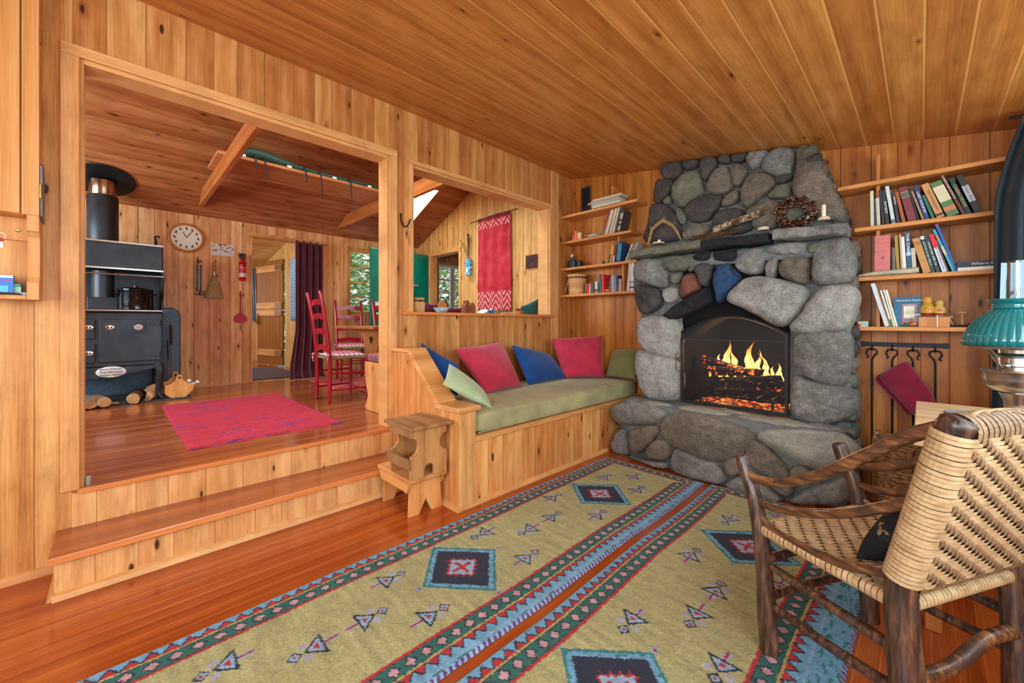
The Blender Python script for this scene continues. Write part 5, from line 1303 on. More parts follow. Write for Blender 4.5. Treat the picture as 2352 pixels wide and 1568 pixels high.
bk, pt = splint_basket('splint_basket', 'round woven splint basket with a folded-down handle on the lowest left shelf', (fx-.005, -.118, LZ[3]+.001), [(.088, 0), (.104, .16), (.108, .215)], True, 18, 10, mats=(M['spl'], M['spl_dk'], M['spl']))
mb = MB(); mb.tube([(-.108, 0, .20), (-.118, -.03, .12), (-.126, -.05, .045), (-.10, -.08, .03), (-.02, -.108, .195)], .006, 6, flat=.5); mb.tube([(-.105, -.02, .195), (-.03, -.105, .20)], .007, 6); mb.build('swing_handle', M['spl'], bk)
# vent grille on the corner of the hearth wall
a_ = onY(*R5(660, 30), -.012); b_ = onY(*R5(915, 620), -.012)
vg = thing('wall_vent', 'tall dark louvred vent on the wall above the top left shelf', 'vent', ((a_.x+b_.x)/2, -.012, LZ[0]+.01))
MB().box((a_.x, -.022, LZ[0]+.005), (b_.x, -.0105, a_.z)).build('frame', cm((70, 76, 70)), vg, world=True)
MB().box((a_.x+.012, -.0235, LZ[0]+.012), (b_.x-.012, -.022, a_.z-.012)).build('dark_mesh', M['blkp'], vg, world=True)
# ================================================================ RIGHT OF THE FIREPLACE: tool rail, tools, mitt
M['iron'] = plain('wrought_iron', srgb(26, 30, 36), .5, .5, vary=.2, vscale=30, bump=.2)
fy = -.02
L0 = onY(1974, 817, -.03); L1 = onY(2184, 820, -.03)
zr = 1.005
rl = thing('tool_rail', 'black wrought iron rail with four hooks screwed to the wall right of the fireplace', 'rail', ((L0.x+L1.x)/2, -.02, zr))
mb = MB(); mb.box((L0.x+.024, -.0175, zr-.015), (L1.x-.024, -.0115, zr+.015)); mb.lathe([(0, -.001), (.0185, -.001), (.0185, .009), (0, .009)], 20, (L0.x+.022, -.0105, zr), M=Matrix.Rotation(PI/2, 4, 'X')); mb.lathe([(0, -.001), (.0185, -.001), (.0185, .009), (0, .009)], 20, (L1.x-.022, -.0105, zr), M=Matrix.Rotation(PI/2, 4, 'X'))
mb.build('bar', M['iron'], rl, world=True)
MB().ball((L0.x+.022, -.021, zr), .004, 8, 6).build('screw', M['chrome'], rl, world=True)
hx = [onY(u, 840, -.03).x for u in (2003, 2049, 2097, 2148)]
for x in hx:
    mb = MB(); mb.tube([(x, -.02, zr-.005), (x, -.03, zr-.02), (x, -.032, zr-.035), (x, -.045, zr-.04), (x, -.05, zr-.028)], .004, 6); mb.build('hook', M['iron'], rl, world=True)
names = ('poker with a crook top', 'shovel hidden behind the red mitt', 'brush half hidden by the red mitt', 'tongs with a heart-shaped crook top')
for i, (x, nm) in enumerate(zip(hx, ('leftmost iron fire tool hanging on the rail, beside the stones', 'iron fire tool hanging behind the red mitt, second hook from the fireplace', 'iron fire tool hanging third on the rail, its hook showing past the mitt', 'rightmost iron fire tool on the rail, with a curled hook top'))):
    t = thing('fire_tool', nm, 'fire tool', (x, -.04, zr-.04), group='iron fire tools on the wall rail')
    s = 1 if i in (0, 1) else -1; zt_ = zr-.04
    P = [(x-s*.028, -.04, zt_-.055), (x-s*.018, -.04, zt_-.045), (x-s*.03, -.04, zt_-.022), (x-s*.022, -.04, zt_+.004), (x, -.04, zt_+.010), (x+s*.024, -.04, zt_), (x+s*.026, -.04, zt_-.022), (x+s*.008, -.04, zt_-.045), (x, -.04, zt_-.07), (x, -.04, zt_-.30), (x, -.04, .26)]
    mb = MB(); mb.tube(P, .0055, 8); mb.build('shaft', M['iron'], t, world=True)
    if i in (0, 3):
        mb = MB(); mb.tube([(x, -.04, .27), (x+.01, -.04, .24), (x+.035, -.045, .26)] if i == 0 else [(x, -.04, .27), (x+.015, -.04, .2), (x, -.04, .14)], .006, 8)
    else:
        mb = MB(); mb.prism([(x-.05, .12), (x+.05, .12), (x+.042, .26), (x-.042, .26)], 'y', -.048, -.036)
    mb.build('working_end', M['iron'], t, world=True)
M['velvet'] = cloth('deep_crimson_suede', srgb(128, 10, 44), vary=.25, vs=6, sheen=.8)
mt = thing('fireplace_glove', 'deep crimson suede glove hanging upside down over the fire tools', 'glove', tuple(onY(2075, 890, -.1)))
def mitt(yc, pts, th, mb):
    P = [onY(u, v, yc) for u, v in pts]; c_ = sum(P, Vector())/len(P); n = len(P)
    Q = resample(smooth_poly(P, 1), 36); rings = []
    for sgn in (-1, 1):
        vs = []
        for tt, hh in ((1, 0), (.97, .5), (.88, .8), (.7, .95), (.4, 1)):
            for p_ in Q:
                q = c_+(p_-c_)*tt; vs.append(q+Vector((0, sgn*th*hh*(1+.3*noise.noise(q*18)), 0)))
        vs.append(c_+Vector((0, sgn*th, 0))); m = 36
        fs = [(k*m+i, k*m+(i+1) % m, (k+1)*m+(i+1) % m, (k+1)*m+i) for k in range(4) for i in range(m)]+[(4*m+i, 4*m+(i+1) % m, 5*m) for i in range(m)]
        mb.add(vs, fs, True)
mb = MB(); mitt(-.085, [(2078, 827), (2094, 840), (2120, 872), (2150, 915), (2146, 950), (2110, 965), (2090, 945), (2060, 912), (2030, 880), (2016, 862), (2045, 845)], .022, mb); mb.build('palm', M['velvet'], mt, world=True, sharp=180)
mb = MB(); mitt(-.062, [(2008, 866), (2040, 848), (2050, 870), (2075, 905), (2095, 940), (2088, 958), (2050, 915), (2015, 880)], .012, mb); mb.build('thumb', M['velvet'], mt, world=True, sharp=180)
# ================================================================ RUSTIC HICKORY ARMCHAIR
def onP(u, v, p0, n):
    r = ray(u, v); c0 = Vector(CAM); return c0+r*((Vector(p0)-c0).dot(n)/r.dot(n))
CA = Vector((.471, .882, 0)).normalized(); CB = Vector((.882, -.471, 0)).normalized()
CO = Vector((2.452, -2.157, 0))
def hick():
    t = NT('peeled_hickory_pole'); o, ax = t.obj()
    st = t.noise(t.comb(t.math('MULTIPLY', ax['x'], 55), t.math('MULTIPLY', ax['y'], 55), t.math('MULTIPLY', ax['z'], 7)), 1, 4, .65)
    bl = t.noise(o, 9, 3)
    c = t.ramp(st, [(.32, srgb(30, 20, 16)), (.47, srgb(62, 42, 32)), (.58, srgb(96, 64, 44)), (.74, srgb(146, 104, 70))])
    c = t.mix(t.map(bl, .52, .68), c, srgb(60, 52, 50)); t.L.new(c, t.b.inputs['Base Color'])
    t.b.inputs['Roughness'].default_value = .38; t.b.inputs['Coat Weight'].default_value = .25; t.b.inputs['Coat Roughness'].default_value = .2
    t.bump(st, .6, .006); return t.mat
M['hick'] = hick()
def hick2():
    t = NT('worn_hickory_rail'); o, ax = t.obj()
    st = t.noise(t.comb(t.math('MULTIPLY', t.math('ADD', t.math('MULTIPLY', ax['x'], .471), t.math('MULTIPLY', ax['y'], .882)), 60), t.math('MULTIPLY', t.math('SUBTRACT', t.math('MULTIPLY', ax['x'], .882), t.math('MULTIPLY', ax['y'], .471)), 6), t.math('MULTIPLY', ax['z'], 60)), 1, 4, .65)
    bl = t.noise(o, 7, 3)
    c = t.ramp(st, [(.3, srgb(44, 28, 20)), (.5, srgb(98, 62, 38)), (.7, srgb(156, 108, 64))])
    c = t.mix(t.map(bl, .5, .66), c, srgb(66, 48, 40)); t.L.new(c, t.b.inputs['Base Color'])
    t.b.inputs['Roughness'].default_value = .35; t.b.inputs['Coat Weight'].default_value = .3; t.bump(st, .5, .005); return t.mat
M['hick2'] = hick2()
ch = thing('hickory_armchair', 'rustic hickory pole armchair with woven splint seat and back, facing the fireplace', 'armchair', tuple(CO))
def spline(P, k=5):
    P = [Vector(p) for p in P]; out = []
    for i in range(len(P)-1):
        a, b, c_, d = P[max(i-1, 0)], P[i], P[i+1], P[min(i+2, len(P)-1)]
        for j in range(k):
            t = j/k; out.append(.5*((2*b)+(c_-a)*t+(2*a-5*b+4*c_-d)*t*t+(3*b-a-3*c_+d)*t**3))
    out.append(P[-1]); return out
def pole(name, P, r0, r1, mat=None, lump=.10, seed=0, n=14, cap=True):
    P = spline(P); k = len(P); rs = [(r0+(r1-r0)*i/(k-1))*(1+lump*noise.noise(P[i]*11+Vector((seed, 0, 0)))) for i in range(k)]
    if cap:
        e = (P[-1]-P[-2]).normalized(); P = P+[P[-1]+e*rs[-1]*.25, P[-1]+e*rs[-1]*.35]; rs += [rs[-1]*.8, rs[-1]*.3]
    mb = MB(); mb.tube(P, rs, n)
    return mb.build(name, mat or M['hick'], ch, world=True, sharp=60)
L_ = lambda u, v, du=0: onP(u, v, CO+CA*du, CA)
fl = [L_(1768, 1493), L_(1762, 1410), L_(1757, 1330), L_(1750, 1250), L_(1742, 1190), L_(1730, 1130), L_(1714, 1085), L_(1703, 1046)]
fl[0].z = .017
pole('front_leg', fl, .031, .021, seed=1)
blp = [L_(2087, 1770), L_(2085, 1640), L_(2083, 1568), L_(2076, 1480), L_(2070, 1400), L_(2072, 1330), L_(2096, 1240), L_(2130, 1130), L_(2165, 1040), L_(2203, 968)]
blp[0].z = .004
pole('rear_leg', blp, .037, .033, seed=2)
WD = .50; WB = .475
fr = [p+CA*WD+CB*(-.0) for p in fl]; fr = [CO+CA*WD+CB*.0]+[Vector((p.x, p.y, p.z)) for p in fr[1:]]
fr[0].z = .017
pole('front_leg', fr, .031, .023, seed=3)
br = [p+CA*WB for p in blp]
pole('rear_leg', br, .037, .033, seed=4)
# arm rails on the near side, traced on the chair's side plane and bowed outwards
def bow(P, amt):
    n = len(P); return [p-CA*amt*math.sin(PI*i/(n-1)) for i, p in enumerate(P)]
near = {'upper': ([L_(1716, 1086), L_(1745, 1103), L_(1795, 1108), L_(1860, 1097), L_(1930, 1072), L_(2005, 1038), L_(2080, 1003), L_(2150, 985), L_(2200, 976)], .0135, .02),
        'middle': ([L_(1736, 1146), L_(1775, 1166), L_(1850, 1178), L_(1950, 1178), L_(2040, 1163), L_(2120, 1150)], .0125, .0155),
        'lower': ([L_(1752, 1188), L_(1775, 1216), L_(1830, 1248), L_(1895, 1280), L_(1960, 1302), L_(2070, 1313)], .0115, .0145)}
for i, (k, (P, ra, rb_)) in enumerate(near.items()):
    pole('arm_rail', P, ra, rb_, M['hick2'], seed=10+i, cap=False)
    Q = [p+CA*(WD+(WB-WD)*j/(len(P)-1)) for j, p in enumerate(P)]
    pole('arm_rail', bow(Q, -.03), ra, rb_, M['hick2'], seed=20+i, cap=False)
# side, front and rear stretchers
S1 = [L_(1772, 1300), L_(1900, 1387), L_(2074, 1500)]; S2 = [L_(1772, 1388), L_(1900, 1480), L_(2085, 1600)]
for i, S_ in enumerate((S1, S2)):
    pole('side_stretcher', S_, .0125, .0165, seed=30+i, cap=False); pole('side_stretcher', [p+CA*(WD+(WB-WD)*j/2) for j, p in enumerate(S_)], .0125, .016, seed=34+i, cap=False)
zA, zB = S1[0].z+.02, S2[0].z+.02
for z in (zA, zB-.0): pole('front_stretcher', [CO+CA*0+Vector((0, 0, z)), CO+CA*WD*.5+Vector((0, 0, z+.01)), CO+CA*WD+Vector((0, 0, z))], .0145, .0145, seed=40, cap=False)
rb0 = blp[2]; 
pole('rear_stretcher', [L_(2080, 1560)+CA*0, L_(2080, 1560)+CA*WB*.35+Vector((0, 0, -.012)), L_(2080, 1560)+CA*WB*.7+Vector((0, 0, .03)), L_(2080, 1560)+CA*WB+Vector((0, 0, .02))], .017, .019, M['hick2'], seed=44, cap=False, lump=.2)
SZ = .425
A_, B_ = CO+Vector((0, 0, SZ)), CO+CA*WD+Vector((0, 0, SZ))
def at_z(P, z):
    for a, b in zip(P, P[1:]):
        if (a.z-z)*(b.z-z) <= 0: return a.lerp(b, (z-a.z)/(b.z-a.z))
    return P[-1]
A_ = at_z(fl, SZ); D_ = at_z(blp, SZ); B_ = A_+CA*WD; C_ = D_+CA*WB
for P in ((A_, B_), (D_, C_), (A_, D_), (B_, C_)): pole('seat_rail', [P[0], (P[0]+P[1])/2, P[1]], .014, .014, seed=50, cap=False)
tp = at_z(blp, blp[-1].z-.035)
pole('back_rail', [tp, tp+CA*WB*.5+Vector((0, 0, .004)), tp+CA*WB], .018, .018, seed=55, cap=False)
lo = at_z(blp, .53)
pole('back_rail', [lo, lo+CA*WB*.5, lo+CA*WB], .015, .015, seed=56, cap=False)
def splint_mat(name, c0, c1, c2):
    t = NT(name); o, ax = t.obj(); n = t.noise(o, 26, 4, .6); f = t.noise(t.comb(t.math('MULTIPLY', ax['x'], 30), t.math('MULTIPLY', ax['y'], 30), t.math('MULTIPLY', ax['z'], 260)), 1, 2)
    c = t.ramp(t.math('ADD', t.math('MULTIPLY', n, .6), t.math('MULTIPLY', f, .4)), [(.3, srgb(*c0)), (.5, srgb(*c1)), (.7, srgb(*c2))]); t.L.new(c, t.b.inputs['Base Color'])
    t.b.inputs['Roughness'].default_value = .5; t.bump(f, .3, .002); return t.mat
M['sp1'] = splint_mat('pale_hickory_splint', (152, 120, 82), (190, 158, 114), (216, 188, 146))
M['sp2'] = splint_mat('darker_hickory_splint', (104, 78, 54), (140, 110, 78), (174, 144, 106))  # darker splints for the vertical strips of the chair back
def weave(parent, name, A, B, Cc, D, r, w1, g1, w2, g2, twill=4, seed=1, mats=None, dp=0, skipq=0.0, amp=.0022, wrapr=None):
    """two sets of flat splints looped round the frame A-B / D-C and interlaced over two, under two"""
    rnd = random.Random(seed)
    S = lambda p, q: (A.lerp(B, p)).lerp(D.lerp(Cc, p), q)
    nrm = (B-A).cross(D-A).normalized()
    LA, LD = (B-A).length, (D-A).length
    nq = int(LD/(w1+g1)); npp = int(LA/(w2+g2))
    def loop(mb, along, k, n, wd, L, other_n, phase):
        c = (k+.5)/n; hw = wd/2/L
        jit = rnd.uniform(-.12, .12)*hw
        mb_pts = []
        seg = other_n*4
        def P(t, cc):
            return S(t, cc) if along == 'p' else S(cc, t)
        rr = (wrapr or r)
        for side in (1, -1):
            for i in range(seg+1):
                t = i/seg if side > 0 else 1-i/seg
                col = t*other_n-.5; ph = (col+phase*k+(0 if side > 0 else 1))/twill*2*PI
                sq = max(-1, min(1, math.sin(ph)*1.7)); edge = min(1, min(t, 1-t)*other_n*.8)
                off = side*(r+amp*1.2)+amp*sq*(1 if along == 'p' else -1)*edge
                a, b = P(t, c-hw+jit), P(t, c+hw+jit)
                mb_pts.append((a+nrm*off, b+nrm*off))
            t = 1 if side > 0 else 0
            dvec = (P(1, c)-P(0, c)).normalized()*(1 if side > 0 else -1)
            for i in range(1, 11):
                an = PI*i/11
                for_ = dvec*math.sin(an)*rr+nrm*side*math.cos(an)*(r+amp*1.2)
                mb_pts.append((P(t, c-hw+jit)+for_, P(t, c+hw+jit)+for_))
        vs = [q for pr in mb_pts for q in pr]; m = len(mb_pts)
        mb.add(vs, [(2*i, 2*i+1, 2*((i+1) % m)+1, 2*((i+1) % m)) for i in range(m)], False)
    mb = MB()
    for k in range(nq):
        if (k+.5)/nq < skipq: continue
        loop(mb, 'p', k, nq, w1, LD, npp, 1)
    mb.build(name+'_weavers', mats[0], parent, world=True, solid=.0009, sharp=180, recalc=False)
    mb = MB()
    for k in range(npp): loop(mb, 'q', k, npp, w2, LA, nq, 1)
    mb.build(name+'_warp', mats[1], parent, world=True, solid=.0009, sharp=180, recalc=False)
weave(ch, 'seat', A_-CB*.0, B_, C_, D_, .016, .0125, .002, .0125, .002, seed=3, mats=(M['sp1'], M['sp1']))
# back weave follows the bent rear posts: three stacked panels
zs_ = [.50, tp.z+.012]
bot = at_z(blp, zs_[0]); top = at_z(blp, zs_[1])
weave(ch, 'back', bot-CB*0, bot+CA*WB, top+CA*WB, top, .037, .0102, .0014, .0150, .0045, seed=5, mats=(M['sp1'], M['sp2']), wrapr=.041)
mb = MB()
tt = top+CA*.06
for i, (du, dv) in enumerate(((.03, .0), (.075, .02))):
    b0 = top+CA*du+CB*.0; P = spline([b0+Vector((0, 0, .02)), b0+CA*.02+CB*.02+Vector((0, 0, .05)), b0+CA*.10+CB*.055+Vector((0, 0, .04)), b0+CA*.19+CB*.06+Vector((0, 0, -.03))], 6)
    vs = []; 
    for p in P: vs += [p, p+CA*.004+CB*.010]
    mb.add(vs, [(2*j, 2*j+1, 2*j+3, 2*j+2) for j in range(len(P)-1)], True)
    if i == 0: mb.build('loose_splint', M['sp1'], ch, world=True, solid=.0012, recalc=False); mb = MB()
mb.build('loose_splint', M['sp1'], ch, world=True, solid=.0012, recalc=False)
# small dark floral pillow on the chair
def floral():
    t = NT('black_floral_tapestry'); o, ax = t.obj(); n = t.noise(o, 13, 3, .7); n2 = t.noise(o, 8, 2)
    c = t.ramp(n, [(.50, srgb(16, 16, 18)), (.58, srgb(24, 36, 30)), (.62, srgb(168, 126, 70)), (.68, srgb(110, 80, 48)), (.74, srgb(40, 60, 40))]); t.L.new(c, t.b.inputs['Base Color']); t.b.inputs['Roughness'].default_value = .9
    t.bump(t.noise(o, 200, 2), .4, .003); return t.mat
M['floral'] = floral()
q = lambda u, v, z: CO+CA*u+CB*v+Vector((0, 0, z))
pillow4('small_pillow', q(.05, .40, .70), q(.42, .40, .72), q(.43, .24, .455), q(.04, .24, .455), .12, M['floral'], 'small black floral pillow tucked against the back of the rustic armchair')
# ================================================================ TABLE, LAMP, BASKET
M['table'] = wood('pale_birch_table', 'y', 'x', 0, (200, 160, 110), (226, 190, 142), (240, 210, 168), knots=.1, rough=.4)
M['tleg'] = wood('amber_table_leg', 'x', 'z', 0, (134, 74, 28), (176, 106, 50), (198, 130, 70), knots=0, rough=.4)
TX0, TX1, TY0, TY1, TZ = 2.805, 3.45, -1.64, -.61, .72
tb = thing('side_table', 'pale wooden table with amber legs against the window side, holding the teal lamp', 'table', ((TX0+TX1)/2, (TY0+TY1)/2, 0))
MB().box((TX0, TY0, TZ-.028), (TX1, TY1, TZ)).build('tabletop', M['table'], tb, world=True, bevel=.004)
for x0 in (TX0+.03, TX1-.075):
    for y0 in (TY0+.04, TY1-.09): MB().box((x0, y0, .001), (x0+.045, y0+.045, TZ-.029)).build('leg', M['tleg'], tb, world=True, bevel=.003)
for a, b in (((TX0+.035, TY0+.085, TZ-.1), (TX0+.055, TY1-.09, TZ-.029)), ((TX1-.055, TY0+.085, TZ-.1), (TX1-.035, TY1-.09, TZ-.029)), ((TX0+.075, TY0+.045, TZ-.1), (TX1-.075, TY0+.065, TZ-.029)), ((TX0+.075, TY1-.07, TZ-.1), (TX1-.075, TY1-.05, TZ-.029))):
    MB().box(a, b).build('apron', M['tleg'], tb, world=True)
M['mat'] = cloth('slate_blue_woven', srgb(52, 74, 90), vary=.2)
c = onZ(2230, 962, TZ); pm = thing('woven_mat', 'slate blue woven mat on the pale table behind the armchair post', 'mat', (c.x, c.y, TZ+.0005))
MB().prism([(p_.x, p_.y) for p_ in (onZ(2170, 944, TZ), onZ(2300, 950, TZ), onZ(2310, 990, TZ), onZ(2186, 972, TZ))], 'z', TZ+.0005, TZ+.009).build('woven_cloth', M['mat'], pm, world=True, bevel=.003)
lx, ly = 3.066, -1.50
d_l = (lx-CAM[0])*_F[0]+(ly-CAM[1])*_F[1]; K_ = d_l/FPX
zz_ = lambda v: CAM[2]+(HY-v)*K_
lp = thing('oil_lamp', 'nickel oil lamp with ribbed teal glass shade on the pale table', 'lamp', (lx, ly, TZ+.0005)); z0 = TZ+.0005
def tealglass():
    t = NT('teal_cased_glass'); b = t.b; b.inputs['Base Color'].default_value = srgb(0, 122, 128); b.inputs['Roughness'].default_value = .08; b.inputs['Coat Weight'].default_value = .8; b.inputs['Specular IOR Level'].default_value = .7
    b.inputs['Transmission Weight'].default_value = 0; b.inputs['Subsurface Weight'].default_value = .3; b.inputs['Subsurface Radius'].default_value = (.02, .05, .05); return t.mat
M['teal'] = tealglass(); M['nickel'] = plain('brushed_nickel', srgb(196, 194, 188), .28, 1, bump=.05); M['chimney'] = None
g_ = NT('clear_chimney_glass'); g_.N.remove(g_.b); tr = g_.n('ShaderNodeBsdfTransparent'); tr.inputs[0].default_value = (.86, .95, .98, 1); gl = g_.n('ShaderNodeBsdfGlossy'); gl.inputs['Roughness'].default_value = .04; gl.inputs[0].default_value = (.8, .92, 1, 1)
lw = g_.n('ShaderNodeLayerWeight'); lw.inputs[0].default_value = .45; mx_ = g_.n('ShaderNodeMixShader'); g_.L.new(g_.math('MULTIPLY_ADD', lw.outputs['Facing'], .45, .10), mx_.inputs[0]); g_.L.new(tr.outputs[0], mx_.inputs[1]); g_.L.new(gl.outputs[0], mx_.inputs[2]); g_.L.new(mx_.outputs[0], g_.N['Material Output'].inputs[0]); M['chimney'] = g_.mat
rp = lambda px_: px_*K_*.66
rz = lambda px_, v: (rp(px_), zz_(v)-z0)
nr = 42
MB().lathe([rz(131, 793), rz(127, 777), rz(118, 757), rz(104, 740), rz(86, 725), rz(68, 714), rz(60, 709)], 336, cap=False, rib=lambda an, z: .020*abs(math.cos(nr*an/2))).build('glass_shade', M['teal'], lp, solid=.004, sharp=180)
MB().lathe([rz(60, 710), rz(61, 704), rz(58, 700), rz(60, 697), rz(68, 690), rz(74, 687)], 48, cap=False).build('shade_collar', M['teal'], lp, solid=.004, sharp=60)
MB().lathe([rz(46, 800), rz(45, 740), rz(42, 690), rz(39, 600)], 40, cap=False).build('glass_chimney', M['chimney'], lp, solid=0)
mb = MB(); mb.lathe([rz(133, 793), rz(135, 796), rz(133, 800), rz(128, 800)], 60, cap=False); mb.build('shade_ring', M['nickel'], lp, solid=.0015)
for a in (PI*1.0+YAW, YAW, PI/2+YAW, -PI/2+YAW):
    P = [(rp(r)*math.cos(a), rp(r)*math.sin(a), zz_(v)-z0) for r, v in ((132, 798), (100, 801), (86, 810), (62, 838), (48, 844))]
    mb = MB(); mb.tube(spline(P, 4), .003, 6); mb.build('shade_arm', M['nickel'], lp)
MB().lathe([rz(36, 852), rz(48, 848), rz(50, 842), rz(46, 840), rz(46, 822), rz(52, 819), rz(50, 814), rz(46, 811), rz(47, 800), rz(40, 799)], 48).build('burner', M['nickel'], lp, sharp=40)
MB().lathe([rz(34, 905), rz(34, 901), rz(60, 898), rz(78, 885), rz(84, 870), rz(84, 858), rz(89, 853), rz(87, 850), rz(40, 846), rz(20, 845)], 48).build('oil_font', M['nickel'], lp, sharp=40)
zb_ = zz_(903)-z0
MB().lathe([(.0, 0), (rp(84), 0), (rp(86), .008), (rp(70), .02), (rp(48), .06), (rp(32), zb_*.6), (rp(34), zb_*.85), (rp(46), zb_), (rp(30), zb_+.002)], 48).build('pedestal', M['nickel'], lp, sharp=40)
mb = MB(); a = PI+YAW+.25; mb.tube([(rp(48)*math.cos(a), rp(48)*math.sin(a), zz_(838)-z0), (rp(58)*math.cos(a), rp(58)*math.sin(a), zz_(838)-z0)], .004, 8); mb.ball((rp(60)*math.cos(a), rp(60)*math.sin(a), zz_(838)-z0), rp(9), 12, 8); mb.build('wick_knob', M['nickel'], lp)
# seagrass basket
def sea():
    t = NT('seagrass_braid'); o, ax = t.obj(); n = t.noise(t.comb(t.math('MULTIPLY', ax['x'], 40), t.math('MULTIPLY', ax['y'], 40), t.math('MULTIPLY', ax['z'], 90)), 1, 3)
    t.L.new(t.ramp(n, [(.3, srgb(70, 46, 28)), (.5, srgb(138, 98, 60)), (.7, srgb(188, 148, 98))]), t.b.inputs['Base Color']); t.b.inputs['Roughness'].default_value = .75; t.bump(n, .7, .006); return t.mat
M['sea'] = sea()
sb = thing('seagrass_basket', 'large braided seagrass basket with rope handles on the floor beside the stone hearth', 'basket', (2.875, -.37, .001))
def ringpts(z, off=0, n=72):
    P = []; hx_, hy_ = .215+.025*z/.42+off, .17+.025*z/.42+off
    for i in range(n):
        a = 2*PI*i/n; c_, s_ = math.cos(a), math.sin(a); e = .35; P.append(Vector((hx_*abs(c_)**e*(1 if c_ > 0 else -1), hy_*abs(s_)**e*(1 if s_ > 0 else -1), z)))
    return P
mb = MB()
for k in range(19):
    z = .014+k*.0225; P = ringpts(z); vs = []; N = len(P)
    P = [p+Vector((p.x, p.y, 0)).normalized()*.004*math.sin(i*1.9+k*PI) for i, p in enumerate(P)]
    mb.tube(P, .0135, 6, closed=True)
mb.build('braided_wall', M['sea'], sb)
mb = MB(); mb.add(ringpts(.003), [tuple(range(72))]); mb.build('base', M['sea'], sb)
for sy, sx in ((-1, 0), (1, 0)):
    mb = MB(); mb.tube(spline([(-.09, sy*.196, .30), (-.09, sy*.215, .42), (-.03, sy*.205, .49), (.04, sy*.205, .49), (.10, sy*.215, .42), (.10, sy*.196, .30)], 5), .011, 8); mb.build('rope_handle', M['sea'], sb)
mb = MB(); mb.tube(spline([(-.24, -.06, .30), (-.255, -.06, .42), (-.24, -.02, .47), (-.24, .03, .47), (-.255, .07, .42), (-.24, .07, .30)], 5), .011, 8); mb.build('rope_handle', M['sea'], sb)
# dark teal curtain on the window side
M['curt'] = cloth('dark_teal_curtain', srgb(3, 20, 28), vary=.3, vs=3)
cu = thing('curtain', 'long dark teal curtain hanging at the far right, hiding the ends of the shelves', 'curtain', (3.35, -.36, 0))
def curt(u, v):
    z = .06+v*2.19; e = max(0, (z-1.75)/.5); x0 = 3.105+.10*e**1.6-.02*max(0, (1.1-z)/1.1); x = x0+(3.58-x0)*u
    y = -.345-.10*u+.022*math.sin(u*34+.6*math.sin(z*2))*(1-.3*e)+.01*math.sin(z*3+u*6); return Vector((x, y, z))
mb = MB(); mb.grid(curt, 110, 40); mb.build('cloth', M['curt'], cu, world=True, solid=.003, sharp=180)
mb = MB(); mb.tube([(3.16, -.33, 2.257), (3.59, -.42, 2.200)], .008, 8); mb.build('rod', M['iron'], cu, world=True)
# ================================================================ CABINET AND KEY SHELF AT THE LEFT
cz_ = 1.618; cy = -4.005
cb_ = thing('wall_cabinet', 'tall pine wall cabinet with brass hinges at the far left', 'cabinet', (.06, -4.45, cz_)); M['cab'] = wood('cabinet_fir', 'y', 'z', 0, (168, 106, 50), (204, 142, 78), (222, 166, 102), knots=0, rough=.4, grain=1.6)
MB().box((.002, -4.90, cz_), (.10, cy, 2.76)).build('carcass', M['cab'], cb_, world=True, bevel=.002)
MB().box((.1005, -4.055+.0, cz_+.0), (.120, cy-.0, 2.74)).build('face_stile', M['cab'], cb_, world=True, bevel=.002)
dr = MB().box((.1005, -4.895, cz_+.002), (.120, -4.059, 2.72)).build('door', M['cab'], cb_, world=True, bevel=.003)
M['brass'] = plain('brass', srgb(176, 148, 84), .35, 1)
for v in (440, 85):
    c = onX(92, v, .115); mb = MB(); mb.cbox((.112, cy+.0035, c.z), (.02, .006, .055)); mb.lathe([(.0, -.03), (.004, -.03), (.004, .03), (0, .03)], 10, (.122, cy+.004, c.z)); mb.build('hinge', M['brass'], dr, world=True)
c = onX(97, 440, .05)
nt = thing('notepad', 'grey paper pad hanging on the side of the tall wall cabinet', 'notepad', (.06, cy+.006, 1.60))
mb = MB(); mb.prism([(.03, 1.60), (.112, 1.62), (.116, 1.84), (.06, 1.86), (.035, 1.80)], 'y', cy+.001, cy+.008); mb.build('pages', plain('grey_paper', srgb(122, 124, 130), .8, vary=.2, vscale=20), nt, world=True)
ks = thing('key_shelf', 'small pine shelf box with scalloped side under the wall cabinet', 'shelf', (.06, -4.4, 1.25))
zt, zb2 = cz_-.001, 1.252
sc = [(.002, zb2), (.122, zb2), (.122, zb2+.075), (.113, zb2+.078)]+[(.100+.012*math.cos(2*PI*i/10)*0+.0-.012*math.sin(PI*i/10), zb2+.078+i*(zt-zb2-.15)/10) for i in range(1, 10)]+[(.113, zt-.072), (.122, zt-.068), (.122, zt), (.002, zt)]
MB().prism([(a, b) for a, b in sc], 'y', cy-.035, cy).build('scalloped_side', M['cab'], ks, world=True, bevel=.001)
MB().box((.002, -4.90, zb2), (.118, cy-.036, zb2+.018)).build('shelf_board', M['cab'], ks, world=True, bevel=.002)
MB().box((.002, -4.90, zt-.1), (.016, cy-.036, zt)).build('back_rail', M['cab'], ks, world=True)
c = onX(41, 529, .018); MB().lathe([(0, 0), (.008, 0), (.006, .003), (0, .002)], 14, c, M=Matrix.Rotation(PI/2, 4, 'Y')).build('screw', M['brass'], ks, world=True)
zs = zb2+.0185
c = onX(12, 655, .06); bxx = thing('toothpaste_box', 'bright blue carton standing in the key shelf', 'box', (.06, c.y, zs))
MB().box((-.018, -.06, 0), (.018, .024, .085)).build('carton', cm((14, 110, 206), .35), bxx); MB().box((.0181, -.058, .074), (.0188, .0235, .084)).build('white_band', M['white'], bxx); MB().box((.0181, -.03, .062), (.0186, .018, .066)).build('red_stripe', cm((220, 40, 60)), bxx); MB().box((.0181, -.05, .01), (.0186, .01, .04)).build('pale_print', cm((90, 190, 220)), bxx)
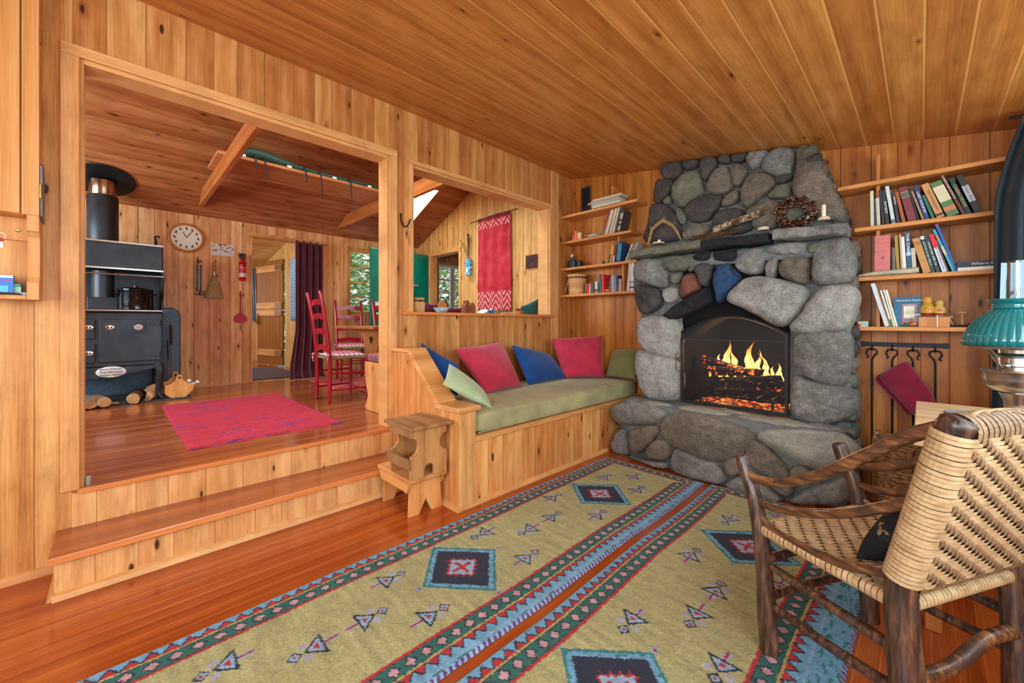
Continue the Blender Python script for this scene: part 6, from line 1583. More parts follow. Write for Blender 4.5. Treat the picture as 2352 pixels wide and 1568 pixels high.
c = onX(37, 660, .055); bo = thing('green_bottle', 'small green bottle with pale label in the key shelf', 'bottle', (.055, c.y, zs))
MB().box((-.012, -.018, 0), (.012, .018, .055)).build('bottle_body', cm((20, 110, 66), .2), bo, bevel=.005); MB().box((.0121, -.015, .004), (.0128, .015, .036)).build('label', cm((150, 200, 180)), bo)
c = onX(22, 664, .095); ty = thing('black_tray', 'shallow black tray on the key shelf', 'tray', (.095, c.y, zs)); MB().box((-.02, -.07, 0), (.016, .035, .006)).build('tray', M['blkp'], ty, bevel=.002)
mb = MB(); mb.tube([(-.02, -.07, .012), (.015, .03, .008)], .002, 6); mb.build('wire', M['chrome'], ty)
c = onX(54, 668, .09); tn = thing('small_dish', 'little pale blue dish at the right end of the key shelf', 'dish', (.09, c.y, zs)); MB().lathe([(0, 0), (.012, 0), (.017, .012), (.015, .012), (.011, .002), (0, .002)], 20).build('bowl', cm((180, 200, 214)), tn)
c = onX(2, 540, .06); ky = thing('key_ring', 'bunch of keys on a ring hanging at the left edge of the key shelf', 'keys', (.05, c.y, c.z)); mb = MB(); mb.tube([(0, .012*math.cos(t), .012*math.sin(t)) for t in [k*PI/8 for k in range(16)]], .0015, 6, closed=True); mb.build('ring', M['chrome'], ky); MB().box((-.001, -.004, -.05), (.001, .004, -.012)).build('key', M['chrome'], ky); MB().box((-.002, -.006, -.026), (.002, .006, -.010)).build('key_head', cm((150, 24, 24)), ky)
# iron coat hook on the post between the openings
c = onX(921, 492, .006); hk = thing('coat_hook', 'black forged iron hook on the post between the two openings', 'hook', (0.004, c.y, c.z)); mb = MB()
P = [onX(921, 494, .006), onX(922, 508, .012), onX(929, 520, .03), onX(936, 518, .045), onX(941, 508, .05), onX(943, 503, .052)]
mb.tube(spline(P, 5), [.008]*6+[.006]*20, 8) if False else mb.tube(spline(P, 5), .0055, 8); mb.ball(onX(921, 492, .007), .009, 10, 8, (.6, 1, 1.2)); mb.build('forged_hook', M['iron'], hk, world=True)
# ================================================================ THE KITCHEN
M['castiron'] = plain('blackened_cast_iron', srgb(44, 50, 56), .42, .35, vary=.35, vscale=7, bump=.12, bscale=90)
M['enamel'] = plain('black_enamel', srgb(10, 12, 14), .10)
M['steel'] = plain('polished_steel_rail', srgb(190, 186, 180), .25, 1)
def offs(r, K): return r
SX = -2.62                                      # front of the stove
yR = -3.415; yL = -4.25
sv = thing('cook_stove', 'black cast iron wood cook stove with warming closet and oval maker plate', 'stove', (-2.92, -3.83, .377))
zc = 1.283
MB().box((-3.22, yL, .735), (SX, yR, zc-.03)).build('body', M['castiron'], sv, world=True, bevel=.006)
MB().box((-3.24, yL-.02, zc-.03), (SX+.03, yR+.03, zc)).build('cooktop', M['castiron'], sv, world=True, bevel=.008)
a, b = onX(214, 738, SX), onX(366, 830, SX)
# oven door, two fire doors
def rdoor(name, y0, y1, z0, z1): return MB().box((SX, y0, z0), (SX+.016, y1, z1)).build(name, M['castiron'], sv, world=True, bevel=.008)
od = rdoor('oven_door', -3.875, onX(366, 740, SX).y+.02, .775, 1.19)
fd = rdoor('fire_door', -4.10, -3.895, 1.0, 1.19); ad = rdoor('ash_door', -4.10, -3.895, .775, .965)
for y, z, dpar in ((-3.94, 1.11, fd), (-3.94, .87, ad), (-3.80, 1.11, od)):
    mb = MB(); mb.lathe([(0, 0), (.032, 0), (.032, .006), (.024, .008), (0, .008)], 24, (SX+.017, y, z), M=Matrix.Rotation(PI/2, 4, 'Y') @ Matrix.Diagonal((.75, 1, 1, 1))); mb.build('draught_knob', M['steel'], dpar, world=True)
    for dy in (-.012, .012): MB().ball((SX+.026, y+dy, z), .008, 8, 6, (.4, 1, 1)).build('knob_hole', M['blkp'], dpar, world=True)
MB().box((SX+.0165, -3.655, 1.06), (SX+.022, -3.545, 1.16)).build('gauge_plate', M['castiron'], od, world=True, bevel=.002)
MB().lathe([(0, 0), (.036, 0), (.036, .008), (.029, .01), (.028, .007), (0, .007)], 28, (SX+.0225, -3.60, 1.11), M=Matrix.Rotation(PI/2, 4, 'Y') @ Matrix.Diagonal((.8, 1, 1, 1))).build('oven_gauge', M['steel'], od, world=True)
MB().lathe([(0, 0), (.026, 0), (.026, .001), (0, .001)], 28, (SX+.0325, -3.60, 1.11), M=Matrix.Rotation(PI/2, 4, 'Y') @ Matrix.Diagonal((.8, 1, 1, 1))).build('gauge_dial', cm((120, 134, 140), .3), od, world=True)
for z in (1.15, .84):
    mb = MB(); mb.box((SX+.017, -3.53+.02, z-.012), (SX+.024, -3.44, z+.012)); mb.tube([(SX+.02, -3.445, z-.02), (SX+.02, -3.445, z+.025)], .012, 10); mb.build('hinge', M['castiron'], od, world=True)
# apron skirt and cabriole legs
sk_ = [(yL, .73), (yR-.06, .73), (yR-.06, .70), (-3.62, .665), (-3.75, .64), (-3.95, .625), (yL, .62)]
MB().prism([(y, z) for y, z in sk_], 'x', SX-.012, SX+.012).build('skirt', M['castiron'], sv, world=True, bevel=.003)
for y, sy in ((yR-.035, 1), (yL+.035, -1)):
    for x, sx in ((SX-.02, 1), (-3.18, -1)):
        P = [(x, y, .74), (x+sx*.02, y+sy*.018, .66), (x+sx*.012, y+sy*.012, .56), (x-sx*.005, y, .46), (x+sx*.012, y+sy*.02, .40), (x+sx*.03, y+sy*.035, .385)]
        mb = MB(); mb.tube(spline(P, 5) if 'spline' in globals() else P, [.045-.0015*i for i in range(26)] if 'spline' in globals() else .03, 10); mb.build('leg', M['castiron'], sv, world=True)
mb = MB(); mb.lathe([(0, 0), (.105, 0), (.105, .006), (.1, .008), (0, .008)], 36, (SX+.0125, -3.79, .685), M=Matrix.Rotation(PI/2, 4, 'Y') @ Matrix.Diagonal((.50, 1, 1, 1)))
mb_pl = mb
pl_ = mb.build('maker_plate', plain('white_enamel_plate', srgb(206, 208, 206), .35), sv, world=True)
for s_, dz, sz_ in (('JOHN STANLEY', .026, .022), ('WATERFORD', -.002, .026), ('MADE IN IRELAND', -.03, .018)):
    text_mesh('lettering', s_, sz_, M['blkp'], pl_, (SX+.0215+2.92, -3.79+3.83, .685+dz-.377), (PI/2, 0, PI/2))
mb = MB(); mb.tube([(SX+.06, yL, zc-.012), (SX+.06, yR+.01, zc-.012)], .009, 10); mb.build('front_rail', M['steel'], sv, world=True)
mb = MB(); mb.box((SX+.03, yR-.01, zc-.03), (SX+.07, yR+.03, zc+.004)); mb.build('rail_bracket', M['castiron'], sv, world=True)
# back plate and warming closet
CX_ = -2.90
c0 = onX(375, 573, CX_); c1 = onX(372, 626, CX_); yC = c0.y
MB().box((-3.24, yL, zc), (-3.22, yC+.02, c1.z)).build('back_plate', M['castiron'], sv, world=True)
MB().box((-3.23, yL, c1.z), (CX_, yC, c0.z+.03)).build('warming_closet', M['castiron'], sv, world=True, bevel=.012)
for z in (c0.z+.03, c1.z+.012): MB().box((CX_-.01, yL, z-.008), (CX_+.012, yC-.0, z+.008)).build('trim_rail', M['steel'], sv, world=True)
mb = MB(); z_ = onX(300, 632, CX_+.05).z; mb.tube([(CX_+.05, yL, z_), (CX_+.05, yC, z_)], .007, 8); mb.build('towel_rail', M['steel'], sv, world=True)
sp_ = [(-3.24, zc), (-2.95, zc), (-2.98, zc+.12), (-2.90, zc+.2), (-2.86, zc+.32), (CX_, c1.z), (-3.24, c1.z)]
MB().prism(sp_, 'y', yC-.012, yC+.006).build('side_bracket', M['castiron'], sv, world=True)
# stove pipe and ceiling collar
pc = onX(236, 500, -3.06)
pp = thing('stove_pipe', 'thick black stove pipe rising from the cook stove to a round ceiling collar', 'stove pipe', (pc.x, pc.y, zc))
MB().lathe([(.105, c0.z+.04), (.118, c0.z+.05), (.118, 2.44), (.112, 2.45)], 40, (pc.x, pc.y, 0)).build('outer_pipe', M['castiron'], pp, world=True, sharp=40)
MB().lathe([(.085, zc+.12), (.085, c1.z-.01)], 32, (pc.x, pc.y, 0)).build('lower_pipe', M['castiron'], pp, world=True)
mb = MB(); mb.prism([(-3.2, zc+.002), (-2.93, zc+.002), (-2.97, zc+.13), (-3.16, zc+.13)], 'y', pc.y-.11, pc.y+.11); mb.build('flue_box', M['castiron'], pp, world=True, bevel=.006)
M['ss'] = plain('tinted_stainless_steel', srgb(150, 124, 104), .22, 1)
MB().lathe([(.101, 2.44), (.104, 2.445), (.104, 2.60)], 40, (pc.x, pc.y, 0), cap=False).build('steel_collar', M['ss'], pp, world=True)
Rt = Matrix.Rotation(-math.atan(.445), 4, 'Y')
MB().lathe([(0, -.006), (.245, -.006), (.25, 0), (.245, .006), (0, .006)], 60, (pc.x, pc.y, kz(pc.x)-.012), M=Rt).build('ceiling_disc', M['black'], pp, world=True)
# stock pot
c = onX(312, 706, -2.95); c.z = zc+.002
pot = thing('stock_pot', 'large glossy black enamel pot at the right of the stove top', 'pot', tuple(c))
MB().lathe([(0, 0), (.125, 0), (.135, .01), (.135, .20), (.14, .205), (.14, .215), (.1, .232), (0, .24)], 48, sharp=40) if False else MB().lathe([(0, 0), (.125, 0), (.135, .01), (.135, .20), (.139, .205)], 48).build('pot_body', M['enamel'], pot, sharp=40)
MB().lathe([(.14, .206), (.139, .214), (.09, .232), (.02, .238), (.018, .255), (0, .258)], 48).build('lid', M['enamel'], pot, sharp=40)
for s_ in (-1, 1):
    mb = MB(); mb.tube([(-.03, s_*.134, .165), (-.025, s_*.165, .17), (.025, s_*.165, .17), (.03, s_*.134, .165)], .006, 8); mb.build('handle', M['enamel'], pot)
pot.rotation_euler = (0, 0, .2)
# slate hearth plate, heat shield, tools, wood, carrier
M['slate'] = stone_mat('dark_slate_plate', (52, 54, 54), (74, 76, 76), (98, 100, 98), .2, .6)
hp = MB().box((KX+.022, -4.9, ZK+.0005), (-2.546, -3.19, ZK+.011)).build('hearth_plate', M['slate']); tag(hp, 'thin dark slate plate on the kitchen floor under the cook stove', 'hearth plate')
M['galv'] = plain('blue_grey_galvanised_steel', srgb(76, 100, 116), .5, .4, vary=.3, vscale=60)
yh = onX(413, 740, -3.31).y; zt_ = onX(395, 708, -3.31).z
sh = thing('heat_shield', 'blue-grey metal heat shield with rounded corner standing behind the stove', 'heat shield', (-3.31, -3.9, ZK+.012))
pr = [(-4.7, ZK+.013), (yh, ZK+.013), (yh, zt_-.09)]+[(yh-.09+.09*math.cos(t), zt_-.09+.09*math.sin(t)) for t in [k*PI/12 for k in range(1, 6)]]+[(yh-.09, zt_), (-4.7, zt_)]
MB().prism(pr, 'x', -3.315, -3.305).build('panel', M['galv'], sh, world=True)
mb = MB(); mb.tube([(-3.31, y, z) for y, z in pr[1:]], .006, 6); mb.build('rolled_edge', M['black'], sh, world=True)
for i, (u0, u1, v0, v1) in enumerate(((392, 397, 745, 860), (385, 388, 780, 880))):
    a, b = onX(u0, v0, -3.05), onX(u1, v1, -3.05); b = a+Vector((.03, .01, -.62))
    t = thing('stove_tool', ('long steel stove tool with brown wooden handle leaning beside the stove', 'thin iron rod leaning between the stove and the heat shield')[i], 'stove tool', tuple(b), group='stove tools')
    mb = MB(); mb.tube([a.lerp(b, .35), b], .006, 8); mb.build('rod', M['steel'], t, world=True); mb = MB(); mb.tube([a, a.lerp(b, .36)], .013 if i == 0 else .007, 10); mb.build('handle', M['barkbr'] if i == 0 else M['black'], t, world=True)
M['barkgrey'] = stone_mat('grey_bark', (78, 72, 66), (120, 112, 104), (158, 150, 140), .3); M['cutw'] = plain('split_wood_face', srgb(186, 140, 92), .7, vary=.25, vscale=20, bump=.4)
hz_ = ZK+.012
def fw(u0, v0, u1, v1, r, z, mat, label, split=0, dx=0):
    a = onZ(u0, v0, z+r); b = onZ(u1, v1, z+r); return log('firewood_log', a, b, r, mat, label, cat='firewood', group='firewood under the cook stove', split=split, endmat=M['cutw'])
def fwx(u, v, length, r, ang, mat, label, split=0, tilt=0, z=None):
    c = onZ(u, v, hz_); c.z = (z if z is not None else hz_)+r*.92; d = Vector((math.cos(ang), math.sin(ang), tilt)); c = c-Vector((d.x, d.y, 0))*length*.5
    return log('firewood_log', c-d*length/2, c+d*length/2, r, mat, label, cat='firewood', group='firewood under the cook stove', split=split, endmat=M['cutw'])
fwx(208, 938, .34, .062, .35, M['barkgrey'], 'split grey log at the left under the cook stove', .8)
fwx(240, 935, .32, .048, .15, M['barkgrey'], 'round brown log end beside the split grey log under the stove')
fwx(272, 928, .26, .012, 1.2, M['cutw'], 'thin pale stick lying between the logs under the stove')
fwx(306, 926, .34, .050, -.15, M['barkbr'], 'round log with orange cut end under the middle of the stove')
fwx(338, 920, .34, .045, -.4, M['cutw'], 'pale wedge of split wood below the leaning split log', 1.3)
fwx(346, 916, .34, .058, -.2, M['barkbr'], 'split brown log resting on the pale wedge near the stove leg', .5, z=hz_+.07)
fwx(192, 940, .3, .035, .3, M['cutw'], 'partly hidden tan log at the far left under the stove', .6)
c = onZ(412, 912, ZK+.012)
wc_ = thing('wood_carrier', 'pine kindling carrier with tall pointed ends beside the stove leg', 'wood carrier', tuple(c))
wp = [(-.10, .03), (-.065, 0), (.055, 0), (.115, .07), (.12, .13), (.07, .14), (.03, .175), (.018, .235), (-.018, .235), (-.03, .175), (-.07, .14), (-.115, .13), (-.115, .05)]
for x in (0, -.36): MB().prism([(y, z) for y, z in wp], 'x', x-.01, x+.008).build('end_board', M['tleg'] if False else M['stool2'], wc_, bevel=.003)
mb = MB(); mb.box((-.35, -.06, .0), (-.011, .05, .012)); mb.build('bottom_board', M['stool2'], wc_)
for y in (-.115, .105): MB().box((-.35, y, .05), (-.011, y+.01, .12)).build('side_slat', M['stool2'], wc_)
mb = MB(); mb.tube([(-.37, 0, .205), (.012, 0, .205)], .012, 10); mb.build('dowel_handle', M['barkbr'], wc_)
np_ = thing('newspaper', 'rolled newspapers sticking out of the kindling carrier', 'newspaper', (c.x-.12, c.y+.09, c.z+.06)); mb = MB()
for i, (dy, tl) in enumerate(((0, .05), (.02, .08), (-.02, .03))):
    m2 = MB(); m2.tube([(-.05, dy, .02), (.05, dy+tl*.6, .06+.02*i)], .018, 8); m2.build('paper_roll', M['white'], np_)
# kitchen wall things
cc = onX(428, 546, KX+.02)
ck = thing('wall_clock', 'round wall clock with wooden rim and birds in place of numerals', 'clock', tuple(cc))
RY = Matrix.Rotation(PI/2, 4, 'Y')
MB().lathe([(0, -.018), (.17, -.018), (.175, -.005), (.168, .012), (.152, .016), (.145, .01)], 56, M=RY, cap=False).build('wooden_rim', M['lacq2'] if 'lacq2' in M else plain('honey_wood_rim', srgb(188, 122, 40), .35), ck, sharp=60)
MB().lathe([(0, .008), (.146, .008), (.146, .004)], 56, M=RY, cap=False).build('dial', plain('cream_dial', srgb(222, 220, 204), .4), ck)
for k in range(12):
    a = k*PI/6; mb = MB(); y, z = .112*math.sin(a), .112*math.cos(a)
    mb.ball((.0095, y, z), .012, 8, 6, (.12, .8, 1.4), M=Matrix.Rotation(.5*math.sin(k*2.3), 4, 'X')); mb.prism([(y-.003, z-.01), (y+.016, z-.022), (y+.004, z-.002)], 'x', .0085, .0105)
    mb.build('painted_bird', cm(((70, 74, 70), (150, 60, 50), (60, 60, 80), (90, 110, 80))[(k*5) % 4] if k in (1, 11, 4, 10, 2) else (72, 72, 72)), ck)
for a, l in ((R_(-28), .07), (R_(32), .105)): MB().add([], []).box((.010, -.0035, 0), (.0115, .0035, l), M=Matrix.Rotation(-a, 4, 'X')).build('clock_hand', M['blkp'], ck)
a, b = onX(484, 557, KX+.004), onX(538, 590, KX+.004)
pc_ = thing('postcard', 'wide picture card of a bright interior pinned beside the clock', 'picture', (KX, (a.y+b.y)/2, (a.z+b.z)/2))
hy, hz2 = (b.y-a.y)/2, .075
def picmat(name, stops, sc=20):
    t = NT(name); o, ax = t.obj(); n = t.noise(o, sc, 4, .7); t.L.new(t.ramp(n, [(p, srgb(*c)) for p, c in stops], 'CONSTANT'), t.b.inputs['Base Color']); t.b.inputs['Roughness'].default_value = .4; return t.mat
MB().box((.0005, -hy, -hz2), (.003, hy, hz2)).build('card', picmat('painted_interior', ((0, (120, 70, 40)), (.42, (206, 150, 80)), (.48, (220, 214, 206)), (.56, (150, 170, 200)), (.62, (90, 80, 70)), (.68, (226, 200, 150)))), pc_)
MB().box((.0031, -hy+.004, -hz2+.003), (.0036, hy-.004, -hz2+.05)).build('pale_foreground', cm((206, 202, 204)), pc_)
# hook with hanging iron tongs
def wt(name, label, cat, u, v, x=KX+.012): c = onX(u, v, x); return thing(name, label, cat, tuple(c)), c
t, c = wt('wall_hook', 'small curved iron hook on the wall just above the warming closet', 'hook', 358, 545)
mb = MB(); mb.tube(spline([c+V(.0, 0, -.11), c+V(.012, 0, -.03), c+V(.02, -.01, .0), c+V(.02, .02, .012), c+V(.02, .03, -.01)], 4), .008, 6); mb.ball(c+V(.01, 0, -.07), .014, 8, 6, (.6, 1, 2.6)); mb.build('forged_iron', M['iron'], t, world=True)
t, c = wt('hanging_hooks', 'pair of black straps with double iron hooks hanging left of the broom', 'hooks', 457, 605)
c1_, c2_ = onX(453, 615, KX+.02), onX(455, 665, KX+.02)
mb = MB(); mb.tube(spline([c, c+V(.02, -.02, .02), c+V(.025, .01, .03), c+V(.025, .03, .02)], 4), .006, 6); mb.build('top_hook', M['iron'], t, world=True)
for dy in (-.008, .028):
    MB().box((KX+.012, c1_.y+dy, c2_.z+.0), (KX+.02, c1_.y+dy+.017, c.z-.015)).build('strap', M['blkp'], t, world=True)
    p_ = Vector((KX+.018, c1_.y+dy+.008, c2_.z)); mb = MB(); mb.tube(spline([p_+V(0, 0, .03), p_+V(0, -.005, -.01), p_+V(0, .028, -.03), p_+V(0, .022, -.06), p_+V(0, -.012, -.058), p_+V(0, -.02, -.04)], 4), .005, 6); mb.build('double_hook', M['iron'], t, world=True)
t, c = wt('whisk_broom', 'straw whisk broom hanging by a loop on the kitchen wall', 'broom', 491, 630)
M['straw'] = splint_mat('broom_straw', (118, 96, 54), (158, 134, 82), (186, 164, 108)); zb3 = onX(490, 685, KX+.02).z
mb = MB(); vs = []; n = 16; prof = [(c.z-.0, .012, .012), (c.z-.06, .03, .018), (c.z-.13, .06, .024), (c.z-.22, .085, .026), (zb3, .105, .028)]
for z, wy, wx in prof:
    for j in range(n): a = 2*PI*j/n; vs.append((KX+.034+wx*math.cos(a), c.y+wy*math.sin(a), z))
mb.add(vs, [(i*n+j, i*n+(j+1) % n, (i+1)*n+(j+1) % n, (i+1)*n+j) for i in range(4) for j in range(n)]+[tuple(4*n+j for j in range(n))], True); mb.build('straw_head', M['straw'], t, world=True)
mb = MB(); mb.tube([(KX+.034, c.y, c.z-.01), (KX+.034, c.y, c.z+.03)], .016, 10); mb.build('metal_cap', M['steel'], t, world=True)
mb = MB(); mb.tube(spline([(KX+.03, c.y-.003, c.z+.03), (KX+.02, c.y-.012, c.z+.10), (KX+.015, c.y+.002, c.z+.15), (KX+.02, c.y+.014, c.z+.10), (KX+.03, c.y+.004, c.z+.03)], 4), .006, 6); mb.build('loop', M['straw'], t, world=True)
MB().box((KX+.007, c.y-.058, c.z-.125), (KX+.062, c.y+.058, c.z-.118)).build('green_stitching', cm((150, 160, 60)), t, world=True)
t, c = wt('fire_extinguisher', 'small red fire extinguisher with black valve mounted beside the far doorway', 'fire extinguisher', 557, 645, KX+.05)
MB().lathe([(0, 0), (.032, 0), (.038, .008), (.038, .24), (.03, .275), (.015, .285)], 28, c).build('cylinder', cm((196, 14, 24), .25), t, world=True, sharp=50)
MB().lathe([(.0385, .05), (.0385, .17)], 28, c, cap=False).build('label', cm((214, 206, 206), .4), t, world=True); MB().lathe([(.0388, .10), (.0388, .165)], 28, c, cap=False).build('red_panel', cm((190, 30, 40), .4), t, world=True)
mb = MB(); mb.cbox(c+V(0, 0, .31), (.05, .06, .045)); mb.cbox(c+V(.0, 0, .345), (.03, .07, .02)); mb.build('valve', M['blkp'], t, world=True, bevel=.005)
MB().lathe([(.0395, .215), (.0395, .232)], 24, c, cap=False).build('mounting_strap', M['blkp'], t, world=True, solid=.002)
t, c = wt('fly_swatter', 'red plastic fly swatter hanging head down under the fire extinguisher', 'fly swatter', 552, 742, KX+.008)
sw = [(-.075, .03), (-.05, .008), (0, 0), (.05, .008), (.075, .03), (.07, .08), (.045, .11), (.012, .135), (-.012, .135), (-.045, .11), (-.07, .08)]
MB().prism([(c.y+a, c.z+b) for a, b in sw], 'x', KX+.004, KX+.009).build('ribbed_head', cm((170, 20, 44), .5), t, world=True); mb = MB(); mb.tube([(KX+.008, c.y, c.z+.13), (KX+.01, c.y, c.z+.30), (KX+.01, c.y, c.z+.36), (KX+.01, c.y, c.z+.42)], [.008, .007, .012, .006], 8); mb.build('handle', cm((150, 18, 40), .5), t, world=True)
# ---------------- textile helpers
def grid_cloth(name, fn, nu, nv, mat, parent, solid=.002): mb = MB(); mb.grid(fn, nu, nv); return mb.build(name, mat, parent, world=True, solid=solid, sharp=180)
M['maroon'] = cloth('maroon_curtain_cloth', srgb(78, 14, 34), vary=.3)
cu = thing('doorway_curtain', 'maroon curtain hanging in the doorway to the entry, its hem on the floor', 'curtain', (KX+.09, -1.8, ZK))
def mc(u, v):
    z = ZK+.012+v*(2.30-ZK); e = 1-v; y0 = -1.965-.09*max(0, (.35-v)/.35); y1 = -1.60; y = y0+(y1-y0)*u; return Vector((KX+.085+.025*math.sin(u*26+.5*math.sin(v*3))+.08*max(0, (.1-v)/.1)**2, y, z))
grid_cloth('cloth', mc, 90, 40, M['maroon'], cu); mb = MB(); mb.tube([(KX+.085, -2.46, 2.30), (KX+.085, -1.56, 2.30)], .009, 8); mb.build('rod', M['trim_h'], cu, world=True)
def gingham(name, c0, c1, c2, f, axs):
    t = NT(name); o, ax = t.obj(); A = t.math('GREATER_THAN', t.math('SINE', t.math('MULTIPLY', ax[axs[0]], f)), 0.0); B = t.math('GREATER_THAN', t.math('SINE', t.math('MULTIPLY', ax[axs[1]], f)), 0.0)
    s = t.math('MULTIPLY', t.math('ADD', A, B), .5); t.L.new(t.ramp(s, [(0, srgb(*c0)), (.4, srgb(*c1)), (.9, srgb(*c2))], 'CONSTANT'), t.b.inputs['Base Color']); t.b.inputs['Roughness'].default_value = .9; return t.mat
M['ging'] = gingham('blue_gingham', (214, 224, 230), (120, 160, 184), (60, 100, 136), 170, ('x', 'z'))
for i, (u0, u1, lb) in enumerate(((668, 690, 'blue gingham curtain at the window right of the Dutch door'), (576, 592, 'blue gingham curtain at the window left of the Dutch door'))):
    if i == 0: P0, P1 = onY(u0, 590, EY-.03), onY(u1+3, 590, EY-.03); fnc = lambda u, v: Vector((P0.x+(P1.x-P0.x)*u, EY-.04+.02*math.sin(u*22), 1.2+v*1.05))
    else: P0, P1 = onX(575, 620, -6.9), onX(592, 620, -6.9); fnc = lambda u, v: Vector((-6.93+.02*math.sin(u*22), P0.y+(P1.y-P0.y)*u-.05*v, 1.2+v*1.1))
    t = thing('gingham_curtain', lb, 'curtain', tuple((P0+P1)/2), group='gingham curtains'); grid_cloth('cloth', fnc, 40, 12, M['ging'] if i == 0 else gingham('blue_gingham_side', (214, 224, 230), (120, 160, 184), (60, 100, 136), 150, ('y', 'z')), t)
# Dutch door, ajar
dd = bpy.data.objects.new('door_1', None); COL.objects.link(dd); struct(dd); dd.location = (-5.32, EY-.01, ZK+.02); dd.rotation_euler = (0, 0, PI+.24)
M['ddw'] = wood('dutch_door_panel', 'x', 'z', 0, (106, 58, 22), (142, 84, 36), (166, 106, 52), knots=0)
for z0_, z1_ in ((0, 1.0), (1.02, 1.93)): MB().box((0, 0, z0_), (.88, .035, z1_)).build('door_leaf', M['ddw'], dd, bevel=.003)
for z in (.16, .90, 1.03, 1.72): MB().box((.02, .0355, z), (.87, .055, z+.12)).build('rail', M['trim_x'], dd, bevel=.002); MB().box((.0, .0555, z+.01), (.22, .06, z+.11)).build('strap_hinge', M['steel'], dd)
mb = MB(); mb.cbox((.80, .07, .85), (.05, .03, .20)); mb.tube([(.84, .07, .80), (.84, .12, .80), (.76, .13, .80)], .01, 8); mb.build('latch', M['brass'], dd)
# green door open into the kitchen
gd = bpy.data.objects.new('door_2', None); COL.objects.link(gd); struct(gd); gd.location = (GD[0]-.035, GY-.03, ZK+.01)
M['green'] = plain('teal_green_door_paint', srgb(0, 112, 88), .3, vary=.1)
MB().box((-.02, -1.02, 0), (.02, 0, 1.92)).build('door_leaf', M['green'], gd, bevel=.003)
MB().box((.021, -.95, .98), (.05, -.90, 1.10)).build('latch', M['white'], gd); MB().ball((.04, -.925, .92), .02, 10, 8).build('knob', M['white'], gd)
wsx = thing('door_shelf', 'tiny pink shelf hung on strings against the green door', 'shelf', (-2.96, -.30, 1.42)); c = onX(955, 656, -2.95)
MB().box((-3.0, c.y-.16, c.z-.01), (-2.9, c.y+.02, c.z+.012)).build('shelf_board', cm((196, 130, 120)), wsx, world=True)
for y in (-.14, 0): mb = MB(); mb.tube([(-2.95, c.y+y, c.z), (-2.97, c.y+y+.1, c.z-.36)], .0025, 5); mb.build('string', M['black'], wsx, world=True)
MB().lathe([(0, 0), (.03, 0), (.02, .05), (0, .07)], 14, (-2.95, c.y-.08, c.z+.012)).build('red_ornament', cm((200, 50, 40)), wsx, world=True)
# ---------------- rugs in the kitchen
def rag_mat(name, cols, sx, sy):
    t = NT(name); o, ax = t.obj(); n = t.noise(t.comb(t.math('MULTIPLY', ax['x'], sx), t.math('MULTIPLY', ax['y'], sy), 0.0), 1, 3, .7); n2 = t.noise(o, 120, 2)
    c = t.ramp(n, [(p, srgb(*q_)) for p, q_ in cols]); c = t.mix(.5, c, t.ramp(n2, [(.35, (.5, .5, .5)), (.65, (1.4, 1.4, 1.4))]), 'MULTIPLY'); t.L.new(c, t.b.inputs['Base Color']); t.b.inputs['Roughness'].default_value = .95; t.bump(t.math('ADD', n, n2), .8, .01); return t.mat
def flat_rug(name, label, pts, mat, th=.012, base=ZK):
    t = thing(name, label, 'rug', (sum(p[0] for p in pts)/4, sum(p[1] for p in pts)/4, base+.0005)); A, B, C_2, D = [Vector((p[0], p[1], 0)) for p in pts]
    def fn(u, v):
        p = A.lerp(B, u).lerp(D.lerp(C_2, u), v); e = min(u, 1-u, v, 1-v); z = base+.001+th*(1 if e > .012 else e/.012)+.003*noise.noise(p*9); q_ = .010*noise.noise(p*14); return Vector((p.x+q_, p.y+q_, z))
    mb = MB(); mb.grid(fn, 90, 60); mb.build('woven_cloth', mat, t, world=True, sharp=180); return t
flat_rug('rag_rug', 'red and purple striped rag rug on the kitchen floor above the steps', [(-2.2, -3.46), (-.35, -3.45), (-.36, -2.485), (-2.2, -2.465)], rag_mat('red_rag_weave', ((.32, (44, 36, 120)), (.40, (96, 26, 76)), (.44, (186, 24, 42)), (.53, (160, 18, 38)), (.60, (196, 40, 44)), (.63, (74, 32, 104)), (.67, (170, 20, 40)), (.74, (54, 36, 116))), 30, 2.6))
flat_rug('table_rug', 'faded pink-red rug under the kitchen table', [(-3.05, -1.88), (-2.05, -1.92), (-1.2, -.6), (-3.1, -.6)], rag_mat('faded_red_weave', ((.3, (130, 40, 40)), (.5, (176, 66, 62)), (.7, (196, 96, 86))), 8, 8), .008)
flat_rug('braided_rug', 'dark purple-grey braided rug in the entry beyond the doorway', [(-5.6, -2.7), (-3.6, -2.75), (-3.6, -1.7), (-5.2, -1.75)], rag_mat('dark_braid', ((.3, (50, 36, 44)), (.5, (96, 76, 84)), (.7, (150, 130, 130))), 14, 60), .012)
# ---------------- table, settle and ladderback chairs
M['ktab'] = wood('kitchen_table_pine', 'y', 'x', 0, (110, 58, 26), (160, 96, 48), (190, 126, 72), knots=.2, rough=.3); M['kbench'] = wood('settle_pine', 'x', 'z', 0, (160, 96, 44), (206, 142, 78), (226, 168, 106), knots=.3)
kt = thing('kitchen_table', 'trestle kitchen table with heart cut-out ends, seen through the big opening', 'table', (-1.45, -1.2, ZK)); ZT_ = 1.118
MB().box((-1.98, -1.95, ZT_-.028), (-.98, -.45, ZT_)).build('tabletop', M['ktab'], kt, world=True, bevel=.004)
tre = [(-1.78, ZT_-.03), (-1.78, ZT_-.085), (-1.70, ZT_-.09), (-1.60, ZT_-.30), (-1.62, .48), (-1.80, .42), (-1.83, ZK+.013), (-1.10, ZK+.013), (-1.13, .42), (-1.32, .48), (-1.34, ZT_-.30), (-1.24, ZT_-.09), (-1.14, ZT_-.085), (-1.14, ZT_-.03)]
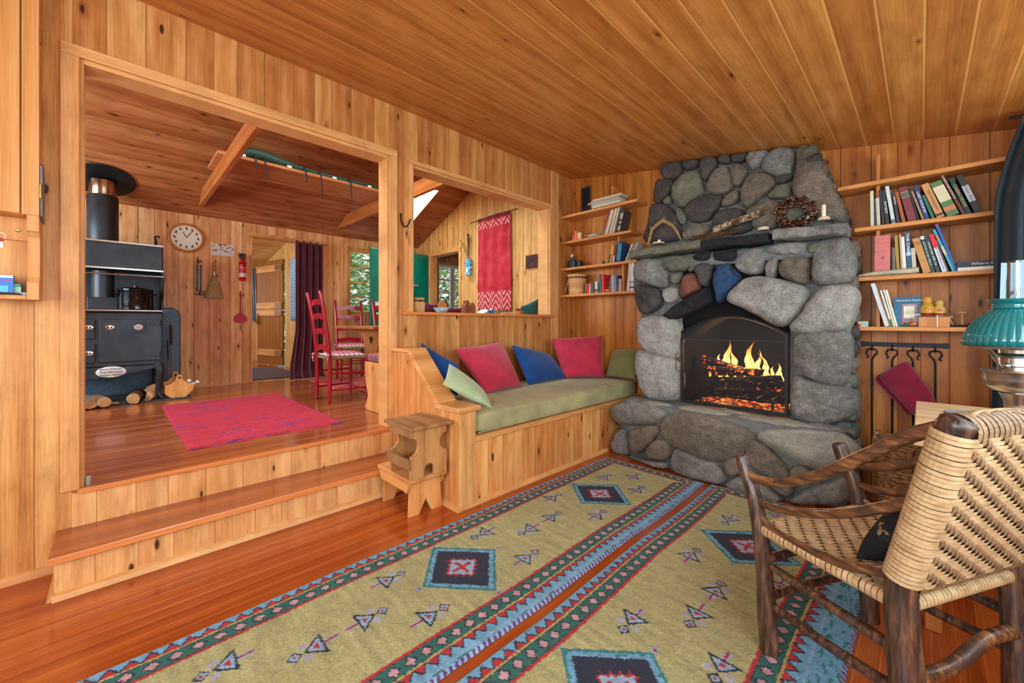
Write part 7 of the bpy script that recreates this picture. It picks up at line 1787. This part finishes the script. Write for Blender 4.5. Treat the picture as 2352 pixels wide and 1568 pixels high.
for y in (-1.72, -.72):
    MB().prism(tre, 'y', y-.02, y+.02).build('trestle_end', M['ktab'], kt, world=True, bevel=.003)
    ht = [(-.0, -.05), (-.045, .01), (-.04, .035), (-.02, .042), (0, .025), (.02, .042), (.04, .035), (.045, .01)]
    MB().prism([(-1.46+a, ZT_-.155+b) for a, b in ht], 'y', y-.0215, y+.0215).build('heart_cutout', M['blkp'], kt, world=True)
MB().box((-1.55, -1.70, ZT_-.42), (-1.39, -.74, ZT_-.38)).build('stretcher', M['ktab'], kt, world=True)
kb = thing('settle_bench', 'pine settle with scrolled end against the back of the partition', 'bench', (-.45, -1.2, ZK))
se = [(-.14, ZK+.002), (-.14, .80), (-.745, .80), (-.745, .70), (-.735, .62), (-.705, .56), (-.69, .50), (-.71, .44), (-.745, .40), (-.75, ZK+.03), (-.72, ZK+.002)]
for y in (-2.14, -.32): MB().prism(se, 'y', y-.0, y+.03).build('end_panel', M['kbench'], kb, world=True, bevel=.003)
MB().box((-.74, -2.11, .775), (-.14, -.32, .80)).build('seat_board', M['kbench'], kb, world=True); MB().box((-.72, -2.11, ZK+.05), (-.70, -.32, .775)).build('front_board', M['kbench'], kb, world=True)
def plaid(name, base, c1, c2, f, axs=('x', 'y', 'z')):
    t = NT(name); o, ax = t.obj(); c = srgb(*base)
    for k, (a, col, ff, th) in enumerate(((axs[0], c1, f, .2), (axs[1], c1, f, .2), (axs[0], c2, f*2, .75), (axs[1], c2, f*2, .75), (axs[2], c1, f*1.3, .2))):
        c = t.mix(t.math('MULTIPLY', t.math('GREATER_THAN', t.math('SINE', t.math('MULTIPLY', ax[a], ff)), th), .62), c, srgb(*col))
    t.L.new(c, t.b.inputs['Base Color']); t.b.inputs['Roughness'].default_value = .9; return t.mat
M['plaid1'] = plaid('red_white_plaid', (226, 220, 222), (170, 24, 50), (110, 16, 40), 130); M['plaid2'] = plaid('muted_red_plaid', (176, 120, 112), (140, 40, 56), (60, 50, 80), 90)
bc = thing('bench_cushion', 'muted red plaid cushion on the settle end', 'cushion', (-.44, -1.2, .801)); rounded_pad('pad', (-.75, -2.13, .802), (-.16, -.33, .882), M['plaid2'], bc, r=.03, world=True)
M['redp'] = plain('glossy_crimson_paint', srgb(150, 12, 34), .22, coat=.3, vary=.1); M['rush'] = splint_mat('rush_seat', (92, 70, 40), (130, 104, 64), (160, 134, 90))
def turned(P, r, name, par, mat=None): mb = MB(); mb.tube(P, r, 10); return mb.build(name, mat or M['redp'], par)
def ladder_chair(label, loc, rz, dark=False):
    t = thing('ladderback_chair', label, 'chair', loc, rz, 'crimson ladderback chairs'); W, Dp = .40, .36      # faces +y, back at -y
    for s_ in (-1, 1):
        x = s_*W/2*.86
        P = [(x*.98, -Dp/2-.005, 0), (x, -Dp/2, .12), (x, -Dp/2, .45), (x*1.0, -Dp/2-.04, .80), (x*1.02, -Dp/2-.085, 1.06), (x*1.02, -Dp/2-.092, 1.10)]
        turned(spline(P, 4), [.010, .014, .017, .019]+[.0195]*12+[.018, .016, .014, .010, .004], 'rear_post', t)
        turned([(s_*W/2*.98, Dp/2, 0), (s_*W/2, Dp/2, .12), (s_*W/2, Dp/2, .45)], [.010, .018, .019], 'front_leg', t)
        for z in (.13, .29): turned([(s_*W/2, Dp/2, z), (x, -Dp/2, z)], .009, 'side_rung', t)
    for z in (.11, .27): turned([(-W/2, Dp/2, z), (W/2, Dp/2, z)], .009, 'front_rung', t)
    turned([(-W/2*.86, -Dp/2, .20), (W/2*.86, -Dp/2, .20)], .009, 'rear_rung', t)
    for k, z in enumerate((.53, .69, .84, .98)):
        yb = -Dp/2-.04*(z-.45)/.35*.9-.002; pr_ = []
        n = 12
        topc = [(-.165+.33*i/n, z+.028+.018*math.sin(PI*i/n)) for i in range(n+1)]; botc = [(.165-.33*i/n, z-.020-.012*math.cos(2*PI*i/n)*(1 if .2 < i/n < .8 else .3)) for i in range(n+1)]
        MB().prism(topc+botc, 'y', yb-.006, yb+.006).build('back_slat', M['redp'], t)
    mb = MB(); mb.prism([(-W/2*.88, -Dp/2), (W/2*.88, -Dp/2), (W/2+.012, Dp/2+.01), (-W/2-.012, Dp/2+.01)], 'z', .425, .458); mb.build('rush_seat', M['rush'], t, bevel=.012)
    cu_ = MB(); cu_.grid(lambda u, v: Vector(((2*u-1)*.195*(.92+.08*v), -Dp/2+.02+v*(Dp-.02), .462+.036*max(0, (1-abs(2*u-1)**3)*(1-abs(2*v-1)**3))**.6)), 20, 20); cu_.grid(lambda u, v: Vector(((2*u-1)*.195*(.92+.08*v), -Dp/2+.02+v*(Dp-.02), .461)), 2, 2); cu_.build('plaid_cushion', M['plaid1'], t, sharp=180)
    for s_ in (-1, 1): mb = MB(); mb.tube([(s_*.15, -Dp/2+.03, .47), (s_*.19, -Dp/2-.02, .475), (s_*.205, -Dp/2-.03, .44), (s_*.19, -Dp/2-.025, .39)], .008, 6); mb.ball((s_*.19, -Dp/2-.03, .465), .018, 8, 6); mb.build('cushion_tie', M['plaid1'], t)
    return t
ladder_chair('crimson ladderback chair with plaid cushion standing nearest, at the end of the kitchen table', (-1.385, -2.10, ZK+.001), 0)
ladder_chair('crimson ladderback chair farthest left, pushed back towards the far kitchen wall', (-2.68, -1.42, ZK+.010), -PI/2-.15)
ladder_chair('crimson ladderback chair half hidden behind the post, in front of the green door', (-2.2, -1.05, ZK+.010), -PI/2+.1)
# ---------------- plank shelf on the tie beams with green bundle
lw_ = thing('loft_plank', 'long pine plank lying across the kitchen tie beams', 'plank', (-2.0, -2.2, 2.70)); MB().box((-2.22, -3.10, 2.702), (-1.68, -1.2, 2.730)).build('plank', M['kceil2'] if 'kceil2' in M else wood('loft_plank_pine', 'x', 'y', 0, (134, 74, 38), (178, 112, 64), (204, 140, 90), knots=.2), lw_, world=True)
M['gcan'] = plain('dark_green_canvas', srgb(6, 62, 44), .6, vary=.25, vscale=9, bump=.3)
gb = thing('canvas_bundle', 'dark green canvas bundle with black straps lying on the loft plank', 'bundle', (-1.95, -2.1, 2.728))
mb = MB(); P = [(-1.80, -2.98, 2.765), (-1.80, -2.86, 2.80), (-1.80, -2.72, 2.81), (-1.79, -2.55, 2.785), (-1.78, -2.3, 2.77), (-1.77, -2.0, 2.765), (-1.76, -1.7, 2.765), (-1.75, -1.42, 2.755)]
Q = spline(P, 4); mb.tube(Q, [.03+.035*math.sin(PI*min(1, i/len(Q)*1.6+.08))**.7*(1 if i < 14 else .6) for i in range(len(Q))], 12); mb.build('canvas', M['gcan'], gb, world=True, sharp=180)
for y, l in ((-2.80, .12), (-2.72, .2), (-2.35, .13), (-2.2, .24), (-1.88, .2), (-1.50, .12)):
    mb = MB(); mb.tube([(-1.74, y, 2.79), (-1.672, y, 2.745), (-1.668, y+.01, 2.745-l)], .007, 6, flat=.4); mb.build('strap', M['blkp'], gb, world=True)
for y in (-2.9, -2.5, -2.05, -1.65): MB().box((-1.70, y-.02, 2.731), (-1.685, y+.02, 2.752)).build('white_patch', M['white'], gb, world=True)
# ---------------- gable wall: textile, picture, pocket of dried grasses
def textile():
    t = NT('red_ethnic_textile'); o, ax = t.obj(); x, z = ax['x'], ax['z']
    n = t.noise(t.comb(t.math('MULTIPLY', x, 40), t.math('MULTIPLY', z, 300), 0.0), 1, 3); n0 = t.noise(o, 7, 3)
    base = t.ramp(t.math('ADD', t.math('MULTIPLY', n, .5), t.math('MULTIPLY', n0, .5)), [(.35, srgb(142, 10, 28)), (.5, srgb(186, 22, 40)), (.65, srgb(206, 66, 72))])
    tri = t.math('ABSOLUTE', t.math('SUBTRACT', t.math('FRACT', t.math('MULTIPLY', x, 9)), .5))
    zig = t.math('FRACT', t.math('ADD', t.math('MULTIPLY', z, 11), t.math('MULTIPLY', tri, 2.2)))
    ln = t.math('LESS_THAN', zig, .32); dots = t.math('GREATER_THAN', t.noise(o, 70, 2), .42)
    top = t.math('MULTIPLY', t.math('GREATER_THAN', z, .50), t.math('LESS_THAN', z, .60)); bot = t.math('LESS_THAN', z, -.40)
    m = t.math('MULTIPLY', t.math('MULTIPLY', t.math('ADD', top, bot), ln), dots)
    c = t.mix(t.math('MULTIPLY', m, .8), base, srgb(226, 206, 196)); dk = t.math('GREATER_THAN', z, .61); c = t.mix(t.math('MULTIPLY', dk, .7), c, srgb(96, 10, 24))
    t.L.new(c, t.b.inputs['Base Color']); t.b.inputs['Roughness'].default_value = .85; t.bump(n, .5, .004); return t.mat
a, b = onY(1097, 505, GY-.05), onY(1172, 497, GY-.05); zb4 = onY(1100, 712, GY-.05).z
tx = thing('wall_textile', 'red woven textile with pale zigzag borders hanging from a twig rod on the gable wall', 'wall hanging', ((a.x+b.x)/2, GY-.05, (a.z+zb4)/2))
hw_, hh_ = (b.x-a.x)/2, (a.z-zb4)/2
mb = MB(); mb.grid(lambda u, v: Vector(((2*u-1)*hw_*(1+.02*math.sin(v*5)), .012*math.sin(u*21+math.sin(v*3)), -hh_+v*2*hh_+.012*math.sin(u*21)*(v > .95)-.03*u*(v < .05))), 80, 40); mb.build('cloth', textile(), tx, solid=.003, sharp=180)
mb = MB(); mb.tube([(-hw_-.16, 0, hh_-.02), (0, .0, hh_+.008), (hw_+.14, 0, hh_+.0)], .006, 6); mb.build('twig_rod', M['barkbr'], tx)
a, b = onY(1207, 586, GY-.02), onY(1236, 616, GY-.02)
pc_ = thing('framed_picture', 'small dark red-brown picture on the gable wall right of the red textile', 'picture', ((a.x+b.x)/2+.03, GY-.006, (a.z+b.z)/2)); hx_, hz_2 = .15, (a.z-b.z)/2
MB().box((-hx_, -.006, -hz_2), (hx_, 0.005, hz_2)).build('thin_frame', M['trim_x'], pc_); MB().box((-hx_+.008, -.008, -hz_2+.008), (hx_-.008, -.0062, hz_2-.008)).build('print', picmat('dark_figures', ((0, (40, 14, 12)), (.5, (74, 26, 20)), (.6, (128, 58, 40)), (.68, (50, 16, 14))), 16), pc_)
a = onY(1075, 632, GY-.04)
wpk = thing('wall_pocket', 'pale blue ceramic wall pocket holding dried grasses on the gable wall', 'wall pocket', (a.x, GY-.03, a.z))
MB().prism([(-.055, 0), (.055, 0), (.065, .24), (-.06, .24)], 'y', -.03, .03).build('pocket', picmat('blue_glaze', ((0, (220, 224, 220)), (.45, (40, 140, 170)), (.55, (120, 190, 206)), (.62, (226, 228, 222))), 14), wpk, bevel=.01)
for i, (dx, dz, r) in enumerate(((-.16, .32, .004), (-.13, .30, .004), (-.10, .28, .003), (.0, .42, .012), (.02, .36, .008), (-.19, .36, .004))):
    mb = MB(); mb.tube([(0, 0, .2), (dx*.6, -.005, .2+dz*.6), (dx, -.01, .2+dz)], [.003, r, r*1.4], 6); mb.build('dried_stem', M['straw'] if i < 3 else M['barkbr'], wpk)
# ---------------- things on the sill of the inner opening
SZ_ = 1.2405; SXX = -.07
def ons(u, v=712): p = onX(u, v, SXX); return p
c = ons(959); splint_basket('square_splint_basket', 'small square splint basket with dark band at the left end of the sill', (SXX, c.y, SZ_), [(.036, 0), (.040, .06), (.034, .092)], True, 14, 8, square=.5, mats=(M['spl'], M['spl_dk'], M['spl']))
c = ons(1014); t = thing('scalloped_bowl', 'pale blue-grey scalloped pottery bowl holding a round brown disc on the sill', 'bowl', (SXX, c.y, SZ_))
M['bluepot'] = picmat('mottled_blue_glaze', ((0, (96, 120, 140)), (.42, (150, 172, 186)), (.5, (190, 204, 210)), (.62, (110, 136, 156))), 40)
mb = MB(); mb.lathe([(.02, 0), (.035, .002), (.052, .022), (.058, .036), (.054, .034), (.03, .008), (0, .006)], 30, rib=lambda an, z: .05*math.sin(an*7)*(z/.036)); mb.build('bowl', M['bluepot'], t)
MB().lathe([(0, -.006), (.036, -.006), (.038, 0), (.036, .006), (0, .006)], 30, (.012, 0, .046), M=Matrix.Rotation(PI/2-.15, 4, 'Y')).build('brown_disc', M['barkbr'] if False else M['tleg'], t)
c = ons(1031); t = thing('moose_figurine', 'small dark moose figurine with spread antlers behind the pottery bowl', 'figurine', (SXX-.05, c.y, SZ_))
M['dkfig'] = plain('dark_pewter', srgb(40, 44, 40), .5, .3)
mb = MB(); mb.ball((0, 0, .045), .022, 12, 8, (.8, .9, 1.7)); mb.ball((0, 0, .088), .013, 10, 8, (1, .8, 1.1)); mb.ball((.012, 0, .080), .008, 8, 6, (1.4, .8, .9)); mb.build('body', M['dkfig'], t)
for s_ in (-1, 1):
    mb = MB(); mb.tube([(0, s_*.006, .096), (0, s_*.022, .102), (0, s_*.028, .118)], .003, 6); mb.tube([(0, s_*.018, .10), (0, s_*.016, .116)], .0025, 6); mb.ball((0, s_*.024, .108), .008, 8, 6, (.3, 1, .8)); mb.build('antler', M['dkfig'], t)
    MB().tube([(0, s_*.012, .03), (.006, s_*.014, .0)], .006, 6).build('leg', M['dkfig'], t)
c = ons(1077); t = thing('wooden_house', 'dark wooden toy house with chimney block in the middle of the sill', 'toy house', (SXX, c.y, SZ_)); M['dkw'] = wood('walnut_block', 'y', 'z', 0, (88, 48, 26), (128, 76, 44), (156, 100, 62), knots=0)
MB().prism([(-.005, 0), (.042, 0), (.042, .055), (.0185, .082), (-.005, .055)], 'x', -.02, .025).build('house_block', M['dkw'], t); MB().prism([(-.045, 0), (-.0055, 0), (-.0055, .075), (-.012, .095), (-.028, .095), (-.028, .07), (-.045, .05)], 'x', -.035, .01).build('chimney_block', M['dkw'], t)
c = ons(1108); t = thing('curled_paper', 'curled white paper leaflet on the sill left of the blue jar', 'paper', (SXX, c.y, SZ_)); mb = MB(); mb.grid(lambda u, v: Vector((-.05+.09*v, -.045+.075*u, .002+.028*u**2+.004*math.sin(v*4))), 14, 8); mb.build('leaf', M['white'], t, solid=.001, sharp=180)
c = ons(1128); t = thing('ink_jar', 'little blue glass jar with white lid on the sill', 'jar', (SXX, c.y, SZ_)); MB().lathe([(0, 0), (.017, 0), (.019, .004), (.019, .024), (.013, .029)], 24).build('jar_body', cm((20, 90, 130), .1), t, sharp=50); MB().lathe([(0, .0295), (.012, .0295), (.012, .04), (0, .04)], 20).build('lid', M['white'], t, sharp=50)
c = ons(1153); t = thing('glass_dish', 'clear glass lidded dish on the sill in front of the red textile', 'dish', (SXX-.03, c.y, SZ_)); MB().lathe([(0, 0), (.03, 0), (.04, .012), (.042, .03), (.04, .032), (.02, .042), (0, .045)], 30).build('dish', M['chimney'] if M.get('chimney') else M['glass'], t)
c = ons(1162); t = thing('wood_block', 'small pale wooden block at the front edge of the sill', 'block', (-.015, onX(1162, 716, -.015).y, SZ_)); MB().cbox((0, 0, .008), (.03, .05, .015)).build('block', M['cutw'], t, bevel=.002)
c = ons(1190); t = thing('toy_birdhouse', 'tiny orange-brown wooden house with sloped roof at the right end of the sill', 'toy house', (SXX+.02, c.y, SZ_)); M['org'] = cm((196, 106, 50)); MB().prism([(-.02, 0), (.022, 0), (.022, .026), (.012, .036), (-.02, .03)], 'x', -.02, .02).build('house_body', M['org'], t)
MB().prism([(-.036, .044), (-.03, .048), (.03, .028), (.026, .023)], 'x', -.026, .026).build('roof', cm((150, 80, 46)), t); MB().box((.0205, .002, .006), (.0212, .009, .016)).build('doorway', M['blkp'], t)
c = onX(1218, 705, -.30)
zz0 = lambda p, dx=-.12: V(p.x+dx, p.y, .895)
pillow4('green_pillow', onX(1196, 702, -.28), onX(1242, 680, -.30), zz0(onX(1242, 735, -.30)), zz0(onX(1196, 735, -.28)), .10, cloth('teal_green_velvet', srgb(10, 104, 96)), 'teal green pillow beyond the right end of the sill')
pillow4('purple_pillow', onX(972, 688, -.26), onX(1006, 698, -.28), zz0(onX(1008, 735, -.28)), zz0(onX(972, 735, -.26)), .08, plaid('purple_stripe', (96, 34, 70), (130, 60, 96), (60, 20, 60), 200), 'purple striped pillow beyond the sill, right of the small basket')
pillow4('purple_pillow', onX(1024, 704, -.26), onX(1070, 703, -.28), zz0(onX(1070, 735, -.28)), zz0(onX(1024, 735, -.26)), .08, cm((110, 36, 50), .9), 'dark wine pillow beyond the sill, left of the wooden toy house')
for o in COL.objects:
    if o.parent is None and o.name.split('.')[0] in ('square_splint_basket', 'scalloped_bowl', 'moose_figurine', 'wooden_house', 'ink_jar', 'glass_dish', 'toy_birdhouse', 'curled_paper'): o.scale = (1.22, 1.22, 1.22)
# small door stop on the platform at the left jamb
c = onZ(183, 1104, ZK); t = thing('door_bumper', 'small grey rubber bumper on the platform edge by the left jamb', 'bumper', (-.02, -3.862, ZK+.0015)); MB().lathe([(0, 0), (.011, 0), (.011, .038), (0, .04)], 16).build('rubber', cm((150, 146, 134)), t, sharp=40)
# ---------------- trees outside the windows
def leafy(name):
    t = NT(name); o, ax = t.obj(); n = t.noise(o, 5, 5, .75); t.L.new(t.ramp(n, [(.35, srgb(96, 128, 76)), (.5, srgb(156, 184, 120)), (.62, srgb(210, 228, 180)), (.72, srgb(130, 160, 100))]), t.b.inputs['Base Color']); t.b.inputs['Roughness'].default_value = .8; return t.mat
M['leaf'] = leafy('spring_foliage')
for i, (x, y, z, s_) in enumerate(((-9.5, .5, 2.1, 1.9), (-8.7, 4.5, 2.1, 1.9), (-9.0, -8.0, 2.0, 2.0))):
    t = thing('tree', ('bushy light green tree outside the far kitchen window', 'light green tree outside the porch windows', 'green tree outside the entry window', 'tall green tree farthest outside beyond the porch')[i], 'tree', (x, y, 0)); rw = random.Random(i); mb = MB()
    for k in range(5200):
        d = Vector((rw.gauss(0, 1), rw.gauss(0, 1), rw.gauss(0, 1))).normalized()*s_*rw.uniform(.55, 1.05); a = Matrix.Rotation(rw.uniform(0, 6), 4, 'Z') @ Matrix.Rotation(rw.uniform(-1, 1), 4, 'X'); w_ = .05+.06*rw.random()
        mb.add([Vector((0, 0, z))+d+(a @ Vector(q_)) for q_ in ((-w_, 0, 0), (0, -w_*.5, .03), (w_*1.4, 0, 0), (0, w_*.5, -.03))], [(0, 1, 2, 3)], True)
    mb.build('foliage', M['leaf'], t, recalc=False); mb = MB(); mb.tube([(0, 0, 0), (.05, 0, z-.6*s_), (0, .1, z+.3*s_)], [.14, .11, .05], 10); mb.build('trunk', M['barkbr'], t)
gr_ = MB().box((-16, -12, -.3), (-7.2, 10, -.02)).build('ground', plain('grass_ground', srgb(110, 130, 70), .9, vary=.3)); struct(gr_)
